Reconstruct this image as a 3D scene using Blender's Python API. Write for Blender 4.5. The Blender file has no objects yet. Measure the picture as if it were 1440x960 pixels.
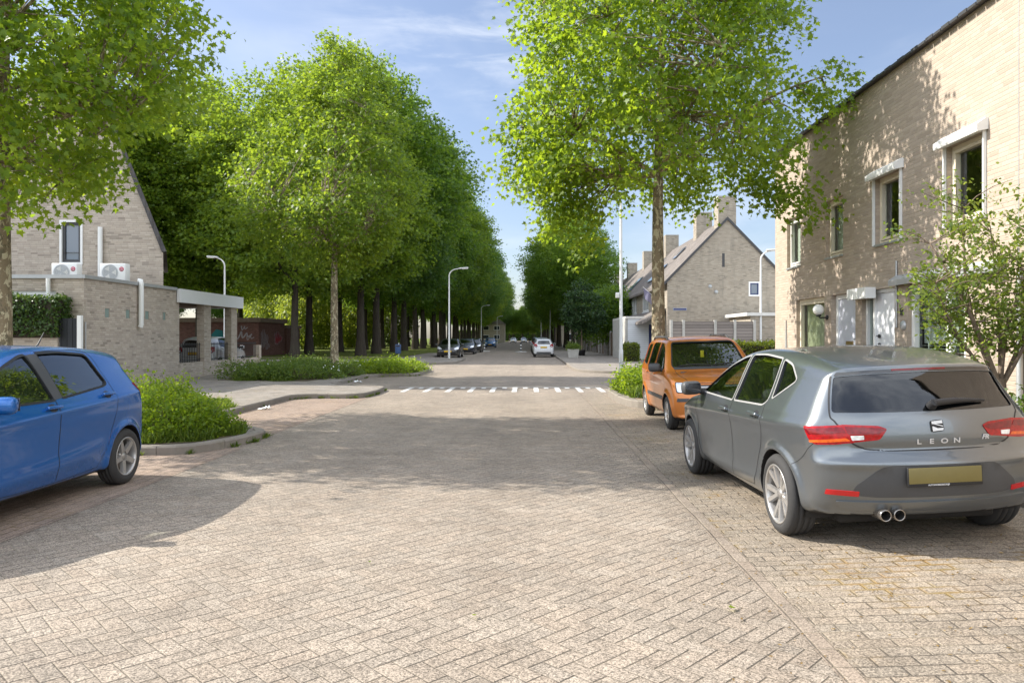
import bpy, bmesh, math, random
import numpy as np
from mathutils import Vector, Matrix
from mathutils.geometry import delaunay_2d_cdt

SC = bpy.context.scene
COL = SC.collection
rad = math.radians
PI = math.pi
ORIG = {}          # world origin of each unrotated thing / part


# ------------------------------------------------------------------ objects
def tag(o, label=None, cat=None, group=None, kind=None):
    if label:
        o["label"] = label
    if cat:
        o["category"] = cat
    if group:
        o["group"] = group
    if kind:
        o["kind"] = kind
    return o


def thing(name, label, cat, loc=(0, 0, 0), rotz=0.0, group=None):
    o = bpy.data.objects.new(name, None)
    o.empty_display_size = 0.2
    COL.objects.link(o)
    o.location = loc
    o.rotation_euler = (0, 0, rotz)
    ORIG[o.name] = Vector(loc)
    return tag(o, label, cat, group)


def children_of(o):
    return list(o.children)


def copy_tree(o, parent=None, remap=None):
    c = o.copy()
    COL.objects.link(c)
    c.parent = parent
    if remap and c.type == 'MESH':
        for i, s in enumerate(o.material_slots):
            if s.material and s.material.name in remap:
                c.material_slots[i].link = 'OBJECT'
                c.material_slots[i].material = remap[s.material.name]
    for ch in children_of(o):
        copy_tree(ch, c, remap)
    return c


class MB:
    """collects simple solids and links them as one mesh object"""

    def __init__(self):
        self.v = []
        self.f = []
        self.m = []
        self.s = []

    def add(self, verts, faces, mi=0, smooth=False):
        b = len(self.v)
        self.v.extend([tuple(p) for p in verts])
        for f in faces:
            self.f.append(tuple(i + b for i in f))
            self.m.append(mi)
            self.s.append(smooth)
        return self

    def box(self, x0, x1, y0, y1, z0, z1, mi=0, bev=0.0):
        if bev > 0:
            return self.bbox(x0, x1, y0, y1, z0, z1, bev, mi)
        v = [(x0, y0, z0), (x1, y0, z0), (x1, y1, z0), (x0, y1, z0),
             (x0, y0, z1), (x1, y0, z1), (x1, y1, z1), (x0, y1, z1)]
        f = [(0, 3, 2, 1), (4, 5, 6, 7), (0, 1, 5, 4), (1, 2, 6, 5), (2, 3, 7, 6), (3, 0, 4, 7)]
        return self.add(v, f, mi)

    def bbox(self, x0, x1, y0, y1, z0, z1, b, mi=0, seg=2, M=None, smooth=True):
        bm = bmesh.new()
        bmesh.ops.create_cube(bm, size=1.0)
        for v in bm.verts:
            v.co = Vector(((x0 + x1) / 2 + v.co.x * (x1 - x0), (y0 + y1) / 2 + v.co.y * (y1 - y0), (z0 + z1) / 2 + v.co.z * (z1 - z0)))
        bmesh.ops.bevel(bm, geom=bm.edges[:], offset=b, segments=seg, affect='EDGES', profile=0.5)
        bm.normal_update()
        bm.verts.index_update()
        vs = [v.co.copy() for v in bm.verts]
        if M is not None:
            vs = [M @ v for v in vs]
        self.add(vs, [[v.index for v in f.verts] for f in bm.faces], mi, smooth)
        bm.free()
        return self

    def prism(self, poly, z0, z1, mi=0, cap=True):
        n = len(poly)
        a = sum(poly[i][0] * poly[(i + 1) % n][1] - poly[(i + 1) % n][0] * poly[i][1] for i in range(n))
        if a < 0:
            poly = poly[::-1]
        v = [(p[0], p[1], z0) for p in poly] + [(p[0], p[1], z1) for p in poly]
        f = [(i, (i + 1) % n, (i + 1) % n + n, i + n) for i in range(n)]
        if cap:
            f += [tuple(range(n, 2 * n)), tuple(range(n - 1, -1, -1))]
        return self.add(v, f, mi)

    def extrude(self, pts, d, mi=0):
        """closed solid: 3-D polygon pts swept by vector d"""
        n = len(pts)
        pts = [Vector(p) for p in pts]
        nrm = Vector((0, 0, 0))
        for i in range(n):
            nrm += pts[i].cross(pts[(i + 1) % n])
        d = Vector(d)
        if nrm.dot(d) < 0:
            pts = pts[::-1]
        v = pts + [p + d for p in pts]
        f = [(i, (i + 1) % n, (i + 1) % n + n, i + n) for i in range(n)]
        f += [tuple(range(n, 2 * n)), tuple(range(n - 1, -1, -1))]
        return self.add(v, f, mi)

    def tube(self, path, r, n=8, mi=0, cap=True, smooth=True):
        path = [Vector(p) for p in path]
        if not hasattr(r, '__len__'):
            r = [r] * len(path)
        up = Vector((0, 0, 1))
        verts = []
        prev = None
        for i, p in enumerate(path):
            if i == 0:
                t = path[1] - p
            elif i == len(path) - 1:
                t = p - path[i - 1]
            else:
                t = path[i + 1] - path[i - 1]
            t.normalize()
            if prev is None:
                a = t.cross(up if abs(t.z) < 0.95 else Vector((1, 0, 0))).normalized()
            else:
                a = (prev - t * prev.dot(t)).normalized()
            prev = a
            b = t.cross(a)
            for k in range(n):
                th = 2 * PI * k / n
                verts.append(p + (a * math.cos(th) + b * math.sin(th)) * r[i])
        f = []
        for i in range(len(path) - 1):
            for k in range(n):
                k2 = (k + 1) % n
                f.append((i * n + k, i * n + k2, (i + 1) * n + k2, (i + 1) * n + k))
        self.add(verts, f, mi, smooth)
        if cap:
            self.add(verts[:n], [tuple(range(n - 1, -1, -1))], mi)
            self.add(verts[-n:], [tuple(range(n))], mi)
        return self

    def lathe(self, prof, n=24, mi=0, axis='z', c=(0, 0, 0), smooth=True, close=False):
        """profile of (radius, height) revolved about an axis"""
        v = []
        for (r, h) in prof:
            for k in range(n):
                t = 2 * PI * k / n
                a, b = r * math.cos(t), r * math.sin(t)
                if axis == 'z':
                    p = (a, b, h)
                elif axis == 'y':
                    p = (b, h, a)
                else:
                    p = (h, a, b)
                v.append((p[0] + c[0], p[1] + c[1], p[2] + c[2]))
        f = []
        m = len(prof)
        for i in range(m if close else m - 1):
            i2 = (i + 1) % m
            for k in range(n):
                k2 = (k + 1) % n
                f.append((i * n + k, i * n + k2, i2 * n + k2, i2 * n + k))
        self.add(v, f, mi, smooth)
        return self

    def sphere(self, c, r, mi=0, n=12, sz=1.0):
        prof = [(r * math.sin(PI * i / n) + 1e-4, -r * sz * math.cos(PI * i / n)) for i in range(n + 1)]
        return self.lathe(prof, n * 2, mi, 'z', c)

    def build(self, name, mats, parent=None, world=True, link=True):
        me = bpy.data.meshes.new(name)
        org = Vector((0, 0, 0))
        if parent is not None and world and parent.name in ORIG:
            org = ORIG[parent.name]
        vs = [(p[0] - org.x, p[1] - org.y, p[2] - org.z) for p in self.v] if org.length > 0 else self.v
        me.from_pydata(vs, [], self.f)
        if not isinstance(mats, (list, tuple)):
            mats = [mats]
        for m in mats:
            me.materials.append(m)
        me.polygons.foreach_set('material_index', self.m)
        me.polygons.foreach_set('use_smooth', self.s)
        boxuv(me, org)
        me.update()
        o = bpy.data.objects.new(name, me)
        COL.objects.link(o)
        if parent is not None:
            o.parent = parent
            ORIG[o.name] = org.copy()
        return o


def boxuv(me, org=Vector((0, 0, 0))):
    """metre-scaled box projection, so that courses of brick run level on every wall"""
    n = len(me.loops)
    if n == 0:
        return
    uv = me.uv_layers.new(name='UVMap')
    lv = np.empty(n, dtype=np.int32)
    me.loops.foreach_get('vertex_index', lv)
    co = np.empty(len(me.vertices) * 3, dtype=np.float32)
    me.vertices.foreach_get('co', co)
    co = co.reshape(-1, 3) + np.array(org, dtype=np.float32)
    pn = np.empty(len(me.polygons) * 3, dtype=np.float32)
    me.polygons.foreach_get('normal', pn)
    pn = pn.reshape(-1, 3)
    lt = np.empty(len(me.polygons), dtype=np.int32)
    me.polygons.foreach_get('loop_total', lt)
    nl = np.repeat(pn, lt, axis=0)
    p = co[lv]
    out = np.empty((n, 2), dtype=np.float32)
    ax = np.abs(nl)
    isz = (ax[:, 2] > 0.75)
    horiz = np.stack([-nl[:, 1], nl[:, 0]], axis=1)
    hl = np.linalg.norm(horiz, axis=1, keepdims=True)
    hl[hl < 1e-6] = 1
    horiz = horiz / hl
    out[:, 0] = np.where(isz, p[:, 0], (p[:, :2] * horiz).sum(1))
    out[:, 1] = np.where(isz, p[:, 1], p[:, 2])
    uv.data.foreach_set('uv', out.ravel())


def npmesh(name, verts, faces_n, idx, mats, parent=None, world=True, attrs=None, matidx=None, smooth=False):
    """fast mesh from numpy: verts (N,3), idx flat loop indices, faces_n loops per face (array or int)"""
    me = bpy.data.meshes.new(name)
    org = Vector((0, 0, 0))
    if parent is not None and world and parent.name in ORIG:
        org = ORIG[parent.name]
    v = np.asarray(verts, dtype=np.float32) - np.array(org, dtype=np.float32)
    idx = np.asarray(idx, dtype=np.int32).ravel()
    if isinstance(faces_n, int):
        faces_n = np.full(len(idx) // faces_n, faces_n, dtype=np.int32)
    me.vertices.add(len(v))
    me.vertices.foreach_set('co', v.ravel())
    me.loops.add(len(idx))
    me.loops.foreach_set('vertex_index', idx)
    me.polygons.add(len(faces_n))
    st = np.concatenate([[0], np.cumsum(faces_n)[:-1]]).astype(np.int32)
    me.polygons.foreach_set('loop_start', st)
    if not isinstance(mats, (list, tuple)):
        mats = [mats]
    for m in mats:
        me.materials.append(m)
    if matidx is not None:
        me.polygons.foreach_set('material_index', np.asarray(matidx, dtype=np.int32))
    if smooth:
        me.polygons.foreach_set('use_smooth', np.ones(len(faces_n), dtype=bool))
    me.update(calc_edges=True)
    if attrs:
        for k, a in attrs.items():
            at = me.attributes.new(k, 'FLOAT', 'POINT')
            at.data.foreach_set('value', np.asarray(a, dtype=np.float32))
    o = bpy.data.objects.new(name, me)
    COL.objects.link(o)
    if parent is not None:
        o.parent = parent
        ORIG[o.name] = org.copy()
    return o


# ------------------------------------------------------------------ node helper
class NT:
    def __init__(self, tree):
        self.t = tree
        self.n = tree.nodes
        self.l = tree.links

    def node(self, typ, **kw):
        nd = self.n.new(typ)
        for k, v in kw.items():
            setattr(nd, k, v)
        return nd

    def put(self, sock, val):
        if val is None:
            return
        if isinstance(val, bpy.types.NodeSocket):
            self.l.new(val, sock)
        elif hasattr(val, '__len__') and len(val) == 3 and sock.type == 'RGBA':
            sock.default_value = (val[0], val[1], val[2], 1)
        else:
            sock.default_value = val

    def m(self, op, a, b=None, c=None, clamp=False):
        nd = self.node('ShaderNodeMath', operation=op, use_clamp=clamp)
        self.put(nd.inputs[0], a)
        if b is not None:
            self.put(nd.inputs[1], b)
        if c is not None:
            self.put(nd.inputs[2], c)
        return nd.outputs[0]

    def mix(self, fac, a, b, blend='MIX', clamp=False):
        nd = self.node('ShaderNodeMix', data_type='RGBA', blend_type=blend)
        nd.clamp_factor = True
        self.put(nd.inputs[0], fac)
        self.put(nd.inputs[6], a)
        self.put(nd.inputs[7], b)
        return nd.outputs[2]

    def ramp(self, fac, stops, interp='LINEAR'):
        nd = self.node('ShaderNodeValToRGB')
        cr = nd.color_ramp
        cr.interpolation = interp
        while len(cr.elements) < len(stops):
            cr.elements.new(0.5)
        for e, (p, c) in zip(cr.elements, stops):
            e.position = p
            e.color = (c, c, c, 1) if not hasattr(c, '__len__') else (c[0], c[1], c[2], 1)
        self.put(nd.inputs[0], fac)
        return nd.outputs[0]

    def sstep(self, x, a, b):
        nd = self.node('ShaderNodeMapRange', interpolation_type='SMOOTHSTEP')
        self.put(nd.inputs[0], x)
        nd.inputs[1].default_value = a
        nd.inputs[2].default_value = b
        return nd.outputs[0]

    def sep(self, v):
        nd = self.node('ShaderNodeSeparateXYZ')
        self.put(nd.inputs[0], v)
        return nd.outputs[0], nd.outputs[1], nd.outputs[2]

    def comb(self, x, y, z=0.0):
        nd = self.node('ShaderNodeCombineXYZ')
        self.put(nd.inputs[0], x)
        self.put(nd.inputs[1], y)
        self.put(nd.inputs[2], z)
        return nd.outputs[0]

    def pos(self):
        return self.node('ShaderNodeNewGeometry').outputs['Position']

    def obj(self):
        return self.node('ShaderNodeTexCoord').outputs['Object']

    def uv(self):
        return self.node('ShaderNodeUVMap').outputs[0]

    def noise(self, vec, scale, detail=3, rough=0.55, out=0, dist=0.0):
        nd = self.node('ShaderNodeTexNoise')
        self.put(nd.inputs['Vector'], vec)
        nd.inputs['Scale'].default_value = scale
        nd.inputs['Detail'].default_value = detail
        nd.inputs['Roughness'].default_value = rough
        nd.inputs['Distortion'].default_value = dist
        return nd.outputs[out]

    def vor(self, vec, scale, feature='F1', out='Distance', rnd=1.0):
        nd = self.node('ShaderNodeTexVoronoi', feature=feature)
        self.put(nd.inputs['Vector'], vec)
        nd.inputs['Scale'].default_value = scale
        nd.inputs['Randomness'].default_value = rnd
        return nd.outputs[out]

    def white(self, vec, out='Value'):
        nd = self.node('ShaderNodeTexWhiteNoise', noise_dimensions='3D')
        self.put(nd.inputs['Vector'], vec)
        return nd.outputs[out]

    def map(self, vec, loc=(0, 0, 0), rot=(0, 0, 0), scale=(1, 1, 1)):
        nd = self.node('ShaderNodeMapping')
        self.put(nd.inputs[0], vec)
        nd.inputs[1].default_value = loc
        nd.inputs[2].default_value = rot
        nd.inputs[3].default_value = scale
        return nd.outputs[0]

    def bump(self, h, strength=0.5, dist=0.01, normal=None):
        nd = self.node('ShaderNodeBump')
        nd.inputs['Strength'].default_value = strength
        nd.inputs['Distance'].default_value = dist
        self.put(nd.inputs['Height'], h)
        if normal is not None:
            self.put(nd.inputs['Normal'], normal)
        return nd.outputs[0]


def material(name, fn):
    m = bpy.data.materials.new(name)
    m.use_nodes = True
    m.node_tree.nodes.clear()
    t = NT(m.node_tree)
    out = t.node('ShaderNodeOutputMaterial')
    sh = fn(t)
    t.l.new(sh, out.inputs[0])
    return m


def principled(t, color, rough=0.6, metal=0.0, spec=0.5, normal=None, coat=0.0, coatr=0.03, trans=0.0, emit=None, emits=0.0):
    nd = t.node('ShaderNodeBsdfPrincipled')
    t.put(nd.inputs['Base Color'], color)
    t.put(nd.inputs['Roughness'], rough)
    t.put(nd.inputs['Metallic'], metal)
    t.put(nd.inputs['Specular IOR Level'], spec)
    t.put(nd.inputs['Coat Weight'], coat)
    nd.inputs['Coat Roughness'].default_value = coatr
    if trans:
        nd.inputs['Transmission Weight'].default_value = trans
    if normal is not None:
        t.put(nd.inputs['Normal'], normal)
    return nd.outputs[0]
# ------------------------------------------------------------------ materials
def simple(name, col, rough=0.6, metal=0.0, spec=0.5, var=0.12, scale=6.0, coat=0.0, bump=0.0):
    """a plain surface with slight procedural wear and tone variation"""
    def fn(t):
        p = t.obj()
        n1 = t.noise(p, scale, 4, 0.6)
        n2 = t.noise(p, scale * 9, 3, 0.6)
        k = t.m('ADD', t.m('MULTIPLY', t.m('SUBTRACT', n1, 0.5), var * 2), t.m('MULTIPLY', t.m('SUBTRACT', n2, 0.5), var))
        k = t.m('ADD', k, 1.0)
        c = t.mix(1.0, col, t.comb(k, k, k), 'MULTIPLY')
        r = t.m('ADD', rough, t.m('MULTIPLY', t.m('SUBTRACT', n1, 0.5), 0.15), clamp=True)
        nm = t.bump(n2, 0.3, bump) if bump > 0 else None
        return principled(t, c, r, metal, spec, nm, coat)
    return material(name, fn)


def paint(name, col, metal=0.55, rough=0.38, flake=0.10, dust=0.12):
    def fn(t):
        p = t.obj()
        fl = t.white(t.map(p, scale=(900, 900, 900)))
        k = t.m('ADD', 1 - flake / 2, t.m('MULTIPLY', fl, flake))
        c = t.mix(1.0, col, t.comb(k, k, k), 'MULTIPLY')
        x, y, z = t.sep(p)
        low = t.m('SUBTRACT', 1.0, t.sstep(z, 0.15, 0.65))
        dn = t.noise(p, 7, 5, 0.65)
        dm = t.m('MULTIPLY', t.m('ADD', t.m('MULTIPLY', low, 0.6), 0.18), t.m('MULTIPLY', dn, dust * 3), clamp=True)
        c = t.mix(dm, c, (0.33, 0.30, 0.26))
        r = t.m('ADD', rough, t.m('MULTIPLY', dm, 0.5))
        cr = t.m('MULTIPLY', t.m('SUBTRACT', 1.0, t.m('MULTIPLY', dm, 1.2), clamp=True), 0.8)
        return principled(t, c, r, t.m('MULTIPLY', metal, t.m('SUBTRACT', 1.0, dm)), 0.5, None, cr, 0.035)
    return material(name, fn)


def glass_mat(name, tint=(0.45, 0.5, 0.48), base=0.05, extra=1.0):
    def fn(t):
        tr = t.node('ShaderNodeBsdfTransparent')
        tr.inputs[0].default_value = (*tint, 1)
        gl = t.node('ShaderNodeBsdfGlossy')
        gl.inputs['Roughness'].default_value = 0.015
        gl.inputs[0].default_value = (0.95, 0.97, 1, 1)
        fr = t.node('ShaderNodeFresnel')
        fr.inputs[0].default_value = 1.5
        bf = t.node('ShaderNodeNewGeometry').outputs['Backfacing']
        f = t.m('MULTIPLY', t.m('ADD', t.m('MULTIPLY', fr.outputs[0], extra), base, clamp=True), t.m('SUBTRACT', 1.0, bf))
        mx = t.node('ShaderNodeMixShader')
        t.put(mx.inputs[0], f)
        t.l.new(tr.outputs[0], mx.inputs[1])
        t.l.new(gl.outputs[0], mx.inputs[2])
        return mx.outputs[0]
    return material(name, fn)


def dark_pane(name, col=(0.03, 0.035, 0.04), rough=0.03):
    def fn(t):
        return principled(t, col, rough, 0.0, 0.9)
    return material(name, fn)


def herringbone_nodes(t, p, w, ang, n=2):
    """returns (edge distance in brick widths, id vector, orientation) of an n:1 herringbone"""
    v = t.map(p, rot=(0, 0, ang), scale=(1 / w, 1 / w, 1))
    # slightly wavering rows
    x, y, _ = t.sep(v)
    wob = t.noise(p, 0.55, 2, 0.5, out=1)
    wx, wy, _z = t.sep(wob)
    x = t.m('ADD', x, t.m('MULTIPLY', t.m('SUBTRACT', wx, 0.5), 1.1))
    y = t.m('ADD', y, t.m('MULTIPLY', t.m('SUBTRACT', wy, 0.5), 1.1))
    i = t.m('FLOOR', x)
    j = t.m('FLOOR', y)
    fx = t.m('SUBTRACT', x, i)
    fy = t.m('SUBTRACT', y, j)
    k = t.m('FLOORED_MODULO', t.m('SUBTRACT', i, j), 2 * n)
    isv = t.m('GREATER_THAN', k, n - 0.5)
    kv = t.m('SUBTRACT', 2 * n - 1, k)
    # along / across
    uh = t.m('ADD', k, fx)
    uv_ = t.m('ADD', kv, fy)
    def sel(a, b):
        return t.m('ADD', t.m('MULTIPLY', b, isv), t.m('MULTIPLY', a, t.m('SUBTRACT', 1.0, isv)))
    u = sel(uh, uv_)
    c = sel(fy, fx)
    eu = t.m('MINIMUM', u, t.m('SUBTRACT', float(n), u))
    ec = t.m('MINIMUM', c, t.m('SUBTRACT', 1.0, c))
    e = t.m('MINIMUM', eu, ec)
    t.open_edge = t.m('MULTIPLY', sel(eu, ec), w)
    t.other_edge = t.m('MULTIPLY', sel(ec, eu), w)
    idx = sel(t.m('SUBTRACT', i, k), i)
    idy = sel(j, t.m('SUBTRACT', j, kv))
    return e, t.comb(idx, idy, isv), isv


def bond_nodes(t, p, bw, bh, rot=0.0, shift=0.5):
    """stretcher bond: edge distance (metres) and id"""
    v = t.map(p, rot=(0, 0, rot))
    x, y, _ = t.sep(v)
    wob = t.noise(p, 0.6, 2, 0.5, out=1)
    wx, wy, _z = t.sep(wob)
    x = t.m('ADD', x, t.m('MULTIPLY', t.m('SUBTRACT', wx, 0.5), 0.05))
    y = t.m('ADD', y, t.m('MULTIPLY', t.m('SUBTRACT', wy, 0.5), 0.05))
    yr = t.m('DIVIDE', y, bh)
    j = t.m('FLOOR', yr)
    fy = t.m('SUBTRACT', yr, j)
    odd = t.m('FLOORED_MODULO', j, 2.0)
    xr = t.m('ADD', t.m('DIVIDE', x, bw), t.m('MULTIPLY', odd, shift))
    i = t.m('FLOOR', xr)
    fx = t.m('SUBTRACT', xr, i)
    ex = t.m('MULTIPLY', t.m('MINIMUM', fx, t.m('SUBTRACT', 1.0, fx)), bw)
    ey = t.m('MULTIPLY', t.m('MINIMUM', fy, t.m('SUBTRACT', 1.0, fy)), bh)
    return t.m('MINIMUM', ex, ey), t.comb(i, j, 0.0)


def paver_shader(t, p, e, idv, je, base, grain=0.5, joint=(0.055, 0.047, 0.038), moss=0.0, stain=0.25, bumpd=0.006):
    """e: distance to the joint in metres"""
    ew = t.m('ADD', e, t.m('MULTIPLY', t.m('SUBTRACT', t.noise(p, 60, 2), 0.5), je * 1.3))
    if hasattr(t, 'open_edge'):
        oe = t.m('ADD', t.open_edge, t.m('MULTIPLY', t.m('SUBTRACT', t.noise(p, 60, 2), 0.5), je * 1.3))
        jo = t.m('SUBTRACT', 1.0, t.sstep(oe, je * 0.7, je * 2.0))
    jm = t.m('SUBTRACT', 1.0, t.sstep(ew, je * 0.35, je * 1.35))
    rnd = t.white(idv)
    rnd2 = t.white(t.map(idv, loc=(17, 3, 5)))
    b = t.m('ADD', 0.91, t.m('MULTIPLY', rnd, 0.17))
    c = t.mix(1.0, base, t.comb(b, b, b), 'MULTIPLY')
    c = t.mix(t.m('MULTIPLY', rnd2, 0.22), c, (base[0] * 1.05, base[1] * 0.9, base[2] * 0.78))
    # exposed aggregate
    g = t.noise(p, 210, 2, 0.7)
    gv = t.vor(p, 130, out='Color')
    gs = t.sep(gv)[0]
    sp = t.m('ADD', t.m('MULTIPLY', t.m('SUBTRACT', g, 0.5), 1.5 * grain), t.m('MULTIPLY', t.m('SUBTRACT', gs, 0.5), 1.5 * grain))
    k = t.m('MAXIMUM', t.m('ADD', 1.0, sp), 0.15)
    c = t.mix(1.0, c, t.comb(k, k, k), 'MULTIPLY')
    # traffic film and dust, broad patches
    s1 = t.noise(p, 0.45, 4, 0.6)
    s2 = t.noise(p, 2.3, 4, 0.62)
    sk = t.m('ADD', 1.0 - stain * 0.1, t.m('MULTIPLY', t.m('SUBTRACT', t.m('ADD', s1, s2), 1.0), stain * 2.0))
    c = t.mix(1.0, c, t.comb(sk, sk, sk), 'MULTIPLY')
    px_, py_, _z = t.sep(p)
    tr = t.m('ABSOLUTE', t.m('SINE', t.m('MULTIPLY', t.m('ADD', px_, 0.35), 1.75)))
    tk = t.m('ADD', 0.95, t.m('MULTIPLY', t.m('MULTIPLY', tr, t.noise(t.map(p, scale=(1, 0.15, 1)), 0.9, 3)), 0.16))
    c = t.mix(1.0, c, t.comb(tk, tk, tk), 'MULTIPLY')
    oil = t.sstep(t.noise(t.map(p, loc=(3, 1, 0)), 1.1, 5, 0.7), 0.66, 0.78)
    c = t.mix(t.m('MULTIPLY', oil, 0.35), c, (0.07, 0.062, 0.055))
    # joints: some sandy and pale, some open and dark
    jn = t.sstep(t.noise(p, 1.6, 3, 0.6), 0.40, 0.62)
    if hasattr(t, 'open_edge'):
        # joints across the traffic have opened, the others stay packed with sand
        op = t.m('LESS_THAN', t.open_edge, t.other_edge)
        jn = t.m('SUBTRACT', 1.0, t.m('MULTIPLY', op, t.m('SUBTRACT', 1.0, t.m('MULTIPLY', jn, 0.35))))
        jm = t.m('MAXIMUM', t.m('MULTIPLY', jm, 0.55), jo)
    jc = t.mix(jn, joint, (0.24, 0.20, 0.145))
    c = t.mix(t.m('MULTIPLY', jm, 0.85), c, jc)
    if moss > 0:
        mm = t.sstep(t.noise(t.map(p, loc=(5, 9, 0)), 0.9, 5, 0.65), 0.52, 0.70)
        near = t.m('SUBTRACT', 1.0, t.sstep(e, je * 1.0, je * 5.0))
        wide = t.sstep(t.noise(p, 14, 4, 0.6), 0.5, 0.68)
        mk = t.m('MULTIPLY', t.m('MULTIPLY', mm, t.m('MAXIMUM', near, t.m('MULTIPLY', wide, 0.55))), moss, clamp=True)
        mc = t.mix(t.noise(p, 5, 2), (0.17, 0.15, 0.03), (0.30, 0.15, 0.05))
        c = t.mix(mk, c, mc)
    h = t.m('ADD', t.m('MULTIPLY', t.sstep(ew, 0.0, je * 2.2), 1.0), t.m('MULTIPLY', g, 0.30))
    h = t.m('ADD', h, t.m('MULTIPLY', rnd2, 0.25))
    nm = t.bump(h, 0.8, bumpd)
    return principled(t, c, 0.85, 0, 0.25, nm)


def mk_road(name, base, w=0.105, ang=rad(45), **kw):
    def fn(t):
        p = t.pos()
        e, idv, isv = herringbone_nodes(t, p, w, ang)
        return paver_shader(t, p, t.m('MULTIPLY', e, w), idv, 0.0036, base, **kw)
    return material(name, fn)


def mk_bond(name, base, bw, bh, rot=0.0, je=0.005, shift=0.5, **kw):
    def fn(t):
        p = t.pos()
        e, idv = bond_nodes(t, p, bw, bh, rot, shift)
        return paver_shader(t, p, e, idv, je, base, **kw)
    return material(name, fn)


def mk_brick(name, c1, c2, mortar, stain=(0.2, 0.19, 0.17), stain_amt=0.25, rough=0.9, course=0.0625, blen=0.22, dark=0.5):
    """wall brick in stretcher bond on the metre-scaled UVs"""
    def fn(t):
        uv = t.uv()
        p = t.pos()
        e, idv = bond_nodes_wall(t, uv, blen, course)
        je = 0.0052
        ew = t.m('ADD', e, t.m('MULTIPLY', t.m('SUBTRACT', t.noise(uv, 70, 2), 0.5), 0.006))
        jm = t.m('SUBTRACT', 1.0, t.sstep(ew, je * 0.6, je * 1.5))
        r1 = t.white(idv)
        r2 = t.white(t.map(idv, loc=(31, 7, 2)))
        c = t.mix(r1, c1, c2)
        k = t.m('ADD', 0.88, t.m('MULTIPLY', r2, 0.22))
        dk = t.m('GREATER_THAN', r2, 0.94)
        k = t.m('SUBTRACT', k, t.m('MULTIPLY', dk, dark * 0.8))
        gr = t.noise(uv, 55, 3, 0.7)
        k = t.m('ADD', k, t.m('MULTIPLY', t.m('SUBTRACT', gr, 0.5), 0.35))
        c = t.mix(1.0, c, t.comb(k, k, k), 'MULTIPLY')
        c = t.mix(t.m('MULTIPLY', jm, 0.8), c, mortar)
        # weathering streaks and dirty patches
        x, y, _ = t.sep(uv)
        st = t.noise(t.comb(t.m('MULTIPLY', x, 2.4), t.m('MULTIPLY', y, 0.5), 0.0), 1.0, 5, 0.65)
        st2 = t.noise(uv, 0.5, 4, 0.6)
        sm = t.m('MULTIPLY', t.m('ADD', t.sstep(st, 0.48, 0.75), t.sstep(st2, 0.5, 0.8)), stain_amt, clamp=True)
        c = t.mix(sm, c, stain)
        h = t.m('ADD', t.sstep(ew, 0, je * 2), t.m('MULTIPLY', gr, 0.35))
        h = t.m('ADD', h, t.m('MULTIPLY', r2, 0.2))
        return principled(t, c, rough, 0, 0.2, t.bump(h, 0.7, 0.006))
    return material(name, fn)


def bond_nodes_wall(t, uv, bw, bh):
    x, y, _ = t.sep(uv)
    yr = t.m('DIVIDE', y, bh)
    j = t.m('FLOOR', yr)
    fy = t.m('SUBTRACT', yr, j)
    off = t.m('MULTIPLY', t.white(t.comb(0.0, j, 3.0)), 0.9)
    xr = t.m('ADD', t.m('DIVIDE', x, bw), off)
    i = t.m('FLOOR', xr)
    fx = t.m('SUBTRACT', xr, i)
    ex = t.m('MULTIPLY', t.m('MINIMUM', fx, t.m('SUBTRACT', 1.0, fx)), bw)
    ey = t.m('MULTIPLY', t.m('MINIMUM', fy, t.m('SUBTRACT', 1.0, fy)), bh)
    return t.m('MINIMUM', ex, ey), t.comb(i, j, 0.0)


def leaf_mat(name, c1, c2, trans=(0.20, 0.28, 0.02), tw=0.45, gloss=0.35):
    """leaf faces carry a random 'v' per leaf; light passes through them"""
    def fn(t):
        a = t.node('ShaderNodeAttribute', attribute_name='v').outputs['Fac']
        c = t.mix(a, c1, c2)
        d = t.node('ShaderNodeBsdfPrincipled')
        t.put(d.inputs['Base Color'], c)
        d.inputs['Roughness'].default_value = 0.48
        d.inputs['Specular IOR Level'].default_value = gloss
        tl = t.node('ShaderNodeBsdfTranslucent')
        tc = t.mix(a, (trans[0] * 0.7, trans[1] * 0.8, trans[2]), (trans[0] * 1.15, trans[1] * 1.1, trans[2]))
        t.put(tl.inputs[0], tc)
        mx = t.node('ShaderNodeMixShader')
        mx.inputs[0].default_value = tw
        t.l.new(d.outputs[0], mx.inputs[1])
        t.l.new(tl.outputs[0], mx.inputs[2])
        return mx.outputs[0]
    return material(name, fn)


def mk_bark(name, base, blotch, blotch2, amt=0.5, scale=7.0):
    def fn(t):
        p = t.map(t.obj(), scale=(1, 1, 0.55))
        n1 = t.noise(p, scale, 4, 0.6, dist=0.6)
        n2 = t.noise(t.map(p, loc=(4, 2, 7)), scale * 1.7, 4, 0.65, dist=0.5)
        f = t.noise(p, scale * 8, 3, 0.6)
        c = t.mix(t.sstep(n1, 0.50, 0.56), base, blotch2)
        c = t.mix(t.m('MULTIPLY', t.sstep(n2, 0.56 - amt * 0.06, 0.60 - amt * 0.06), amt * 1.6, clamp=True), c, blotch)
        k = t.m('ADD', 0.75, t.m('MULTIPLY', f, 0.5))
        c = t.mix(1.0, c, t.comb(k, k, k), 'MULTIPLY')
        h = t.m('ADD', t.m('MULTIPLY', n1, 0.6), t.m('MULTIPLY', f, 0.5))
        return principled(t, c, 0.9, 0, 0.15, t.bump(h, 0.8, 0.02))
    return material(name, fn)


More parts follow.
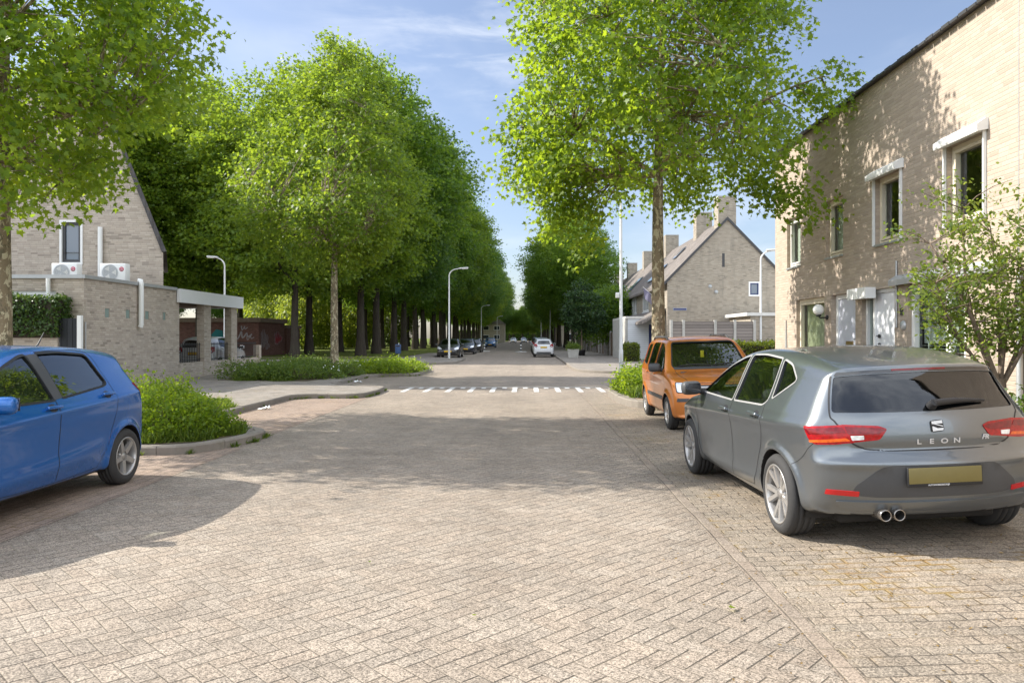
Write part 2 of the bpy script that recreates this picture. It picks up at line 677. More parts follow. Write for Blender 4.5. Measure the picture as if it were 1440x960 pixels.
def mk_dark_bark(name, base):
    def fn(t):
        p = t.map(t.obj(), scale=(1, 1, 0.16))
        n1 = t.noise(p, 9, 5, 0.65)
        n2 = t.noise(t.obj(), 1.1, 3)
        k = t.m('ADD', 0.45, t.m('MULTIPLY', n1, 1.1))
        c = t.mix(1.0, base, t.comb(k, k, k), 'MULTIPLY')
        c = t.mix(t.m('MULTIPLY', t.sstep(n2, 0.5, 0.7), 0.35), c, (0.07, 0.075, 0.04))
        return principled(t, c, 0.95, 0, 0.1, t.bump(n1, 1.0, 0.05))
    return material(name, fn)


def mk_grass(name, c1=(0.045, 0.085, 0.012), c2=(0.12, 0.13, 0.03)):
    def fn(t):
        p = t.pos()
        n1 = t.noise(p, 0.5, 4, 0.6)
        n2 = t.noise(p, 14, 4, 0.7)
        c = t.mix(n2, c1, c2)
        c = t.mix(t.m('MULTIPLY', t.sstep(n1, 0.52, 0.72), 0.6), c, (0.16, 0.13, 0.07))
        return principled(t, c, 0.95, 0, 0.1, t.bump(n2, 1.0, 0.06))
    return material(name, fn)


def mk_tiles(name, base=(0.16, 0.145, 0.13)):
    """roof tiles laid in courses, on UVs"""
    def fn(t):
        uv = t.uv()
        x, y, _ = t.sep(uv)
        cx = t.m('FLOORED_MODULO', t.m('DIVIDE', x, 0.24), 1.0)
        cy = t.m('FLOORED_MODULO', t.m('DIVIDE', y, 0.26), 1.0)
        idv = t.comb(t.m('FLOOR', t.m('DIVIDE', x, 0.24)), t.m('FLOOR', t.m('DIVIDE', y, 0.26)), 0.0)
        r = t.white(idv)
        h = t.m('ADD', t.m('SINE', t.m('MULTIPLY', cx, 6.283)), t.m('MULTIPLY', cy, -1.4))
        n = t.noise(uv, 1.2, 5, 0.65)
        k = t.m('ADD', 0.62, t.m('ADD', t.m('MULTIPLY', r, 0.35), t.m('MULTIPLY', n, 0.5)))
        c = t.mix(1.0, base, t.comb(k, k, k), 'MULTIPLY')
        ln = t.sstep(t.noise(uv, 2.6, 5, 0.7), 0.58, 0.72)
        c = t.mix(t.m('MULTIPLY', ln, 0.5), c, (0.30, 0.21, 0.08))
        return principled(t, c, 0.9, 0, 0.2, t.bump(h, 0.9, 0.03))
    return material(name, fn)


def mk_planks(name, base, pitch, vertical=True, groove=0.04, var=0.35):
    def fn(t):
        uv = t.uv()
        x, y, _ = t.sep(uv)
        a = x if vertical else y
        b = y if vertical else x
        q = t.m('DIVIDE', a, pitch)
        i = t.m('FLOOR', q)
        f = t.m('SUBTRACT', q, i)
        e = t.m('MINIMUM', f, t.m('SUBTRACT', 1.0, f))
        gm = t.m('SUBTRACT', 1.0, t.sstep(e, groove * 0.4, groove))
        r = t.white(t.comb(i, 0.0, 1.0))
        gn = t.noise(t.comb(t.m('MULTIPLY', a, 40), t.m('MULTIPLY', b, 2.0), i), 1.0, 4, 0.65)
        k = t.m('ADD', 1 - var * 0.7, t.m('ADD', t.m('MULTIPLY', r, var * 0.7), t.m('MULTIPLY', t.m('SUBTRACT', gn, 0.3), var)))
        c = t.mix(1.0, base, t.comb(k, k, k), 'MULTIPLY')
        c = t.mix(gm, c, (base[0] * 0.2, base[1] * 0.2, base[2] * 0.2))
        return principled(t, c, 0.8, 0, 0.2, t.bump(t.sstep(e, 0, groove * 1.5), 0.8, 0.012))
    return material(name, fn)


def mk_concrete(name, base, scale=3.0):
    def fn(t):
        p = t.pos()
        n = t.noise(p, scale, 6, 0.65)
        n2 = t.noise(p, 90, 2, 0.7)
        k = t.m('ADD', 0.62, t.m('ADD', t.m('MULTIPLY', n, 0.55), t.m('MULTIPLY', n2, 0.25)))
        c = t.mix(1.0, base, t.comb(k, k, k), 'MULTIPLY')
        m = t.sstep(t.noise(p, 4, 5, 0.7), 0.55, 0.75)
        c = t.mix(t.m('MULTIPLY', m, 0.4), c, (0.10, 0.10, 0.06))
        return principled(t, c, 0.92, 0, 0.2, t.bump(t.m('ADD', n, n2), 0.5, 0.006))
    return material(name, fn)


MT = {}
MT['road'] = mk_road('road_brick', (0.262, 0.222, 0.178), stain=0.30, grain=0.75)
MT['bay'] = mk_bond('parking_brick', (0.256, 0.217, 0.170), 0.21, 0.105, 0.0, moss=0.75, stain=0.40, grain=0.7)
MT['bay_left'] = mk_bond('left_parking_brick', (0.28, 0.215, 0.17), 0.21, 0.105, rad(90), moss=0.35, stain=0.3)
MT['band'] = mk_bond('band_brick', (0.265, 0.22, 0.175), 0.105, 0.21, 0.0, shift=0.0)
MT['pave'] = mk_bond('pavement_tile', (0.235, 0.212, 0.183), 0.30, 0.30, 0.0, je=0.006, moss=0.5, stain=0.35, grain=0.25)
MT['kerb'] = mk_concrete('kerb_concrete', (0.22, 0.195, 0.165))
MT['gravel'] = mk_concrete('gravel_soil', (0.27, 0.205, 0.15), 9.0)
MT['concrete'] = mk_concrete('pale_concrete', (0.42, 0.41, 0.38))
MT['soil'] = mk_concrete('soil', (0.12, 0.095, 0.06), 8.0)
MT['ground'] = mk_grass('park_grass', (0.07, 0.12, 0.018), (0.17, 0.18, 0.045))
MT['white_mark'] = simple('road_marking', (0.55, 0.53, 0.49), 0.85, var=0.35, scale=9)
MT['brick_r'] = mk_brick('sand_brick', (0.415, 0.338, 0.268), (0.44, 0.365, 0.295), (0.40, 0.335, 0.275), stain=(0.33, 0.27, 0.21), stain_amt=0.10, dark=0.15)
MT['brick_l'] = mk_brick('grey_brown_brick', (0.43, 0.365, 0.30), (0.50, 0.435, 0.365), (0.32, 0.275, 0.235), stain=(0.25, 0.22, 0.19), stain_amt=0.25)
MT['brick_g'] = mk_brick('weathered_grey_brick', (0.33, 0.285, 0.225), (0.39, 0.345, 0.28), (0.32, 0.28, 0.23), stain=(0.17, 0.155, 0.13), stain_amt=0.42)
MT['brick_d'] = mk_brick('dark_red_brick', (0.12, 0.055, 0.04), (0.16, 0.08, 0.06), (0.10, 0.08, 0.07), stain=(0.04, 0.03, 0.03), stain_amt=0.3)
MT['white'] = simple('white_painted_trim', (0.78, 0.78, 0.76), 0.45, var=0.05)
MT['white_dirty'] = simple('aged_white_paint', (0.66, 0.65, 0.61), 0.5, var=0.12)
MT['cream'] = simple('cream_frame', (0.68, 0.61, 0.48), 0.5, var=0.06)
MT['grey_metal'] = simple('galvanised_metal', (0.50, 0.51, 0.52), 0.42, 0.4, var=0.12)
MT['lamp_grey'] = simple('lamp_post_paint', (0.60, 0.60, 0.58), 0.45, 0.1, var=0.12, scale=3)
MT['zinc'] = simple('zinc_edge', (0.40, 0.41, 0.41), 0.5, 0.5, var=0.15)
MT['dark_trim'] = simple('dark_trim', (0.045, 0.045, 0.048), 0.5, var=0.15)
MT['black_plastic'] = simple('black_plastic', (0.022, 0.022, 0.024), 0.55, var=0.15)
MT['anthracite'] = mk_planks('anthracite_boards', (0.04, 0.043, 0.048), 0.145, True, 0.06)
MT['grey_wood'] = mk_planks('weathered_boards', (0.25, 0.22, 0.20), 0.16, False, 0.06, 0.5)
MT['white_siding'] = mk_planks('white_siding', (0.72, 0.75, 0.78), 0.14, False, 0.05, 0.06)
MT['roof_tile'] = mk_tiles('roof_tile', (0.175, 0.155, 0.14))
MT['roof_dark'] = mk_tiles('dark_roof_tile', (0.09, 0.085, 0.085))
MT['bitumen'] = mk_concrete('bitumen_roof', (0.10, 0.10, 0.10))
MT['pane'] = dark_pane('window_pane', (0.035, 0.04, 0.045))
MT['pane_sky'] = dark_pane('roof_window_pane', (0.10, 0.13, 0.17), 0.06)
MT['house_glass'] = glass_mat('house_glass', (0.86, 0.90, 0.87), 0.03, 1.0)
MT['curtain'] = simple('curtain_cloth', (0.62, 0.60, 0.45), 0.9, var=0.08)
MT['curtain_w'] = simple('net_curtain', (0.60, 0.60, 0.57), 0.9, var=0.06)
MT['room'] = simple('room_dark', (0.30, 0.29, 0.27), 0.9)
MT['blind'] = simple('blind_slats', (0.74, 0.75, 0.72), 0.6, var=0.04)
MT['door_lav'] = simple('pale_blue_door', (0.56, 0.58, 0.66), 0.4, var=0.05)
MT['door_white'] = simple('white_door', (0.76, 0.77, 0.80), 0.4, var=0.05)
MT['navy'] = simple('navy_door', (0.016, 0.03, 0.13), 0.4, var=0.1)
MT['brass'] = simple('brass', (0.42, 0.30, 0.13), 0.35, 0.8)
MT['opal'] = simple('opal_glass', (0.85, 0.84, 0.80), 0.25, var=0.02)
MT['glass_block'] = dark_pane('glass_block', (0.24, 0.31, 0.28), 0.15)
MT['sign_blue'] = simple('sign_blue', (0.035, 0.05, 0.16), 0.4)
MT['bin_blue'] = simple('bin_blue', (0.03, 0.07, 0.17), 0.5)
MT['red_logo'] = simple('red_disc', (0.50, 0.015, 0.07), 0.4)
MT['gr_white'] = simple('spray_white', (0.26, 0.24, 0.24), 0.8, var=0.2)
MT['gr_red'] = simple('spray_red', (0.24, 0.02, 0.025), 0.8, var=0.2)
MT['gr_teal'] = simple('spray_teal', (0.01, 0.13, 0.13), 0.8, var=0.2)
MT['fascia'] = simple('fascia_board', (0.70, 0.71, 0.72), 0.45, var=0.05)
MT['bark_plane'] = mk_bark('plane_bark', (0.22, 0.175, 0.115), (0.48, 0.43, 0.30), (0.14, 0.12, 0.08), 0.55)
MT['bark_dark'] = mk_dark_bark('oak_bark', (0.055, 0.046, 0.037))
MT['bark_brown'] = mk_dark_bark('brown_bark', (0.19, 0.145, 0.11))
MT['leaf_plane'] = leaf_mat('plane_leaf', (0.055, 0.115, 0.012), (0.12, 0.19, 0.018), (0.46, 0.60, 0.03), 0.48)
MT['leaf_oak'] = leaf_mat('oak_leaf', (0.035, 0.085, 0.012), (0.085, 0.15, 0.02), (0.32, 0.48, 0.04), 0.46)
MT['leaf_mid'] = leaf_mat('mid_leaf', (0.06, 0.12, 0.012), (0.12, 0.18, 0.018), (0.38, 0.50, 0.035), 0.46)
MT['leaf_deep'] = leaf_mat('deep_leaf', (0.03, 0.075, 0.014), (0.075, 0.13, 0.022), (0.22, 0.38, 0.045), 0.44)
MT['leaf_dark'] = leaf_mat('dark_leaf', (0.018, 0.05, 0.016), (0.045, 0.085, 0.026), (0.10, 0.18, 0.04), 0.32)
MT['leaf_lime'] = leaf_mat('lime_leaf', (0.08, 0.145, 0.012), (0.16, 0.22, 0.020), (0.46, 0.60, 0.03), 0.46)
MT['leaf_willow'] = leaf_mat('willow_leaf', (0.09, 0.14, 0.014), (0.16, 0.20, 0.025), (0.44, 0.50, 0.05), 0.5)
MT['leaf_shrub'] = leaf_mat('shrub_leaf', (0.05, 0.10, 0.018), (0.12, 0.17, 0.03), (0.30, 0.40, 0.05), 0.42)
MT['leaf_ivy'] = leaf_mat('ivy_leaf', (0.022, 0.06, 0.010), (0.06, 0.11, 0.016), (0.18, 0.28, 0.03), 0.3, 0.5)
MT['leaf_hedge'] = leaf_mat('hedge_leaf', (0.05, 0.085, 0.010), (0.11, 0.14, 0.014), (0.30, 0.34, 0.02), 0.4)
MT['leaf_apple'] = leaf_mat('apple_leaf', (0.06, 0.11, 0.022), (0.13, 0.175, 0.03), (0.36, 0.45, 0.06), 0.45)
MT['blade'] = leaf_mat('grass_blade', (0.05, 0.10, 0.014), (0.13, 0.17, 0.025), (0.32, 0.42, 0.04), 0.45)
MT['petal'] = simple('white_petal', (0.75, 0.75, 0.72), 0.7)
MT['petal_lilac'] = simple('lilac_petal', (0.40, 0.36, 0.66), 0.7)
MT['dry_leaf'] = leaf_mat('dry_leaf', (0.16, 0.10, 0.04), (0.30, 0.20, 0.07), (0.3, 0.2, 0.05), 0.2)
# ------------------------------------------------------------------ ground
def sheet(name, poly, z, mat, kind='structure', parent=None):
    mb = MB()
    n = len(poly)
    a = sum(poly[i][0] * poly[(i + 1) % n][1] - poly[(i + 1) % n][0] * poly[i][1] for i in range(n))
    if a < 0:
        poly = poly[::-1]
    mb.add([(p[0], p[1], z) for p in poly], [tuple(range(n))])
    return tag(mb.build(name, mat), kind=kind)


def slab(name, poly, z0, z1, mat):
    mb = MB()
    mb.prism(poly, z0, z1)
    return tag(mb.build(name, mat), kind='structure')


def smooth_line(pts, r=0.5, n=5):
    """round the corners of an open polyline"""
    out = [Vector(pts[0])]
    for i in range(1, len(pts) - 1):
        a, b, c = Vector(pts[i - 1]), Vector(pts[i]), Vector(pts[i + 1])
        d = min(r, (a - b).length * 0.45, (c - b).length * 0.45)
        p = b + (a - b).normalized() * d
        q = b + (c - b).normalized() * d
        for k in range(n + 1):
            t = k / n
            out.append(p * (1 - t) ** 2 + b * 2 * t * (1 - t) + q * t * t)
    out.append(Vector(pts[-1]))
    return out


def kerb_line(name, pts, side, mat, w=0.15, h=0.125, stone=1.0, seed=1):
    """kerb stones about a metre long laid along pts; side=+1 puts the stone to the left of the line"""
    rnd = random.Random(seed)
    L = [0]
    for a, b in zip(pts[:-1], pts[1:]):
        L.append(L[-1] + (b - a).length)
    def at(s):
        s = max(0, min(L[-1] - 1e-6, s))
        for i in range(len(L) - 1):
            if s <= L[i + 1]:
                t = (s - L[i]) / max(1e-9, L[i + 1] - L[i])
                return pts[i].lerp(pts[i + 1], t), (pts[i + 1] - pts[i]).normalized()
    mb = MB()
    s = 0
    while s < L[-1] - 0.05:
        e = min(s + stone, L[-1])
        m = max(1, int(round((e - s) / 0.25)))
        dz = rnd.uniform(-0.006, 0.006)
        rows = []
        for k in range(m + 1):
            p, d = at(s + 0.004 + (e - s - 0.008) * k / m)
            nrm = Vector((-d.y, d.x)) * side
            a = p
            b = p + nrm * w
            c1 = p + nrm * 0.02
            rows.append([(a.x, a.y, -0.05), (a.x, a.y, h - 0.025 + dz), (c1.x, c1.y, h + dz), (b.x, b.y, h + dz), (b.x, b.y, -0.05)])
        v = [q for r in rows for q in r]
        f = []
        for k in range(m):
            for j in range(4):
                q = (k * 5 + j, k * 5 + j + 1, (k + 1) * 5 + j + 1, (k + 1) * 5 + j)
                f.append(q if side > 0 else q[::-1])
        f.append(tuple(range(4, -1, -1)) if side > 0 else tuple(range(5)))
        q = tuple(range(m * 5, m * 5 + 5))
        f.append(q if side > 0 else q[::-1])
        mb.add(v, f)
        s = e
    o = mb.build(name, mat)
    me = o.data
    bm = bmesh.new()
    bm.from_mesh(me)
    bmesh.ops.recalc_face_normals(bm, faces=bm.faces)
    bm.to_mesh(me)
    bm.free()
    return tag(o, kind='structure')


def inset_line(pts, d):
    out = []
    for i, p in enumerate(pts):
        a = pts[max(0, i - 1)]
        b = pts[min(len(pts) - 1, i + 1)]
        t = (b - a).normalized()
        out.append(p + Vector((-t.y, t.x)) * d)
    return out


sheet('ground', [(-500, -60), (500, -60), (500, 900), (-500, 900)], -0.012, MT['ground'])
sheet('road', [(-6.5, -8), (4.5, -8), (4.5, 22.3), (60, 22.3), (60, 32.6), (4.5, 32.6), (4.5, 420), (-7.4, 420), (-7.4, 43), (-60, 43), (-60, 36), (-6.5, 36)], 0.0, MT['road'])
pb_ = MB()
sl_ = 0.036
pb_.add([(1.56, -8, 0.004), (4.42, -8, 0.004 + sl_ * 2.86), (4.42, 15.6, 0.004 + sl_ * 2.86), (1.56, 15.6, 0.004)], [(0, 1, 2, 3)])
pb_.add([(1.56, 15.6, 0.004), (4.42, 15.6, 0.004 + sl_ * 2.86), (4.42, 17.5, 0.004), (1.56, 17.5, 0.0035)], [(0, 1, 2, 3)])
tag(pb_.build('parking_bay', MT['bay']), kind='structure')
sheet('parking_bay_band', [(1.45, -8), (1.555, -8), (1.555, 22.0), (1.45, 22.0)], 0.004, MT['band'])
sheet('parking_bay.001', [(-6.3, -8), (-4.05, -8), (-4.05, 10.6), (-6.3, 10.6)], 0.004, MT['bay_left'])
sheet('parking_bay.002', [(-6.3, 12.0), (-4.15, 12.0), (-4.15, 19.6), (-6.3, 19.6)], 0.004, MT['bay_left'])

# left pavement with its three noses
LEFT = smooth_line([Vector(p) for p in [(-6.15, -8), (-6.15, 9.9), (-5.5, 10.0), (-4.55, 9.95), (-4.1, 11.1), (-4.12, 12.0), (-5.2, 12.7),
        (-6.0, 13.6), (-6.0, 18.9), (-5.5, 19.25), (-4.3, 19.15), (-4.15, 20.4), (-4.2, 22.3), (-5.4, 23.0), (-6.25, 24.0), (-6.25, 29.0),
        (-5.6, 29.9), (-4.45, 30.1), (-4.45, 35.0), (-5.2, 36.0), (-60, 36.0)]], 0.5)
kerb_line('kerb', LEFT, +1, MT['kerb'], seed=3)
inn = inset_line(LEFT, 0.14)
slab('pavement', [(p.x, p.y) for p in inn] + [(-60, -8)], -0.06, 0.108, MT['pave'])
LEFT2 = smooth_line([Vector(p) for p in [(-60, 43), (-5.4, 43), (-4.3, 44.2), (-4.3, 52.5), (-7.2, 55.0), (-7.2, 420)]], 0.8)
kerb_line('kerb.001', LEFT2, +1, MT['kerb'], stone=2.0, seed=4)
inn2 = inset_line(LEFT2, 0.14)
slab('pavement.001', [(p.x, p.y) for p in inn2[:-1]] + [(-7.34, 70), (-9.3, 70), (-9.3, 50), (-60, 47)], -0.06, 0.108, MT['pave'])
# right pavement
RIGHT = smooth_line([Vector(p) for p in [(4.3, -8), (4.3, 15.0), (3.6, 16.1), (2.35, 16.5), (2.15, 18.0), (2.15, 20.6), (2.7, 22.2), (4.6, 22.5), (60, 22.5)]], 0.7)
kerb_line('kerb.002', RIGHT, -1, MT['kerb'], seed=5, h=0.175)
inn3 = inset_line(RIGHT, -0.14)
slab('pavement.002', [(p.x, p.y) for p in inn3] + [(60, -8)], -0.06, 0.158, MT['pave'])
RIGHT2 = smooth_line([Vector(p) for p in [(60, 32.4), (3.6, 32.4), (2.35, 33.6), (2.2, 36), (2.2, 420)]], 0.8)
kerb_line('kerb.003', RIGHT2, -1, MT['kerb'], stone=2.0, seed=6)
inn4 = inset_line(RIGHT2, -0.14)
slab('pavement.003', [(p.x, p.y) for p in inn4] + [(60, 420)], -0.06, 0.108, MT['pave'])

# planted earth on the noses and in the front garden
sheet('soil', [(-7.4, 10.3), (-5.0, 10.25), (-4.5, 10.5), (-4.33, 11.3), (-4.6, 12.2), (-6.3, 13.8), (-7.4, 13.8)], 0.116, MT['soil'])
sheet('soil.001', [(-10.6, 25.6), (-7.4, 25.0), (-6.5, 30.1), (-4.75, 30.4), (-4.75, 34.6), (-6, 35.5), (-10.6, 35.5)], 0.116, MT['soil'])
sheet('soil.002', [(2.5, 16.75), (3.6, 16.45), (4.6, 16.2), (4.6, 22.0), (3.0, 22.0), (2.45, 20.5)], 0.165, MT['gravel'])
sheet('soil.003', [(5.25, -6), (6.42, -6), (6.42, 19), (5.25, 19)], 0.165, MT['soil'])
sheet('grass_verge', [(-40, 47.5), (-9.5, 50.3), (-9.5, 70.3), (-7.6, 70.3), (-7.6, 300), (-60, 300), (-60, 48)], 0.112, MT['ground'])
sheet('path', [(-60, 50.0), (-9.6, 53.5), (-9.6, 55.3), (-60, 52.2)], 0.118, MT['gravel'])

# ramp of the raised crossing: piano-key markings
mk = MB()
Z = 0.008
def rect(x0, x1, y0, y1):
    mk.add([(x0, y0, Z), (x1, y0, Z), (x1, y1, Z), (x0, y1, Z)], [(0, 1, 2, 3)])
rect(-4.05, 2.15, 23.45, 23.57)
for k in range(-8, 3):
    x = 0.9 + 0.645 * k
    if x > -4.1:
        rect(x - 0.075, x + 0.075, 21.45, 23.40)
    if x + 0.32 < 2.1 and x > -4.2:
        rect(x + 0.25, x + 0.39, 22.85, 23.40)
tag(mk.build('road_marking', MT['white_mark']), kind='structure')
rp = MB()
# ------------------------------------------------------------------ vegetation
LOBED = np.array([(0, -0.30), (0.10, -0.18), (0.40, -0.22), (0.27, -0.02), (0.52, 0.16), (0.20, 0.20), (0.0, 0.60),
                  (-0.20, 0.20), (-0.52, 0.16), (-0.27, -0.02), (-0.40, -0.22), (-0.10, -0.18)])
OVAL = np.array([(0, -0.5), (0.22, -0.22), (0.26, 0.1), (0, 0.5), (-0.26, 0.1), (-0.22, -0.22)])
QUAD = np.array([(0, -0.5), (0.32, 0.0), (0, 0.5), (-0.32, 0.0)])
SPRIG = np.array([(0, -0.5), (0.16, -0.25), (0.5, -0.12), (0.22, 0.08), (0.34, 0.42), (0.0, 0.22), (-0.30, 0.46), (-0.22, 0.05), (-0.5, -0.06), (-0.15, -0.26)])
BLADE = np.array([(-0.05, 0), (0.05, 0), (0.03, 0.55), (0.0, 1.0), (-0.03, 0.55)])


def norm(a):
    return a / np.maximum(np.linalg.norm(a, axis=-1, keepdims=True), 1e-9)


def leaves(name, shape, pos, tip, nrm, size, mat, parent, world=True, fold=0.18, rng=None, kind=None):
    """one mesh of separate leaf faces. pos (N,3); tip: direction of the leaf tip; nrm: face normal"""
    N = len(pos)
    tip = norm(tip)
    side = norm(np.cross(tip, nrm))
    up = np.cross(side, tip)
    k = len(shape)
    V = (pos[:, None, :] + size[:, None, None] * (shape[None, :, 0, None] * side[:, None, :] + shape[None, :, 1, None] * tip[:, None, :]
         + (np.abs(shape[None, :, 0, None]) * fold - 0.25 * np.clip(shape[None, :, 1, None], 0, 1) ** 2) * up[:, None, :]))
    idx = np.arange(N * k)
    rng = rng or np.random.default_rng(1)
    v = np.repeat(rng.random(N), k)
    o = npmesh(name, V.reshape(-1, 3), k, idx, mat, parent, world, {'v': v})
    if kind:
        o['kind'] = kind
    return o


def lump(dirs, rng, n=14, amp=0.25, kap=5.0):
    """smooth random radius multiplier on the sphere"""
    c = norm(rng.normal(size=(n, 3)))
    a = rng.uniform(-1, 1, n)
    d = dirs @ c.T
    w = np.exp(kap * (d - 1))
    return 1 + amp * (w * a).sum(1) / np.maximum(w.sum(1), 0.15)


def crown_points(rng, prof, n, shell=0.55, lumps=0.3, zc=None, lean=(0, 0)):
    """cluster centres inside an envelope given by prof = [(z, radius)]"""
    zs = np.array([p[0] for p in prof])
    rs = np.array([p[1] for p in prof])
    z0, z1 = zs[0], zs[-1]
    out = []
    zc = zc or (z0 + z1) / 2
    # sample z by area
    zz = np.linspace(z0, z1, 200)
    ww = np.interp(zz, zs, rs) ** 1.6 + 0.02
    ww /= ww.sum()
    z = rng.choice(zz, n, p=ww) + rng.normal(size=n) * 0.1
    th = rng.uniform(0, 2 * PI, n)
    u = rng.random(n)
    rr = np.where(rng.random(n) < shell, 0.72 + 0.28 * u, np.sqrt(u) * 0.85)
    R = np.interp(z, zs, rs)
    d = np.stack([np.cos(th) * R, np.sin(th) * R, (z - zc)], 1)
    dn = norm(d)
    m = lump(dn, rng, 26, lumps, 9.0)
    x = np.cos(th) * R * rr * m
    y = np.sin(th) * R * rr * m
    z = zc + (z - zc) * (0.9 + 0.1 * m)
    f = np.clip((z - z0) / (z1 - z0), 0, 1)
    return np.stack([x + lean[0] * f, y + lean[1] * f, z], 1)


def sprays(rng, C, axis_z, per, length, spread, droop, size, up=0.7, flat=0.5):
    """leaves strewn along a short twig through each cluster centre, pointing outwards and hanging a little"""
    n = len(C)
    out = C.copy()
    out[:, 2] = (C[:, 2] - axis_z) * 0.45
    out = norm(out + rng.normal(size=(n, 3)) * 0.35)
    out[:, 2] -= droop
    out = norm(out)
    t = rng.uniform(-0.6, 1.0, (n, per))
    P = C[:, None, :] + out[:, None, :] * (t * length)[..., None]
    sc = rng.normal(size=(n, per, 3)) * spread
    sc[..., 2] *= flat
    P = P + sc
    P[..., 2] -= droop * 0.5 * length * np.clip(t, 0, 1) ** 2
    tip = out[:, None, :] * 0.8 + rng.normal(size=(n, per, 3)) * 0.65
    tip[..., 2] -= droop * 0.7
    nr = np.zeros((n, per, 3))
    nr[..., 2] = up
    nr = nr + rng.normal(size=(n, per, 3)) * 0.5
    s = size * rng.uniform(0.65, 1.2, (n, per))
    return P.reshape(-1, 3), tip.reshape(-1, 3), norm(nr.reshape(-1, 3)), s.ravel()


def limb(mb, a, b, r0, r1, rng, sag=0.15, n=5, sides=6):
    a, b = np.array(a), np.array(b)
    L = np.linalg.norm(b - a)
    pts = []
    off = rng.normal(size=3) * 0.06 * L
    for i in range(n + 1):
        t = i / n
        p = a + (b - a) * t + off * math.sin(PI * t)
        p[2] += sag * L * math.sin(PI * t) * 0.5
        pts.append(p)
    mb.tube(pts, [r0 + (r1 - r0) * (i / n) for i in range(n + 1)], sides)
    return pts


def make_tree(name, label, loc, seed, height, trunk_r, prof, ncl, per, leaf, leafshape, bark, leafmat, group=None, cat='tree',
              spray_len=0.5, spread=0.22, droop=0.25, shell=0.55, lumps=0.3, lean=(0, 0), nlimb=16, fork=0.3, flare=1.5, twigs=True, sides=12,
              wob=0.06, rotz=0.0, keep=None, more=None, lmin=0.0):
    rng = np.random.default_rng(seed)
    T = thing(name, label, cat, loc, rotz, group)
    C = crown_points(rng, prof, ncl, shell, lumps, lean=lean)
    if keep is not None:
        C = C[keep(C)]
    if more:
        mo = np.repeat(np.array(more, float), 4, 0)
        C = np.vstack([C, mo + rng.normal(size=mo.shape) * 0.24])
    ncl = len(C)
    z0, z1 = prof[0][0], prof[-1][0]
    mb = MB()
    # trunk
    path, rs = [], []
    top = z0 + (z1 - z0) * 0.82
    ph = rng.uniform(0, 6, 2)
    NS = 14
    for i in range(NS + 1):
        t = i / NS
        z = top * t
        f = max(0, (z - z0) / (z1 - z0))
        path.append(np.array([math.sin(z * 0.55 + ph[0]) * wob * t + lean[0] * f * 0.8, math.sin(z * 0.7 + ph[1]) * wob * t + lean[1] * f * 0.8, z]))
        r = trunk_r * (1 - 0.28 * min(1, z / max(z0, 1)) if z < z0 else 0.72 * (1 - 0.93 * (z - z0) / (top - z0)))
        r *= 1 + (flare - 1) * math.exp(-z / (trunk_r * 1.6))
        rs.append(max(r, 0.012))
    path[0][2] = -0.08
    mb.tube(path, rs, sides)
    # roots of the flare
    P = np.array(path)
    # limbs
    order = rng.permutation(len(C))
    tips = []
    for k in range(min(nlimb, len(C))):
        tgt = C[order[k]]
        zf = np.clip(tgt[2] - 0.55 * np.hypot(tgt[0], tgt[1]) * rng.uniform(0.7, 1.2), max(z0 * 0.86, lmin), top * 0.97)
        i = np.searchsorted(P[:, 2], zf) - 1
        i = int(np.clip(i, 0, NS - 1))
        q = (zf - P[i, 2]) / max(1e-6, P[i + 1, 2] - P[i, 2])
        base = P[i] * (1 - q) + P[i + 1] * q
        rb = (rs[i] * (1 - q) + rs[i + 1] * q) * 0.55
        rb = max(rb, 0.02)
        pts = limb(mb, base, base + (tgt - base) * 0.93, rb, rb * 0.22, rng)
        tips += [(p, rb * 0.4) for p in pts[2:]]
    if twigs and tips:
        TP = np.array([p for p, _ in tips])
        for k in order[nlimb:nlimb + (ncl if twigs is True else int(twigs))]:
            c = C[k]
            d = np.linalg.norm(TP - c, axis=1) + 1.5 * np.maximum(0, TP[:, 2] - c[2])
            j = int(np.argmin(d))
            if 0.2 < d[j] < 3.2:
                r = min(tips[j][1], 0.022)
                limb(mb, TP[j], c, r, 0.005, rng, 0.1, 3, 4)
    mb.build('trunk', bark, T, world=False)
    L = sprays(rng, C, (z0 + z1) / 2 - (z1 - z0) * 0.15, per, spray_len, spread, droop, leaf)
    leaves('crown', leafshape, *L, leafmat, T, False, rng=rng)
    return T


def proto_only(T, x=0):
    return T


def plant_tree(proto, loc, rotz, scale, label=None, group=None):
    c = copy_tree(proto)
    c.location = loc
    c.rotation_euler = (0, 0, rotz)
    c.scale = scale
    if label:
        c['label'] = label
    if group:
        c['group'] = group
    return c


# --- the three plane trees close to the camera
def left_keep(C):
    # the crown is lifted on its house side and over the parking bay
    px = 742 + (C[:, 0] - 9.5) * 1050 / (C[:, 1] + 13.5)
    lim = np.interp(px, [-60, 20, 60, 130, 170, 230, 310], [300, 305, 300, 250, 185, 150, 90])
    z = C[:, 2] + 0.1
    return (px < 262 + 18 * np.sin(C[:, 2] * 2.1)) & (z > 1.58 + (474 - lim) * (C[:, 1] + 13.5) / 1050) & ((C[:, 2] > 3.9 - 0.70 * C[:, 0]) | (C[:, 2] > 6.8))


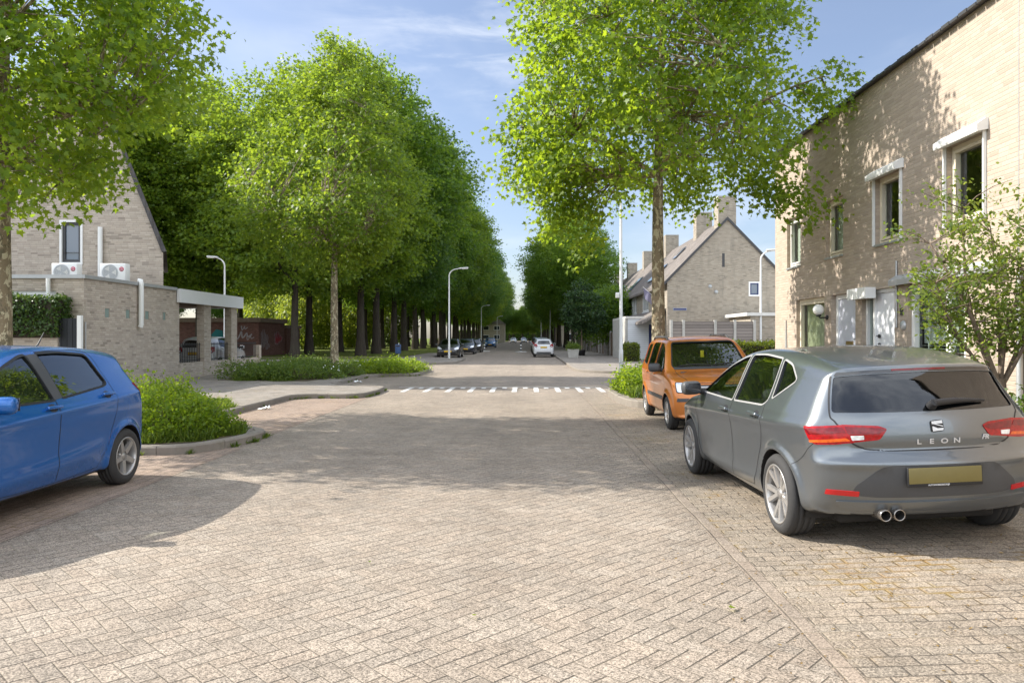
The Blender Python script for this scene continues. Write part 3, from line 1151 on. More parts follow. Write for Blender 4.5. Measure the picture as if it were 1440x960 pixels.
make_tree('plane_tree', 'plane tree with mottled trunk behind the orange car, crown against the sky', (2.80, 15.95, 0.1), 11, 12.5, 0.165,
          [(3.8, 1.4), (4.5, 2.2), (5.3, 2.5), (6.4, 2.6), (8.2, 2.45), (9.8, 2.1), (11.2, 1.6), (12.5, 0.5)], 800, 70, 0.122, LOBED,
          MT['bark_plane'], MT['leaf_plane'], 'young plane trees', spray_len=0.55, spread=0.18, droop=0.5, nlimb=28, lean=(-0.1, -1.1), flare=1.25, lumps=0.45, lmin=4.9,
          keep=lambda C: (np.hypot(C[:, 0], C[:, 1]) > 2.2 - 1.7 * np.clip(C[:, 2] - 4.3, 0, 3)) & (C[:, 2] > 4.6 + 0.9 * np.clip(C[:, 0] - 1.6, 0, 3)) & (C[:, 0] + 2.8 < 0.345 * (C[:, 1] + 15.95)) & (C[:, 0] + 2.8 > 0.005 * (C[:, 1] + 15.95)),
          more=[(-2.2, -0.3, 4.7), (-2.0, 0.2, 4.4), (-1.7, -0.2, 4.1), (-1.4, 0.1, 4.5), (-2.6, 0, 5.0), (-1.9, 0, 3.8), (1.7, -0.9, 4.7), (2.0, -1.0, 4.4), (2.2, -1.1, 4.15), (-2.9, 0, 5.5), (-3.0, -.2, 5.7), (2.7, -1.6, 6.0), (2.9, -1.5, 6.3)])
make_tree('plane_tree', 'plane tree with speckled trunk beside the blue car and ivy wall', (-9.5, 13.5, 0.1), 23, 12.5, 0.175,
          [(3.2, 2.0), (4.2, 3.0), (5.2, 3.5), (6.4, 3.5), (8.0, 3.2), (9.6, 2.7), (11.0, 1.9), (12.0, 0.6)], 860, 68, 0.138, LOBED,
          MT['bark_plane'], MT['leaf_plane'], 'young plane trees', spray_len=0.55, spread=0.19, droop=0.5, nlimb=28, lean=(0.3, 0.0), flare=1.25, lumps=0.35, lmin=4.6,
          keep=left_keep)
make_tree('plane_tree', 'plane tree with pale thin trunk growing out of the planted bed', (-7.45, 28.8, 0.1), 37, 13.0, 0.165,
          [(4.4, 1.2), (5.0, 2.3), (6.2, 2.85), (7.4, 2.8), (9.0, 2.35), (10.6, 1.8), (12.0, 1.2), (13.3, 0.4)], 720, 46, 0.155, LOBED,
          MT['bark_plane'], MT['leaf_mid'], 'young plane trees', spray_len=0.55, spread=0.21, droop=0.4, nlimb=24, flare=1.25, lumps=0.85, lmin=5.0)

# --- avenue of tall dark-trunked trees
AV = []
for k, sd in enumerate((5, 8, 13)):
    AV.append(make_tree('avenue_tree', 'x', (0, 0, 0), sd, 21, 0.33,
              [(5.6, 1.8), (7.0, 4.0), (9.5, 5.6), (13.0, 6.2), (17.0, 5.8), (20.5, 4.3), (23.5, 0.8)], 1150, 48, 0.275, SPRIG,
              MT['bark_dark'], MT['leaf_oak'], 'x', lmin=6.0, spray_len=0.9, spread=0.42, droop=0.25, nlimb=24, flare=1.5, lumps=0.6, twigs=140, sides=12, wob=0.12))
rt = random.Random(77)
first = [True, True, True]


def avenue(x, y, s, label, group, sz=1.0, k=None):
    k = rt.randrange(3) if k is None else k
    if first[k]:
        o = AV[k]
        first[k] = False
    else:
        o = copy_tree(AV[k])
    o.location = (x, y, 0.1)
    o.rotation_euler = (0, 0, rt.uniform(0, 6.28))
    o.scale = (s, s, s * sz)
    o['label'] = label
    o['group'] = group
    return o


y = 59.0
i = 0
while y < 270:
    near = ['tall tree at the front of the avenue, nearest the planted bed', 'tall avenue tree just left of the first dark parked car'] 
    lab = near[i] if i < 2 else 'tall dark trunked tree in the front row along the parked cars'
    o = avenue(-13.4 + rt.uniform(-0.35, 0.35), y, rt.uniform(0.97, 1.12) * (1.0 if y > 56 else 0.95), lab, 'front row of the avenue')
    if i % 3 != 1:
        for ch in o.children:
            if ch.name.startswith('crown'):
                ch.material_slots[0].link = 'OBJECT'
                ch.material_slots[0].material = MT['leaf_mid' if i % 3 == 0 else 'leaf_deep']
    y += 7.4 + rt.uniform(-0.5, 0.5)
    i += 1
y = 64.0
while y < 240:
    avenue(-19.0 + rt.uniform(-0.5, 0.5), y, rt.uniform(0.90, 1.02), 'tall tree in the second row of the avenue', 'second row of the avenue')
    y += 10.5 + rt.uniform(-1.5, 1.5)
for (x, y, s, lab) in [(-15.9, 51.0, 0.86, 'tall tree with a slim trunk in front of the graffiti shed'),
                       (-24.0, 54.5, 0.88, 'tall tree seen between the carport and the brick house'),
                       (-26.5, 54.0, 0.82, 'park tree partly hidden by the brick gable house'),
                       (-30.5, 49.0, 0.84, 'park tree rising over the roof slope of the gable house'),
                       (-34.0, 66.0, 0.98, 'park tree far behind the gable house'),
                       (-40.0, 60.0, 0.98, 'park tree hidden mostly by the left brick house'),
                       (-30.0, 78.0, 1.0, 'park tree behind the graffiti shed roof')]:
    o = avenue(x, y, s, lab, 'park trees left of the avenue')
    if True:
        for ch in o.children:
            if ch.name.startswith('crown'):
                ch.material_slots[0].link = 'OBJECT'
                ch.material_slots[0].material = MT['leaf_mid']

for k in range(18):
    avenue(-38 - 4.5 * k + rt.uniform(-2, 2), 128 + 8 * (k % 3) + rt.uniform(-4, 4), rt.uniform(0.8, 1.0), 'tree in the far wood edge closing the park on the left', 'far trees closing the park')

# right row
y = 88
while y < 275:
    avenue(5.1 + rt.uniform(-0.3, 0.3), y, rt.uniform(0.70, 0.78), 'tall tree lining the right pavement beyond the white car', 'right row of street trees', 0.98)
    y += 9.5 + rt.uniform(-1, 1)
# closing the view at the far end
for k in range(9):
    avenue(-18 + k * 5.2, 300 + rt.uniform(-12, 20), 0.6, 'distant tree at the far end of the street', 'trees closing the far end')

# willow-like bright tree between the trunks
make_tree('willow_tree', 'bright hanging willow glowing between the dark avenue trunks', (-27.0, 92.0, 0.1), 91, 9, 0.3,
          [(0.6, 2.4), (2.5, 3.6), (5.0, 3.8), (7.5, 2.8), (9.0, 0.7)], 420, 30, 0.34, OVAL, MT['bark_brown'], MT['leaf_willow'],
          spray_len=1.1, spread=0.3, droop=1.2, nlimb=12, twigs=60)
wl = bpy.data.objects['willow_tree']
for (x, y, lab) in [(-33, 97, 'bright willow further left among the park trunks'), (-22, 120, 'bright willow behind the second avenue row'), (-24.5, 103, 'bright willow in the gap right of the graffiti shed'), (-29, 118, 'bright willow deep in the park behind the trunks')]:
    plant_tree(wl, (x, y, 0.1), rt.uniform(0, 6), (1, 1, 1), lab)

# small dark tree in a black pot, dark bushes along the fences, right side
make_tree('potted_tree', 'small dark round tree in a black pot by the concrete planter', (4.35, 60.0, 0.30), 51, 6, 0.075,
          [(1.7, 0.8), (2.6, 1.5), (3.6, 1.6), (4.6, 1.25), (5.5, 0.4)], 210, 34, 0.20, OVAL, MT['bark_brown'], MT['leaf_dark'],
          spray_len=0.4, spread=0.2, droop=0.2, nlimb=10, twigs=50)
pp = MB()
pp.lathe([(0.02, 0.0), (0.24, 0.0), (0.31, 0.40), (0.33, 0.42), (0.33, 0.46), (0.28, 0.46), (0.26, 0.38), (0.02, 0.38)], 20, c=(4.35, 60.0, 0.108))
tag(pp.build('flower_pot', MT['black_plastic']), 'black plant pot holding the small dark tree', 'plant pot')
make_tree('garden_tree', 'leafy green garden tree leaning over the concrete wall', (7.15, 62.5, 0.1), 57, 6, 0.10,
          [(1.2, 1.0), (2.4, 1.6), (3.8, 1.7), (5.0, 1.2), (5.9, 0.3)], 260, 32, 0.22, OVAL, MT['bark_brown'], MT['leaf_oak'],
          spray_len=0.45, spread=0.25, droop=0.2, nlimb=10, twigs=40)
gt = bpy.data.objects['garden_tree']
for (x, y, s, lab) in [(7.2, 72.0, 1.0, 'garden tree between the fence panels further down the street'), (7.0, 81.0, 1.1, 'garden tree at the far end of the garden fences'),
                       (10.4, 118.0, 2.0, 'large round tree behind the last row house')]:
    plant_tree(gt, (x, y, 0.1), rt.uniform(0, 6), (s, s, s), lab, 'garden trees on the right')

# little multi-stemmed tree in the right front garden
def small_garden_tree():
    rng = np.random.default_rng(70)
    T = thing('apple_tree', 'small crooked tree with sparse leaves in the right front garden', 'tree', (5.62, 8.85, 0.11))
    mb = MB()
    stems = []
    mb.tube([(0, 0, -0.05), (0.01, 0, 0.35), (-0.01, 0.0, 0.75), (-0.02, 0, 0.98)], [0.085, 0.072, 0.066, 0.062], 10)
    C = []
    for k, (dx, dy, dz, r) in enumerate([(-0.75, 0.15, 1.9, 0.05), (0.55, -0.3, 2.1, 0.05), (-0.2, 0.4, 2.4, 0.045), (0.2, 0.5, 2.1, 0.04), (-0.95, -0.35, 1.35, 0.035), (0.75, 0.2, 1.5, 0.035), (0.1, -0.65, 1.8, 0.035)]):
        b = np.array([-0.02, 0, 0.85])
        e = b + np.array([dx, dy, dz * 0.92])
        pts = limb(mb, b, e, r * 0.72, r * 0.2, rng, -0.08 if k != 4 else 0.12, 7, 7)
        for j, p in enumerate(pts[2:]):
            for q in range(4):
                a = rng.uniform(0, 2 * PI)
                L = rng.uniform(0.25, 0.7)
                t = p + np.array([math.cos(a) * L, math.sin(a) * L * 0.8, rng.uniform(-0.1, 0.75) * L + 0.05])
                limb(mb, p, t, 0.008, 0.003, rng, 0.1, 3, 4)
                for w in range(4):
                    C.append(p + (t - p) * rng.uniform(0.4, 1.08) + rng.normal(size=3) * 0.05)
    mb.build('trunk', MT['bark_brown'], T, world=False)
    C = np.array(C)
    L = sprays(rng, C, 1.3, 11, 0.12, 0.06, 0.15, 0.062, flat=0.9)
    leaves('crown', OVAL, *L, MT['leaf_apple'], T, False, rng=rng)


small_garden_tree()


# --- shrubs
def shrub(name, label, loc, seed, rx, ry, h, n, leaf, shape, mat, cat='shrub', group=None, stems=True, lumps=0.3, kind=None, rotz=0, droop=0.1, up=0.9, spikes=0):
    rng = np.random.default_rng(seed)
    T = thing(name, label, cat, loc, rotz, group)
    if kind:
        T['kind'] = kind
    th = rng.uniform(0, 2 * PI, n)
    cz = rng.random(n) ** 0.8
    u = np.sqrt(rng.random(n))
    u = np.where(rng.random(n) < 0.6, 0.8 + 0.2 * u, u)
    R = np.sqrt(np.clip(1 - (cz * 0.96) ** 2.2, 0, 1))
    d = norm(np.stack([np.cos(th) * R, np.sin(th) * R, cz], 1))
    m = lump(d, rng, 30, lumps, 12)
    C = np.stack([np.cos(th) * R * rx * u * m, np.sin(th) * R * ry * u * m, cz * h * m * (0.55 + 0.45 * u)], 1)
    C[:, 2] = np.maximum(C[:, 2], 0.04)
    mb = MB()
    for k in range(min(40, n)):
        c = C[k]
        limb(mb, (c[0] * 0.25, c[1] * 0.25, -0.03), c, 0.012, 0.004, rng, 0.1, 3, 4)
    for k in range(spikes):
        a = rng.uniform(0, 6.28)
        b = np.array([math.cos(a) * rx * rng.uniform(0, 0.8), math.sin(a) * ry * rng.uniform(0, 0.8), h * 0.5])
        e = b + np.array([rng.normal() * 0.12, rng.normal() * 0.12, h * rng.uniform(0.55, 0.75)])
        limb(mb, b, e, 0.006, 0.003, rng, 0.05, 3, 4)
        C = np.vstack([C, b + (e - b) * np.linspace(0.3, 1, 6)[:, None]])
    mb.build('stem', MT['bark_brown'], T, world=False)
    L = sprays(rng, C, -0.2, 9, leaf * 2.2, leaf * 1.1, droop, leaf, up=up, flat=0.8)
    leaves('foliage', shape, *L, mat, T, False, rng=rng)
    return T


def blades(name, label, pts, seed, n, h, mat, cat='grass', kind='stuff', lean=0.45, width=1.0, z=0.112):
    """tufts of grass over a polygon given as a list of (x, y, radius) spots"""
    rng = np.random.default_rng(seed)
    S = np.array(pts)
    k = rng.choice(len(S), n, p=S[:, 2] ** 2 / (S[:, 2] ** 2).sum())
    a = rng.uniform(0, 2 * PI, n)
    r = np.sqrt(rng.random(n)) * S[k, 2]
    P = np.stack([S[k, 0] + np.cos(a) * r, S[k, 1] + np.sin(a) * r, np.full(n, z)], 1)
    tip = rng.normal(size=(n, 3)) * lean
    tip[:, 2] = 1
    nr = rng.normal(size=(n, 3))
    sz = h * rng.uniform(0.4, 1.15, n)
    sh = BLADE.copy()
    sh[:, 0] *= width
    o = leaves(name, sh, P, tip, norm(nr), sz, mat, None, True, fold=0.0, rng=rng)
    return tag(o, label, cat, kind=kind)


# nose in front of the blue car
for (x, y, z, sd, rx, ry, h, n, lab) in [(-6.0, 11.7, 0.11, 1, 0.95, 0.95, 0.74, 560, 'bright yellow-green bush behind the blue car, the larger of the two on the kerb nose'),
                                    (-5.2, 11.2, 0.11, 2, 0.78, 0.75, 0.46, 460, 'low green bush spilling towards the kerb beside the blue car')]:
    shrub('bush', lab, (x, y, z), sd, rx, ry, h, int(n * 1.9), 0.058, OVAL, MT['leaf_lime'], lumps=0.6, spikes=14)
blades('grass', 'tall grass tufts on the kerb nose beside the blue car', [(-4.85, 10.75, 0.35), (-4.6, 11.3, 0.3), (-5.6, 10.5, 0.3), (-4.75, 11.8, 0.3), (-5.2, 10.55, 0.3)], 3, 2600, 0.19, MT['blade'], lean=0.7)
blades('grass.001', 'thin grass growing between the pavement tiles near the drive', [(-6.6, 15.5, 0.5), (-7.2, 16.6, 0.55), (-7.5, 15.2, 0.5), (-6.5, 14.3, 0.4), (-7.9, 17.4, 0.4)], 4, 9000, 0.12, MT['blade'])
# planted bed
rs_ = random.Random(9)
spots = []
for k in range(24):
    y0 = 26.2 + 8.2 * rs_.random()
    xl, xr = -10.2, (-7.6 if y0 < 29.6 else -5.3)
    spots.append((rs_.uniform(xl, xr), y0))
spots += [(-10.0, 26.4), (-9.0, 26.1), (-8.1, 25.9), (-7.5, 27.0), (-7.2, 28.4), (-6.4, 31.0), (-5.4, 31.3), (-5.3, 33.0)]
for k, (x, y) in enumerate(spots):
    right = x > -7.2 and y > 29.5
    shrub('ground_cover_plant', 'bright green plant at the road end of the planted bed' if right else 'dark green bushy plant in the planted bed under the pale plane tree', (x, y, 0.11), 100 + k,
          rs_.uniform(0.75, 1.05), rs_.uniform(0.75, 1.05), rs_.uniform(0.30, 0.50), 210, 0.085, OVAL, MT['leaf_lime'] if right else MT['leaf_shrub'], 'plant',
          'bright plants at the bed end' if right else 'green plants in the bed', lumps=0.55, spikes=4)
blades('grass.002', 'short sunlit grass strip at the kerb of the planted bed', [(-5.0, 31.2, 0.5), (-4.95, 32.4, 0.4), (-4.95, 33.6, 0.5), (-5.6, 30.7, 0.5), (-7.0, 29.6, 0.5), (-9.6, 25.4, 0.4), (-8.3, 25.2, 0.4)], 6, 7000, 0.14, MT['blade'])
# flowers of the bed
rng = np.random.default_rng(12)
n = 70
P = np.stack([rng.uniform(-10.2, -6.4, n), rng.uniform(25.8, 30.5, n), rng.uniform(0.40, 0.68, n)], 1)
fl = leaves('white_flowers', SPRIG, P, rng.normal(size=(n, 3)), norm(rng.normal(size=(n, 3)) * 0.4 + np.array([0, -0.6, 1])), rng.uniform(0.035, 0.07, n), MT['petal'], None)
tag(fl, 'scattered small white flowers over the planted bed', 'flowers', kind='stuff')
# verge on the right by the lamp
for k, (x, y, rx, h, n) in enumerate([(2.80, 18.5, 0.48, 0.40, 260), (2.85, 19.7, 0.52, 0.46, 300), (3.3, 20.9, 0.6, 0.52, 260)]):
    lab = ['low leafy plant at the gravel edge behind the orange car', 'flowering plant in the middle of the verge behind the orange car', 'leafy plant at the back of the verge near the lamp post'][k]
    shrub('verge_plant', lab, (x, y, 0.16), 60 + k, rx, rx, h, n, 0.085, OVAL, MT['leaf_lime'] if k < 2 else MT['leaf_shrub'], 'plant', 'plants on the right verge', lumps=0.35, spikes=12)
blades('grass.003', 'loose grass on the verge beside the orange car', [(2.75, 17.6, 0.35), (2.6, 18.8, 0.3), (2.6, 20.0, 0.3), (3.5, 19.5, 0.6)], 8, 2600, 0.30, MT['blade'], z=0.162)
# front garden right
for k, (x, y, rx, h, n, m, lab) in enumerate([
        (5.55, 8.2, 0.42, 0.55, 240, 'leaf_shrub', 'leafy garden plant at the foot of the small crooked tree'),
        (5.75, 7.4, 0.45, 0.5, 240, 'leaf_lime', 'pale green garden plant at the right edge behind the grey car'),
        (5.5, 9.8, 0.45, 0.6, 240, 'leaf_shrub', 'garden plant between the small tree and the big window'),
        (5.7, 11.4, 0.5, 0.55, 200, 'leaf_lime', 'low garden plant under the big window'),
        (5.6, 6.4, 0.42, 0.55, 220, 'leaf_lime', 'garden plant just outside the right edge')]):
    shrub('garden_plant', lab, (x, y, 0.16), 80 + k, rx, rx, h, n, 0.075, OVAL, MT[m], 'plant', 'plants in the right front garden', spikes=8)
blades('grass.004', 'long arching grass blades at the foot of the small crooked tree', [(5.35, 8.7, 0.25), (5.6, 9.2, 0.25), (5.4, 8.0, 0.2), (5.35, 7.4, 0.25)], 10, 900, 0.62, MT['blade'], lean=0.5, width=0.55, z=0.162)
n = 26
P = np.stack([rng.uniform(5.25, 5.6, n), rng.uniform(8.3, 9.0, n), rng.uniform(0.55, 0.8, n)], 1)
fl = leaves('lilac_flowers', SPRIG, P, rng.normal(size=(n, 3)), norm(rng.normal(size=(n, 3))), rng.uniform(0.05, 0.08, n), MT['petal_lilac'], None)
tag(fl, 'lilac flowers among the long blades under the small tree', 'flowers', kind='stuff')


def hedge(name, label, x0, x1, y0, y1, h, n, leaf, mat, seed, cat='hedge', z0=0.1, core=True):
    rng = np.random.default_rng(seed)
    T = thing(name, label, cat, ((x0 + x1) / 2, (y0 + y1) / 2, z0))
    w, d = (x1 - x0) / 2, (y1 - y0) / 2
    A = np.array([2 * d * h, 2 * d * h, 2 * w * h, 2 * w * h, 4 * w * d])
    f = rng.choice(5, n, p=A / A.sum())
    u, v = rng.uniform(-1, 1, n), rng.random(n)
    P = np.zeros((n, 3))
    nr = np.zeros((n, 3))
    for k in range(5):
        s = f == k
        if k < 2:
            sg = -1 if k == 0 else 1
            P[s] = np.stack([np.full(s.sum(), sg * w), u[s] * d, v[s] * h], 1)
            nr[s] = (sg, 0, 0.4)
        elif k < 4:
            sg = -1 if k == 2 else 1
            P[s] = np.stack([u[s] * w, np.full(s.sum(), sg * d), v[s] * h], 1)
            nr[s] = (0, sg, 0.4)
        else:
            P[s] = np.stack([u[s] * w, (v[s] * 2 - 1) * d, np.full(s.sum(), h)], 1)
            nr[s] = (0, 0, 1)
    wave = np.sin(P[:, 0] * 3.1 + P[:, 2] * 2) * 0.03 + np.sin(P[:, 1] * 4.3 + P[:, 0] * 1.7) * 0.025
    P = P + nr * (rng.normal(size=(n, 1)) * 0.045 + wave[:, None])
    tip = rng.normal(size=(n, 3)) + np.array([0, 0, 0.4])
    nn = norm(nr + rng.normal(size=(n, 3)) * 0.6)
    mb = MB()
    mb.bbox(-w + 0.07, w - 0.07, -d + 0.07, d - 0.07, -0.05, h - 0.07, 0.06)
    mb.build('stem', MT['bark_dark'], T, world=False)
    leaves('foliage', OVAL, P, tip, nn, leaf * rng.uniform(0.6, 1.2, n), mat, T, False, rng=rng)
    return T


hedge('hedge', 'clipped sunlit hedge between the orange car and the right house', 6.05, 10.6, 22.7, 23.9, 1.28, 15000, 0.085, MT['leaf_hedge'], 31)
hedge('hedge', 'small square dark hedge in front of the white porch', 5.95, 6.75, 45.2, 46.5, 1.05, 3200, 0.10, MT['leaf_hedge'], 32)

# weeds and tufts in the kerb joints
spots = []
rw = random.Random(4)
for ln_, n_ in ((LEFT, 90),):
    pts = [p for p in ln_ if 2 < p.y < 31]
    for k in range(n_):
        i = rw.randrange(len(pts) - 1)
        q = pts[i].lerp(pts[i + 1], rw.random())
        spots.append((q.x + rw.uniform(-0.02, 0.02), q.y, rw.uniform(0.02, 0.07)))
o = blades('weeds', 'small weeds growing in the kerb joints', spots, 15, 2600, 0.09, MT['blade'], 'weeds', lean=0.7, width=1.4)
o.location.z = -0.105
rng = np.random.default_rng(41)
n = 900
sg = rng.random(n) < 0.5
P = np.stack([np.where(sg, rng.normal(4.15, 0.12, n), rng.uniform(1.7, 4.2, n)), rng.uniform(3.0, 15.5, n), rng.uniform(0.006, 0.014, n)], 1)
P = P[(P[:, 0] < 4.28)]
P[:, 2] += 0.036 * (P[:, 0] - 1.56)
m = len(P)
o = leaves('leaf_litter', OVAL, P, rng.normal(size=(m, 3)) * np.array([1, 1, 0.1]), norm(rng.normal(size=(m, 3)) * 0.15 + np.array([0, 0, 1])), rng.uniform(0.01, 0.035, m), MT['dry_leaf'], None, rng=rng)
tag(o, 'dry leaf litter gathered along the right kerb under the parked cars', 'leaves', kind='stuff')

hedge('hedge', 'distant tall hedge closing the far end of the street', -30, 30, 318, 322, 4.2, 9000, 0.8, MT['leaf_oak'], 34)
for k in range(5):
    avenue(-9 + k * 3.6, 262 + 9 * (k % 2), 0.52, 'slim distant tree beyond the far cars', 'trees closing the far end')
# ------------------------------------------------------------------ buildings
class Plane:
    """a wall plane: O corner on the ground, u along the wall, n outward; depth counts inwards"""

    def __init__(s, O, u, n):
        s.O, s.u, s.n = Vector(O), Vector(u).normalized(), Vector(n).normalized()

    def p(s, a, z, d=0.0):
        q = s.O + s.u * a - s.n * d
        return (q.x, q.y, q.z + z)

    def quad(s, mb, a0, a1, z0, z1, d=0.0, mi=0):
        pts = [s.p(a0, z0, d), s.p(a1, z0, d), s.p(a1, z1, d), s.p(a0, z1, d)]
        nn = (Vector(pts[1]) - Vector(pts[0])).cross(Vector(pts[3]) - Vector(pts[0]))
        if nn.dot(s.n) < 0:
            pts = pts[::-1]
        mb.add(pts, [(0, 1, 2, 3)], mi)

    def box(s, mb, a0, a1, z0, z1, d0, d1, mi=0):
        mb.extrude([s.p(a0, z0, d0), s.p(a1, z0, d0), s.p(a1, z1, d0), s.p(a0, z1, d0)], -s.n * (d1 - d0), mi)

    def wall(s, mb, L, H, holes, depth=0.14, mi=0, mr=0, z0=0.0):
        us = sorted({0.0, L} | {h[0] for h in holes} | {h[1] for h in holes})
        zs = sorted({z0, H} | {h[2] for h in holes} | {h[3] for h in holes})
        for a0, a1 in zip(us[:-1], us[1:]):
            for b0, b1 in zip(zs[:-1], zs[1:]):
                ca, cb = (a0 + a1) / 2, (b0 + b1) / 2
                if any(h[0] < ca < h[1] and h[2] < cb < h[3] for h in holes):
                    continue
                s.quad(mb, a0, a1, b0, b1, 0, mi)
        for (a0, a1, b0, b1) in [h[:4] for h in holes]:
            for pts, inn in (([s.p(a0, b0), s.p(a0, b1), s.p(a0, b1, depth), s.p(a0, b0, depth)], s.u),
                             ([s.p(a1, b0), s.p(a1, b1), s.p(a1, b1, depth), s.p(a1, b0, depth)], -s.u),
                             ([s.p(a0, b0), s.p(a1, b0), s.p(a1, b0, depth), s.p(a0, b0, depth)], Vector((0, 0, 1))),
                             ([s.p(a0, b1), s.p(a1, b1), s.p(a1, b1, depth), s.p(a0, b1, depth)], Vector((0, 0, -1)))):
                nn = (Vector(pts[1]) - Vector(pts[0])).cross(Vector(pts[2]) - Vector(pts[0]))
                if nn.dot(inn) < 0:
                    pts = pts[::-1]
                mb.add(pts, [(0, 1, 2, 3)], mr)


def ring(P, mb, a0, a1, z0, z1, w, d0, d1, mi=0, wb=None):
    """a rectangular frame of four butted bars"""
    wb = w if wb is None else wb
    P.box(mb, a0, a0 + w, z0, z1, d0, d1, mi)
    P.box(mb, a1 - w, a1, z0, z1, d0, d1, mi)
    P.box(mb, a0 + w, a1 - w, z1 - w, z1, d0, d1, mi)
    P.box(mb, a0 + w, a1 - w, z0, z0 + wb, d0, d1, mi)


def window(par, P, hole, depth, fmat, pmat, fw=0.055, sash=True, sill=True, sillmat=None, mull=(), label=None, sashmat=None):
    a0, a1, z0, z1 = hole[:4]
    g = 0.002
    mb = MB()
    ring(P, mb, a0 + g, a1 - g, z0 + g, z1 - g, fw, depth - 0.05, depth + 0.03)
    for m in mull:
        P.box(mb, a0 + m - fw / 2, a0 + m + fw / 2, z0 + fw + g, z1 - fw - g, depth - 0.047, depth + 0.03)
    o = mb.build('window', fmat, par)
    if label:
        o['label'] = label
    if sash:
        sb = MB()
        xs = [a0 + fw] + [a0 + m for m in mull] + [a1 - fw]
        for b0, b1 in zip(xs[:-1], xs[1:]):
            ring(P, sb, b0 + 0.012, b1 - 0.012, z0 + fw + 0.012, z1 - fw - 0.012, 0.045, depth - 0.065, depth + 0.02)
        sb.build('sash', sashmat or fmat, o)
    pb = MB()
    P.box(pb, a0 + fw + 0.02, a1 - fw - 0.02, z0 + fw + 0.02, z1 - fw - 0.02, depth + 0.0, depth + 0.012)
    pb.build('pane', pmat, o)
    if sill:
        s = MB()
        P.box(s, a0 + g, a1 - g, z0 - 0.04, z0 - 0.002, -0.035, depth + 0.02)
        s.build('sill', sillmat or MT['grey_metal'], o)
    return o


def pipe(par, name, pts, r, mat, n=10):
    mb = MB()
    mb.tube(pts, r, n)
    return mb.build(name, mat, par)


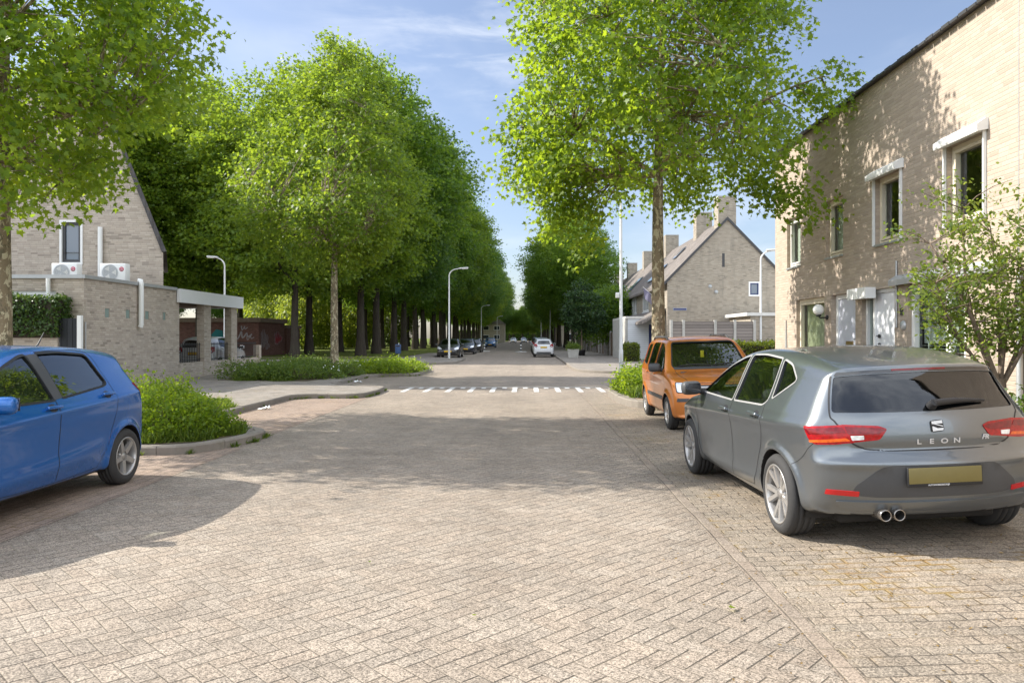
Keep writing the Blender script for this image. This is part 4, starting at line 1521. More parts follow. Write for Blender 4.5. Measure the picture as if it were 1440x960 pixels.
# ---------------- right-hand sunlit brick house
def right_house():
    H = thing('brick_house', 'pale sand brick terrace with roller boxes over its upper windows, right of the grey car', 'house', (6.4, 12, 0.1))
    X = 6.4
    Y0, Y1 = 1.0, 19.3
    P = Plane((X, Y0, 0.0), (0, 1, 0), (-1, 0, 0))
    def h(ya, yb, z0, z1):
        return (ya - Y0, yb - Y0, z0, z1)
    up = [h(17.52, 18.42, 3.27, 4.46), h(15.15, 16.02, 3.27, 4.47), h(12.78, 13.74, 3.27, 4.48), h(10.44, 11.40, 3.27, 4.47), h(6.6, 7.5, 3.27, 4.47)]
    gw = h(16.10, 17.78, 0.55, 2.46)
    d1 = h(14.58, 15.74, 0.12, 2.46)
    d2 = h(13.02, 14.30, 0.12, 2.46)
    bw = h(10.91, 12.58, 1.08, 2.44)
    bw2 = h(6.0, 8.2, 1.08, 2.44)
    mb = MB()
    P.wall(mb, Y1 - Y0, 6.25, up + [gw, d1, d2, bw, bw2], 0.17)
    E = Plane((X, Y1, 0), (1, 0, 0), (0, 1, 0))
    E.wall(mb, 8.0, 6.25, [])
    B = Plane((X + 8, Y0, 0), (0, 1, 0), (1, 0, 0))
    B.wall(mb, Y1 - Y0, 6.25, [])
    F = Plane((X, Y0, 0), (1, 0, 0), (0, -1, 0))
    F.wall(mb, 8.0, 6.25, [])
    mb.build('wall', MT['brick_r'], H)
    # roof: shallow slope behind a thin tiled edge
    rb = MB()
    rb.extrude([(X - 0.07, Y0 - 0.05, 6.252), (X + 4, Y0 - 0.05, 8.2), (X + 8.07, Y0 - 0.05, 6.252)], (0, Y1 - Y0 + 0.1, 0))
    r = rb.build('roof', MT['roof_dark'], H)
    eb = MB()
    y = Y0
    k = 0
    while y < Y1 - 0.1:
        eb.box(X - 0.125, X - 0.075, y + 0.01, y + 0.215, 6.235, 6.275 + 0.012 * (k % 2))
        y += 0.225
        k += 1
    eb.build('eave_tile', MT['dark_trim'], r)
    # back rooms
    ib = MB()
    for (a, b, z0, z1) in [(Y0 + .3, Y1 - .3, 0.1, 2.7), (Y0 + .3, Y1 - .3, 2.85, 6.0)]:
        ib.add([(X + 2.6, a, z0), (X + 2.6, b, z0), (X + 2.6, b, z1), (X + 2.6, a, z1)], [(0, 3, 2, 1)])
        ib.add([(X + .25, a, z0), (X + 2.6, a, z0), (X + 2.6, b, z0), (X + .25, b, z0)], [(0, 1, 2, 3)])
        ib.add([(X + .25, a, z1), (X + 2.6, a, z1), (X + 2.6, b, z1), (X + .25, b, z1)], [(3, 2, 1, 0)])
    ib.build('room', MT['room'], H)
    for k, w in enumerate(up):
        o = window(H, P, w, 0.13, MT['cream'] if k > 0 else MT['white_dirty'], MT['house_glass'], 0.06, sillmat=MT['zinc'],
                   label=['small upper window nearest the house corner', 'upper window without a box above the pale blue door', 'upper window with a white roller box above the white door', 'upper window with the widest white roller box', None][k])
        if k < 2:
            cb = MB()
            P.quad(cb, w[0] + 0.5, w[1] - 0.06, w[2] + 0.08, w[3] - 0.06, 0.22)
            cb.build('curtain', MT['curtain_w'], o)
    # roller-blind boxes with side guides on two upper windows
    for (ya, yb, nm) in [(12.70, 13.80, 0), (10.36, 11.48, 1), (6.5, 7.6, 1)]:
        b = MB()
        a, c = ya - Y0, yb - Y0
        pr = [(-0.004, 4.47), (-0.16, 4.44), (-0.17, 4.47), (-0.17, 4.54), (-0.04, 4.63), (-0.004, 4.63)]
        q0 = [P.p(a, z, dd) for dd, z in pr]
        b.extrude(q0, P.u * (c - a))
        o = b.build('roller_box', MT['white'], H)
        hole = up[2] if nm == 0 else (up[3] if ya > 9 else up[4])
        for g0, g1 in ((hole[0] - 0.032, hole[0] - 0.006), (hole[1] + 0.006, hole[1] + 0.032)):
            g = MB()
            P.box(g, g0, g1, hole[2] - 0.02, 4.467, -0.05, -0.004)
            g.build('guide_rail', MT['white'], H)
    # ground window with striped curtain
    o = window(H, P, gw, 0.13, MT['cream'], MT['house_glass'], 0.07, sillmat=MT['zinc'], label='ground floor window with a pale striped curtain')
    cb = MB()
    n = 44
    for k in range(n):
        a0 = gw[0] + 0.09 + (gw[1] - gw[0] - 0.18) * k / n
        a1 = gw[0] + 0.09 + (gw[1] - gw[0] - 0.18) * (k + 1) / n
        d0 = 0.22 + (0.045 if k % 2 else 0)
        d1_ = 0.22 + (0 if k % 2 else 0.045)
        pts = [P.p(a0, gw[2] + .05, d0), P.p(a1, gw[2] + .05, d1_), P.p(a1, gw[3] - .07, d1_), P.p(a0, gw[3] - .07, d0)]
        cb.add(pts, [(0, 3, 2, 1)])
    cb.build('curtain', MT['curtain'], o)
    # pale blue door
    fb = MB()
    ring(P, fb, d1[0] + .003, d1[1] - .003, d1[2], d1[3] - .003, 0.09, 0.10, 0.18, wb=0.05)
    fo = fb.build('door_frame', MT['white'], H)
    db = MB()
    P.box(db, d1[0] + .095, d1[1] - .095, d1[2] + .055, d1[3] - .098, 0.13, 0.172)
    dr = db.build('door', MT['door_lav'], H)
    dr['label'] = 'pale blue front door'
    lb = MB()
    P.box(lb, d1[0] + .38, d1[0] + .72, 1.42, 1.50, 0.118, 0.129)
    lb.build('letter_slot', MT['brass'], dr)
    kb = MB()
    P.box(kb, d1[0] + .13, d1[0] + .155, 1.42, 1.62, 0.11, 0.129)
    P.box(kb, d1[0] + .13, d1[0] + .25, 1.53, 1.55, 0.075, 0.108)
    kb.build('handle', MT['dark_trim'], dr)
    # white door with a side light under a white awning box
    fb = MB()
    ring(P, fb, d2[0] + .003, d2[1] - .003, d2[2], d2[3] - .003, 0.06, 0.08, 0.18, wb=0.05)
    P.box(fb, d2[0] + .93, d2[0] + .985, d2[2] + .05, d2[3] - .063, 0.082, 0.18)
    fb.build('door_frame', MT['white'], H)
    db = MB()
    P.box(db, d2[0] + .065, d2[0] + .925, d2[2] + .055, d2[3] - .066, 0.125, 0.170)
    dr = db.build('door', MT['door_white'], H)
    dr['label'] = 'white front door'
    lb = MB()
    P.box(lb, d2[0] + .18, d2[0] + .55, 1.36, 1.44, 0.112, 0.124)
    lb.build('letter_slot', MT['grey_metal'], dr)
    kb = MB()
    for zz in (1.44, 1.60):
        q = P.p(d2[0] + .80, zz, 0.10)
        kb.lathe([(0.002, 0.03), (0.035, 0.028), (0.035, 0.0), (0.002, 0.0)], 12, axis='x', c=(q[0] - 0.005, q[1], q[2]))
    P.box(kb, d2[0] + .70, d2[0] + .82, 1.59, 1.61, 0.06, 0.085)
    kb.build('handle', MT['dark_trim'], dr)
    pb = MB()
    P.box(pb, d2[0] + .99, d2[1] - .065, d2[2] + .055, d2[3] - .066, 0.13, 0.14)
    pb.build('side_light', MT['house_glass'], H)
    b = MB()
    P.box(b, 13.72 - Y0, 14.50 - Y0, 2.30, 2.50, -0.20, -0.004)
    b.build('awning_box', MT['white'], H)
    # broad window with slatted blinds and a long cassette above
    o = window(H, P, bw, 0.12, MT['white'], MT['house_glass'], 0.07, sillmat=MT['white'], mull=(0.55,), label='broad ground floor window with white slatted blinds')
    sb = MB()
    z = bw[2] + 0.10
    while z < bw[3] - 0.1:
        if not (1.48 < z < 1.78):
            P.box(sb, bw[0] + .1, bw[1] - .1, z, z + 0.006, 0.20, 0.225)
        z += 0.052 if z < 1.5 else 0.034
    for a in (0.25, 0.8, 1.35):
        P.box(sb, bw[0] + a, bw[0] + a + 0.022, bw[2] + .1, bw[3] - .1, 0.19, 0.196)
    sb.build('blind', MT['blind'], o)
    vb = MB()
    P.quad(vb, bw[0] + .08, bw[1] - .08, 1.48, 1.79, 0.24)
    vb.build('frosted_band', MT['curtain_w'], o)
    o2 = window(H, P, bw2, 0.12, MT['white'], MT['house_glass'], 0.07, sillmat=MT['white'])
    b = MB()
    pr = [(-0.004, 2.50), (-0.17, 2.46), (-0.18, 2.55), (-0.05, 2.64), (-0.004, 2.64)]
    b.extrude([P.p(10.0 - Y0, zz, dd) for dd, zz in pr], P.u * 2.9)
    b.build('awning_box', MT['grey_metal'], H)
    # globe wall lamp
    q = P.p(15.92 - Y0, 2.0, 0)
    b = MB()
    b.lathe([(0.002, -0.03), (0.055, -0.03), (0.05, -0.004), (0.002, -0.004)], 14, axis='x', c=q)
    b.tube([(q[0] - .03, q[1], q[2]), (q[0] - .16, q[1], q[2] - .01), (q[0] - .2, q[1], q[2] + .03)], 0.016, 8)
    b.lathe([(0.002, -0.01), (0.05, -0.01), (0.06, 0.03), (0.002, 0.035)], 14, c=(q[0] - .2, q[1], q[2] + .03))
    lo = b.build('wall_lamp', MT['black_plastic'], H)
    b = MB()
    b.sphere((q[0] - .2, q[1], q[2] + .165), 0.115)
    b.build('lamp_globe', MT['opal'], lo)
    # cable pipe beside the white door, number plate, downpipe and movement joint
    pipe(H, 'cable_pipe', [P.p(12.92 - Y0, 2.9, -0.02), P.p(12.92 - Y0, 1.75, -0.02)], 0.016, MT['grey_metal'], 6)
    b = MB()
    P.box(b, 12.72 - Y0, 12.80 - Y0, 1.96, 2.08, -0.02, -0.003)
    b.build('bell_plate', MT['dark_trim'], H)
    b = MB()
    q = P.p(12.70 - Y0, 1.78, 0)
    b.lathe([(0.002, -0.04), (0.07, -0.035), (0.085, -0.01), (0.085, -0.003), (0.002, -0.003)], 16, axis='x', c=q)
    b.build('wall_ornament', MT['grey_metal'], H)
    pipe(H, 'downpipe', [(X - 0.06, 9.62, 0.1), (X - 0.06, 9.62, 2.45)], 0.04, MT['grey_metal'])
    b = MB()
    P.box(b, 9.72 - Y0, 9.735 - Y0, 0.1, 6.2, -0.004, -0.001)
    b.build('movement_joint', MT['zinc'], H)
    b = MB()
    q = P.p(18.45 - Y0, 1.75, 0)
    b.extrude([P.p(18.42 - Y0, 0.9, -.004), P.p(18.48 - Y0, 0.9, -.004), P.p(18.50 - Y0, 1.35, -.004), P.p(18.46 - Y0, 2.0, -.004), P.p(18.44 - Y0, 2.0, -.004), P.p(18.40 - Y0, 1.35, -.004)], (-0.02, 0, 0))
    b.build('wall_ornament', MT['zinc'], H)


right_house()


# ---------------- left gable house with flat extension and carport
def left_house():
    H = thing('gable_house', 'grey brown brick house with a steep gable, flat extension and white edged carport', 'house', (-13, 22, 0.1))
    XB = -12.3
    # side wall of the extension, along the pavement
    P = Plane((XB, 20.7, 0), (0, 1, 0), (1, 0, 0))
    L = 26.36 - 20.7
    mb = MB()
    blocks = [21.85, 22.98, 24.14, 25.27]
    hol = [(y - 20.7 - .12, y - 20.7 + .12, 2.16, 2.42) for y in blocks]
    P.wall(mb, L, 3.22, hol, 0.06)
    A = Plane((XB - 7.5, 20.7, 0), (1, 0, 0), (0, -1, 0))
    win = (7.5 - 2.9, 7.5 - 0.78, 1.9, 2.86)
    A.wall(mb, 7.5, 3.22, [win], 0.12)
    # return wall at the carport
    R = Plane((XB - 6, 26.36, 0), (1, 0, 0), (0, 1, 0))
    R.wall(mb, 6, 3.22, [])
    # gable: steep roof slope on the right
    GY = 25.2
    g = [(-12.3, 0.0), (-12.3, 4.44), (-14.0, 8.70), (-15.2, 11.3), (-17.6, 9.2), (-20.5, 4.44), (-20.5, 0)]
    wv = (-15.72, -15.08, 4.10, 5.46)
    sk = Vector((-3.9, 8.0, 0))
    G = Plane((-20.5, GY, 0), (1, 0, 0), (0, -1, 0))
    w0, w1 = wv[0] + 20.5, wv[1] + 20.5
    G.wall(mb, 8.2, 4.44, [(w0, w1, 4.10, 4.44)], 0.13)
    # upper part of the gable as strips either side of the window
    def lerpx(z, left):
        pts = [(4.44, -20.5), (9.2, -17.6), (11.3, -15.2)] if left else [(4.44, -12.3), (8.70, -14.0), (11.3, -15.2)]
        for (za, xa), (zb, xb) in zip(pts[:-1], pts[1:]):
            if z <= zb:
                return xa + (xb - xa) * (z - za) / (zb - za)
        return pts[-1][1]
    zt = 5.46
    mb.add([(lerpx(4.44, True), GY, 4.44), (wv[0], GY, 4.44), (wv[0], GY, zt), (lerpx(zt, True), GY, zt)], [(0, 1, 2, 3)])
    mb.add([(wv[1], GY, 4.44), (-12.3, GY, 4.44), (lerpx(zt, False), GY, zt), (wv[1], GY, zt)], [(0, 1, 2, 3)])
    mb.add([(lerpx(zt, True), GY, zt), (lerpx(zt, False), GY, zt), (-14.0, GY, 8.70), (-15.2, GY, 11.3), (-17.6, GY, 9.2)], [(0, 1, 2, 3, 4)])
    # flank walls running back from the gable
    mb.add([(-12.3, GY, 0), (-12.3 + sk.x, GY + sk.y, 0), (-12.3 + sk.x, GY + sk.y, 4.44), (-12.3, GY, 4.44)], [(0, 1, 2, 3)])
    mb.add([(-20.5, GY, 0), (-20.5 + sk.x, GY + sk.y, 0), (-20.5 + sk.x, GY + sk.y, 4.44), (-20.5, GY, 4.44)], [(3, 2, 1, 0)])
    # low wall, piers and end post of the carport
    Lw = Plane((XB, 26.362, 0), (0, 1, 0), (1, 0, 0))
    Lw.box(mb, 0, 34.3 - 26.362, 0.0, 0.66, 0.012, 0.22)
    for (y0, y1, z1) in [(28.35, 28.95, 2.83), (30.95, 31.55, 2.83), (34.15, 34.42, 1.22)]:
        mb.box(XB - 0.26, XB + 0.02, y0, y1, 0.0, z1)
    mb.box(-18.2, -17.9, 26.5, 31.8, 0, 2.83)
    mb.build('wall', MT['brick_l'], H)
    wo = window(H, A, win, 0.10, MT['white'], MT['pane'], 0.10, sill=True)
    # gable window: white surround, dark sash
    fb = MB()
    ring(G, fb, w0 - 0.07, w1 + 0.07, 4.03, 5.53, 0.075, -0.03, 0.10)
    fo = fb.build('window', MT['white'], H)
    fo['label'] = 'upper gable window with white surround and dark sash'
    sb = MB()
    ring(G, sb, w0 + .012, w1 - .012, 4.115, 5.445, 0.085, 0.03, 0.12)
    sb.build('sash', MT['dark_trim'], fo)
    pb = MB()
    G.box(pb, w0 + .1, w1 - .1, 4.2, 5.36, 0.07, 0.09)
    pb.build('pane', MT['pane_sky'], fo)
    for (y, h_) in zip(blocks, hol):
        b = MB()
        P.box(b, h_[0] + .004, h_[1] - .004, h_[2] + .004, h_[3] - .004, 0.02, 0.07)
        b.build('glass_block', MT['glass_block'], H)
    # roof slopes with dark verge
    rb = MB()
    prof = [(-12.3, 4.44), (-14.0, 8.70), (-15.2, 11.3), (-17.6, 9.2), (-20.5, 4.44), (-20.8, 3.9)]
    off = 0.13
    up = [(-12.14, 4.46), (-13.88, 8.77), (-15.2, 11.5), (-17.7, 9.36), (-20.62, 4.52), (-20.95, 3.95)]
    for i in range(len(prof) - 1):
        a, b, c, e = prof[i], prof[i + 1], up[i + 1], up[i]
        rb.extrude([(a[0], GY - 0.10, a[1] + .004), (b[0], GY - 0.10, b[1] + .004), (c[0], GY - 0.10, c[1]), (e[0], GY - 0.10, e[1])], sk + Vector((0, 0.2, 0)))
    rb.build('roof', MT['roof_dark'], H)
    # flat roof of the extension with zinc edge
    fb = MB()
    fb.prism([(XB + 0.0, 20.7), (XB + 0.0, 26.36), (XB - 7.5, 26.36), (XB - 7.5, 20.7)], 3.224, 3.27)
    fr = fb.build('flat_roof', MT['bitumen'], H)
    eb = MB()
    eb.box(XB + 0.004, XB + 0.06, 20.64, 26.1, 3.21, 3.31)
    eb.box(XB - 7.5, XB + 0.0, 20.64, 20.696, 3.21, 3.31)
    eb.build('roof_edge', MT['zinc'], fr)
    # carport roof with white fascia
    cb = MB()
    cb.prism([(XB + 0.02, 26.4), (XB + 0.02, 31.75), (-18.2, 31.75), (-18.2, 26.4)], 2.84, 3.24)
    co_ = cb.build('carport_roof', MT['bark_brown'], H)
    sb = MB()
    sb.box(XB + 0.03, XB + 0.16, 26.12, 31.9, 2.80, 3.275)
    sb.box(-18.2, XB + 0.03, 31.76, 31.9, 2.80, 3.275)
    sb.build('fascia', MT['fascia'], co_)
    # pipes
    pipe(H, 'downpipe', [(XB + 0.03, 23.55, 3.36), (XB + 0.10, 23.55, 3.36), (XB + 0.11, 23.55, 3.25), (XB + 0.11, 23.55, 1.98), (XB + 0.08, 23.55, 1.90)], 0.075, MT['white'])
    pipe(H, 'downpipe', [(XB - 0.93, 20.60, 3.2), (XB - 0.93, 20.60, 0.3)], 0.055, MT['white'])
    pipe(H, 'downpipe', [(-14.37, GY - 0.10, 5.28), (-14.37, GY - 0.10, 3.3)], 0.075, MT['white'])
    pipe(H, 'cable_pipe', [(XB + 0.02, 20.74, 2.0), (XB + 0.02, 20.74, 0.1)], 0.02, MT['grey_metal'], 6)
    b = MB()
    for y in (23.0, 24.6, 26.0):
        P.box(b, y - 20.7, y - 20.7 + 0.06, 0.30, 0.36, -0.004, -0.001)
    b.build('air_vent', MT['black_plastic'], H)
    # little lamp column seen under the fascia corner
    return H


left_house()


# railing on the carport wall
def railing(name, label, y0, y1):
    T = thing(name, label, 'railing', (-12.4, (y0 + y1) / 2, 0.66))
    X = -12.41
    mb = MB()
    mb.box(X - .015, X + .015, y0, y1, 0.72, 0.75)
    mb.box(X - .015, X + .015, y0, y1, 1.30, 1.33)
    mb.build('rail', MT['black_plastic'], T)
    n = int((y1 - y0) / 0.13)
    for k in range(n):
        y = y0 + (k + 0.5) * (y1 - y0) / n
        b = MB()
        b.box(X - .009, X + .009, y - .009, y + .009, 0.66, 1.38)
        b.build('bar', MT['black_plastic'], T)
    b = MB()
    b.box(X - .028, X + .028, y0 - 0.004, y0 + .05, 0.655, 1.42)
    b.build('post', MT['black_plastic'], T)


railing('railing', 'black iron railing between the brick house wall and the first carport pier', 26.5, 28.3)
railing('railing', 'black iron railing between the two carport piers', 29.0, 30.9)
railing('railing', 'black iron railing between the far carport pier and the short end post', 31.6, 34.1)


# garden wall with ivy, and the dark gate
def garden_wall():
    T = thing('garden_wall', 'low brick garden wall under the ivy behind the blue car', 'wall', (-15.5, 20.3, 0.1))
    mb = MB()
    mb.box(-19.5, -12.72, 20.2, 20.42, 0.0, 2.0)
    mb.build('wall', MT['brick_l'], T)
    c = MB()
    c.box(-19.5, -12.70, 20.17, 20.45, 2.002, 2.06)
    c.build('coping', MT['concrete'], T)
    hedge('ivy', 'dark green ivy mounded over the garden wall behind the blue car', -19.4, -12.62, 20.0, 20.62, 1.05, 14000, 0.105, MT['leaf_ivy'], 33, 'ivy', z0=1.62)
    g = thing('garden_gate', 'anthracite board gate with a white post beside the brick corner', 'gate', (-12.4, 20.25, 0.1))
    mb = MB()
    mb.box(-12.68, -12.20, 20.22, 20.26, 0.12, 2.09)
    mb.build('gate_leaf', MT['anthracite'], g)
    mb = MB()
    mb.box(-12.19, -12.08, 20.19, 20.29, 0.0, 2.17)
    mb.build('post', MT['white'], g)
    h = MB()
    h.tube([(-12.27, 20.215, 1.1), (-12.27, 20.18, 1.1), (-12.37, 20.18, 1.1)], 0.009, 6)
    h.build('handle', MT['grey_metal'], g)


garden_wall()


# air-conditioning units on the flat roof
def ac_unit(x, y, label):
    T = thing('air_conditioner', label, 'air conditioner', (x, y, 3.27), rad(0), 'air conditioning units on the flat roof')
    b = MB()
    b.bbox(-0.40, 0.40, -0.15, 0.15, 0.06, 0.64, 0.02)
    b.build('casing', MT['white'], T, world=False)
    f = MB()
    f.lathe([(0.235, -0.153), (0.25, -0.165), (0.26, -0.153)], 28, axis='y', c=(-0.08, 0, 0.35))
    for r in (0.05, 0.10, 0.15, 0.20):
        f.lathe([(r - .004, -0.16), (r + .004, -0.16), (r + .004, -0.155), (r - .004, -0.155)], 28, axis='y', c=(-0.08, 0, 0.35), close=True)
    f.build('fan_grille', MT['grey_metal'], T, world=False)
    f = MB()
    f.lathe([(0.001, -0.1525), (0.235, -0.1525)], 28, axis='y', c=(-0.08, 0, 0.35))
    for k in range(3):
        a = 2 * PI * k / 3
        f.add([(-0.08 + 0.05 * math.cos(a), -0.154, 0.35 + 0.05 * math.sin(a)), (-0.08 + 0.21 * math.cos(a - .4), -0.154, 0.35 + 0.21 * math.sin(a - .4)), (-0.08 + 0.21 * math.cos(a + .5), -0.1545, 0.35 + 0.21 * math.sin(a + .5))], [(0, 1, 2)], 1)
    f.build('fan', [MT['zinc'], MT['white_dirty']], T, world=False)
    f = MB()
    f.lathe([(0.001, -0.158), (0.072, -0.158), (0.072, -0.151)], 22, axis='y', c=(0.285, 0, 0.46))
    bo = f.build('badge', MT['red_logo'], T, world=False)
    f = MB()
    f.lathe([(0.040, -0.161), (0.048, -0.161)], 22, axis='y', c=(0.285, 0, 0.46))
    f.box(0.281, 0.289, -0.162, -0.1585, 0.44, 0.485)
    f.box(0.289, 0.31, -0.162, -0.1585, 0.44, 0.448)
    f.build('badge_mark', MT['white'], bo, world=False)
    f = MB()
    for k in range(7):
        z = 0.14 + k * 0.065
        f.box(-0.405, -0.4015, -0.12, 0.12, z, z + 0.045)
    f.build('side_grille', MT['dark_trim'], T, world=False)
    f = MB()
    f.box(-0.32, -0.24, -0.17, 0.17, 0.0, 0.058)
    f.box(0.24, 0.32, -0.17, 0.17, 0.0, 0.058)
    f.build('foot', MT['black_plastic'], T, world=False)


ac_unit(-14.62, 23.7, 'white air conditioner standing left on the flat roof under the gable window')
ac_unit(-13.12, 23.75, 'white air conditioner right beside the tall white pipe')


# ---------------- graffiti shed
def shed():
    T = thing('graffiti_shed', 'dark brick service building covered in graffiti behind the carport', 'shed', (-23, 60, 0.1))
    mb = MB()
    mb.box(-28.5, -20.9, 58.0, 64.2, 0, 2.75)
    mb.box(-24.5, -20.75, 64.25, 68.0, 0, 2.35)
    mb.build('wall', MT['brick_d'], T)
    r = MB()
    r.box(-28.75, -20.65, 57.75, 64.22, 2.753, 3.08)
    r.box(-24.6, -20.65, 64.24, 68.2, 2.353, 2.62)
    r.build('roof', MT['bark_brown'], T)
    S = Plane((-28.5, 58.0, 0), (1, 0, 0), (0, -1, 0))
    E = Plane((-20.9, 58.0, 0), (0, 1, 0), (1, 0, 0))
    rng_ = random.Random(5)
    def squiggle(P, a, z, w, h, n, mat, th=0.09, name='graffiti'):
        b = MB()
        pts = []
        for k in range(n * 8):
            t = k / (n * 8 - 1)
            pts.append((a + w * t + 0.18 * w / n * math.sin(2 * PI * n * t * 1.0 + 1) + rng_.uniform(-.02, .02), z + h * 0.5 * math.sin(2 * PI * n * t + 0.6) * (0.7 + 0.3 * math.sin(5 * t))))
        for (p0, p1) in zip(pts[:-1], pts[1:]):
            dx, dz = p1[0] - p0[0], p1[1] - p0[1]
            L = math.hypot(dx, dz) or 1
            nx, nz = -dz / L * th / 2, dx / L * th / 2
            q = [P.p(p0[0] + nx, p0[1] + nz, -.006), P.p(p1[0] + nx, p1[1] + nz, -.006), P.p(p1[0] - nx, p1[1] - nz, -.006), P.p(p0[0] - nx, p0[1] - nz, -.006)]
            b.add(q, [(0, 1, 2, 3)])
        return b.build(name, mat, T)
    squiggle(S, 5.3, 1.75, 1.7, 0.7, 4, MT['gr_white'], 0.10)
    squiggle(S, 4.0, 0.85, 1.2, 0.5, 3, MT['gr_white'], 0.07)
    squiggle(S, 6.2, 2.3, 0.5, 0.35, 2, MT['gr_white'], 0.07)
    squiggle(S, 6.6, 1.55, 0.6, 0.35, 2, MT['gr_white'], 0.05)
    b = MB()
    b.extrude([S.p(3.9, 1.75, -.003), S.p(4.3, 1.3, -.003), S.p(4.85, 1.55, -.003), S.p(4.8, 2.1, -.003), S.p(4.3, 2.2, -.003)], S.n * 0.004)
    b.build('graffiti', MT['gr_teal'], T)
    # pale scrawled figure and red tag on the end wall
    squiggle(E, 0.5, 1.45, 1.6, 1.6, 5, MT['gr_white'], 0.06)
    squiggle(E, 1.5, 0.9, 1.0, 0.7, 3, MT['gr_white'], 0.05)
    squiggle(E, 3.7, 1.5, 1.7, 1.0, 4, MT['gr_white'], 0.30)
    squiggle(E, 3.75, 1.5, 1.6, 0.95, 4, MT['gr_red'], 0.22).location.x += 0.004


shed()


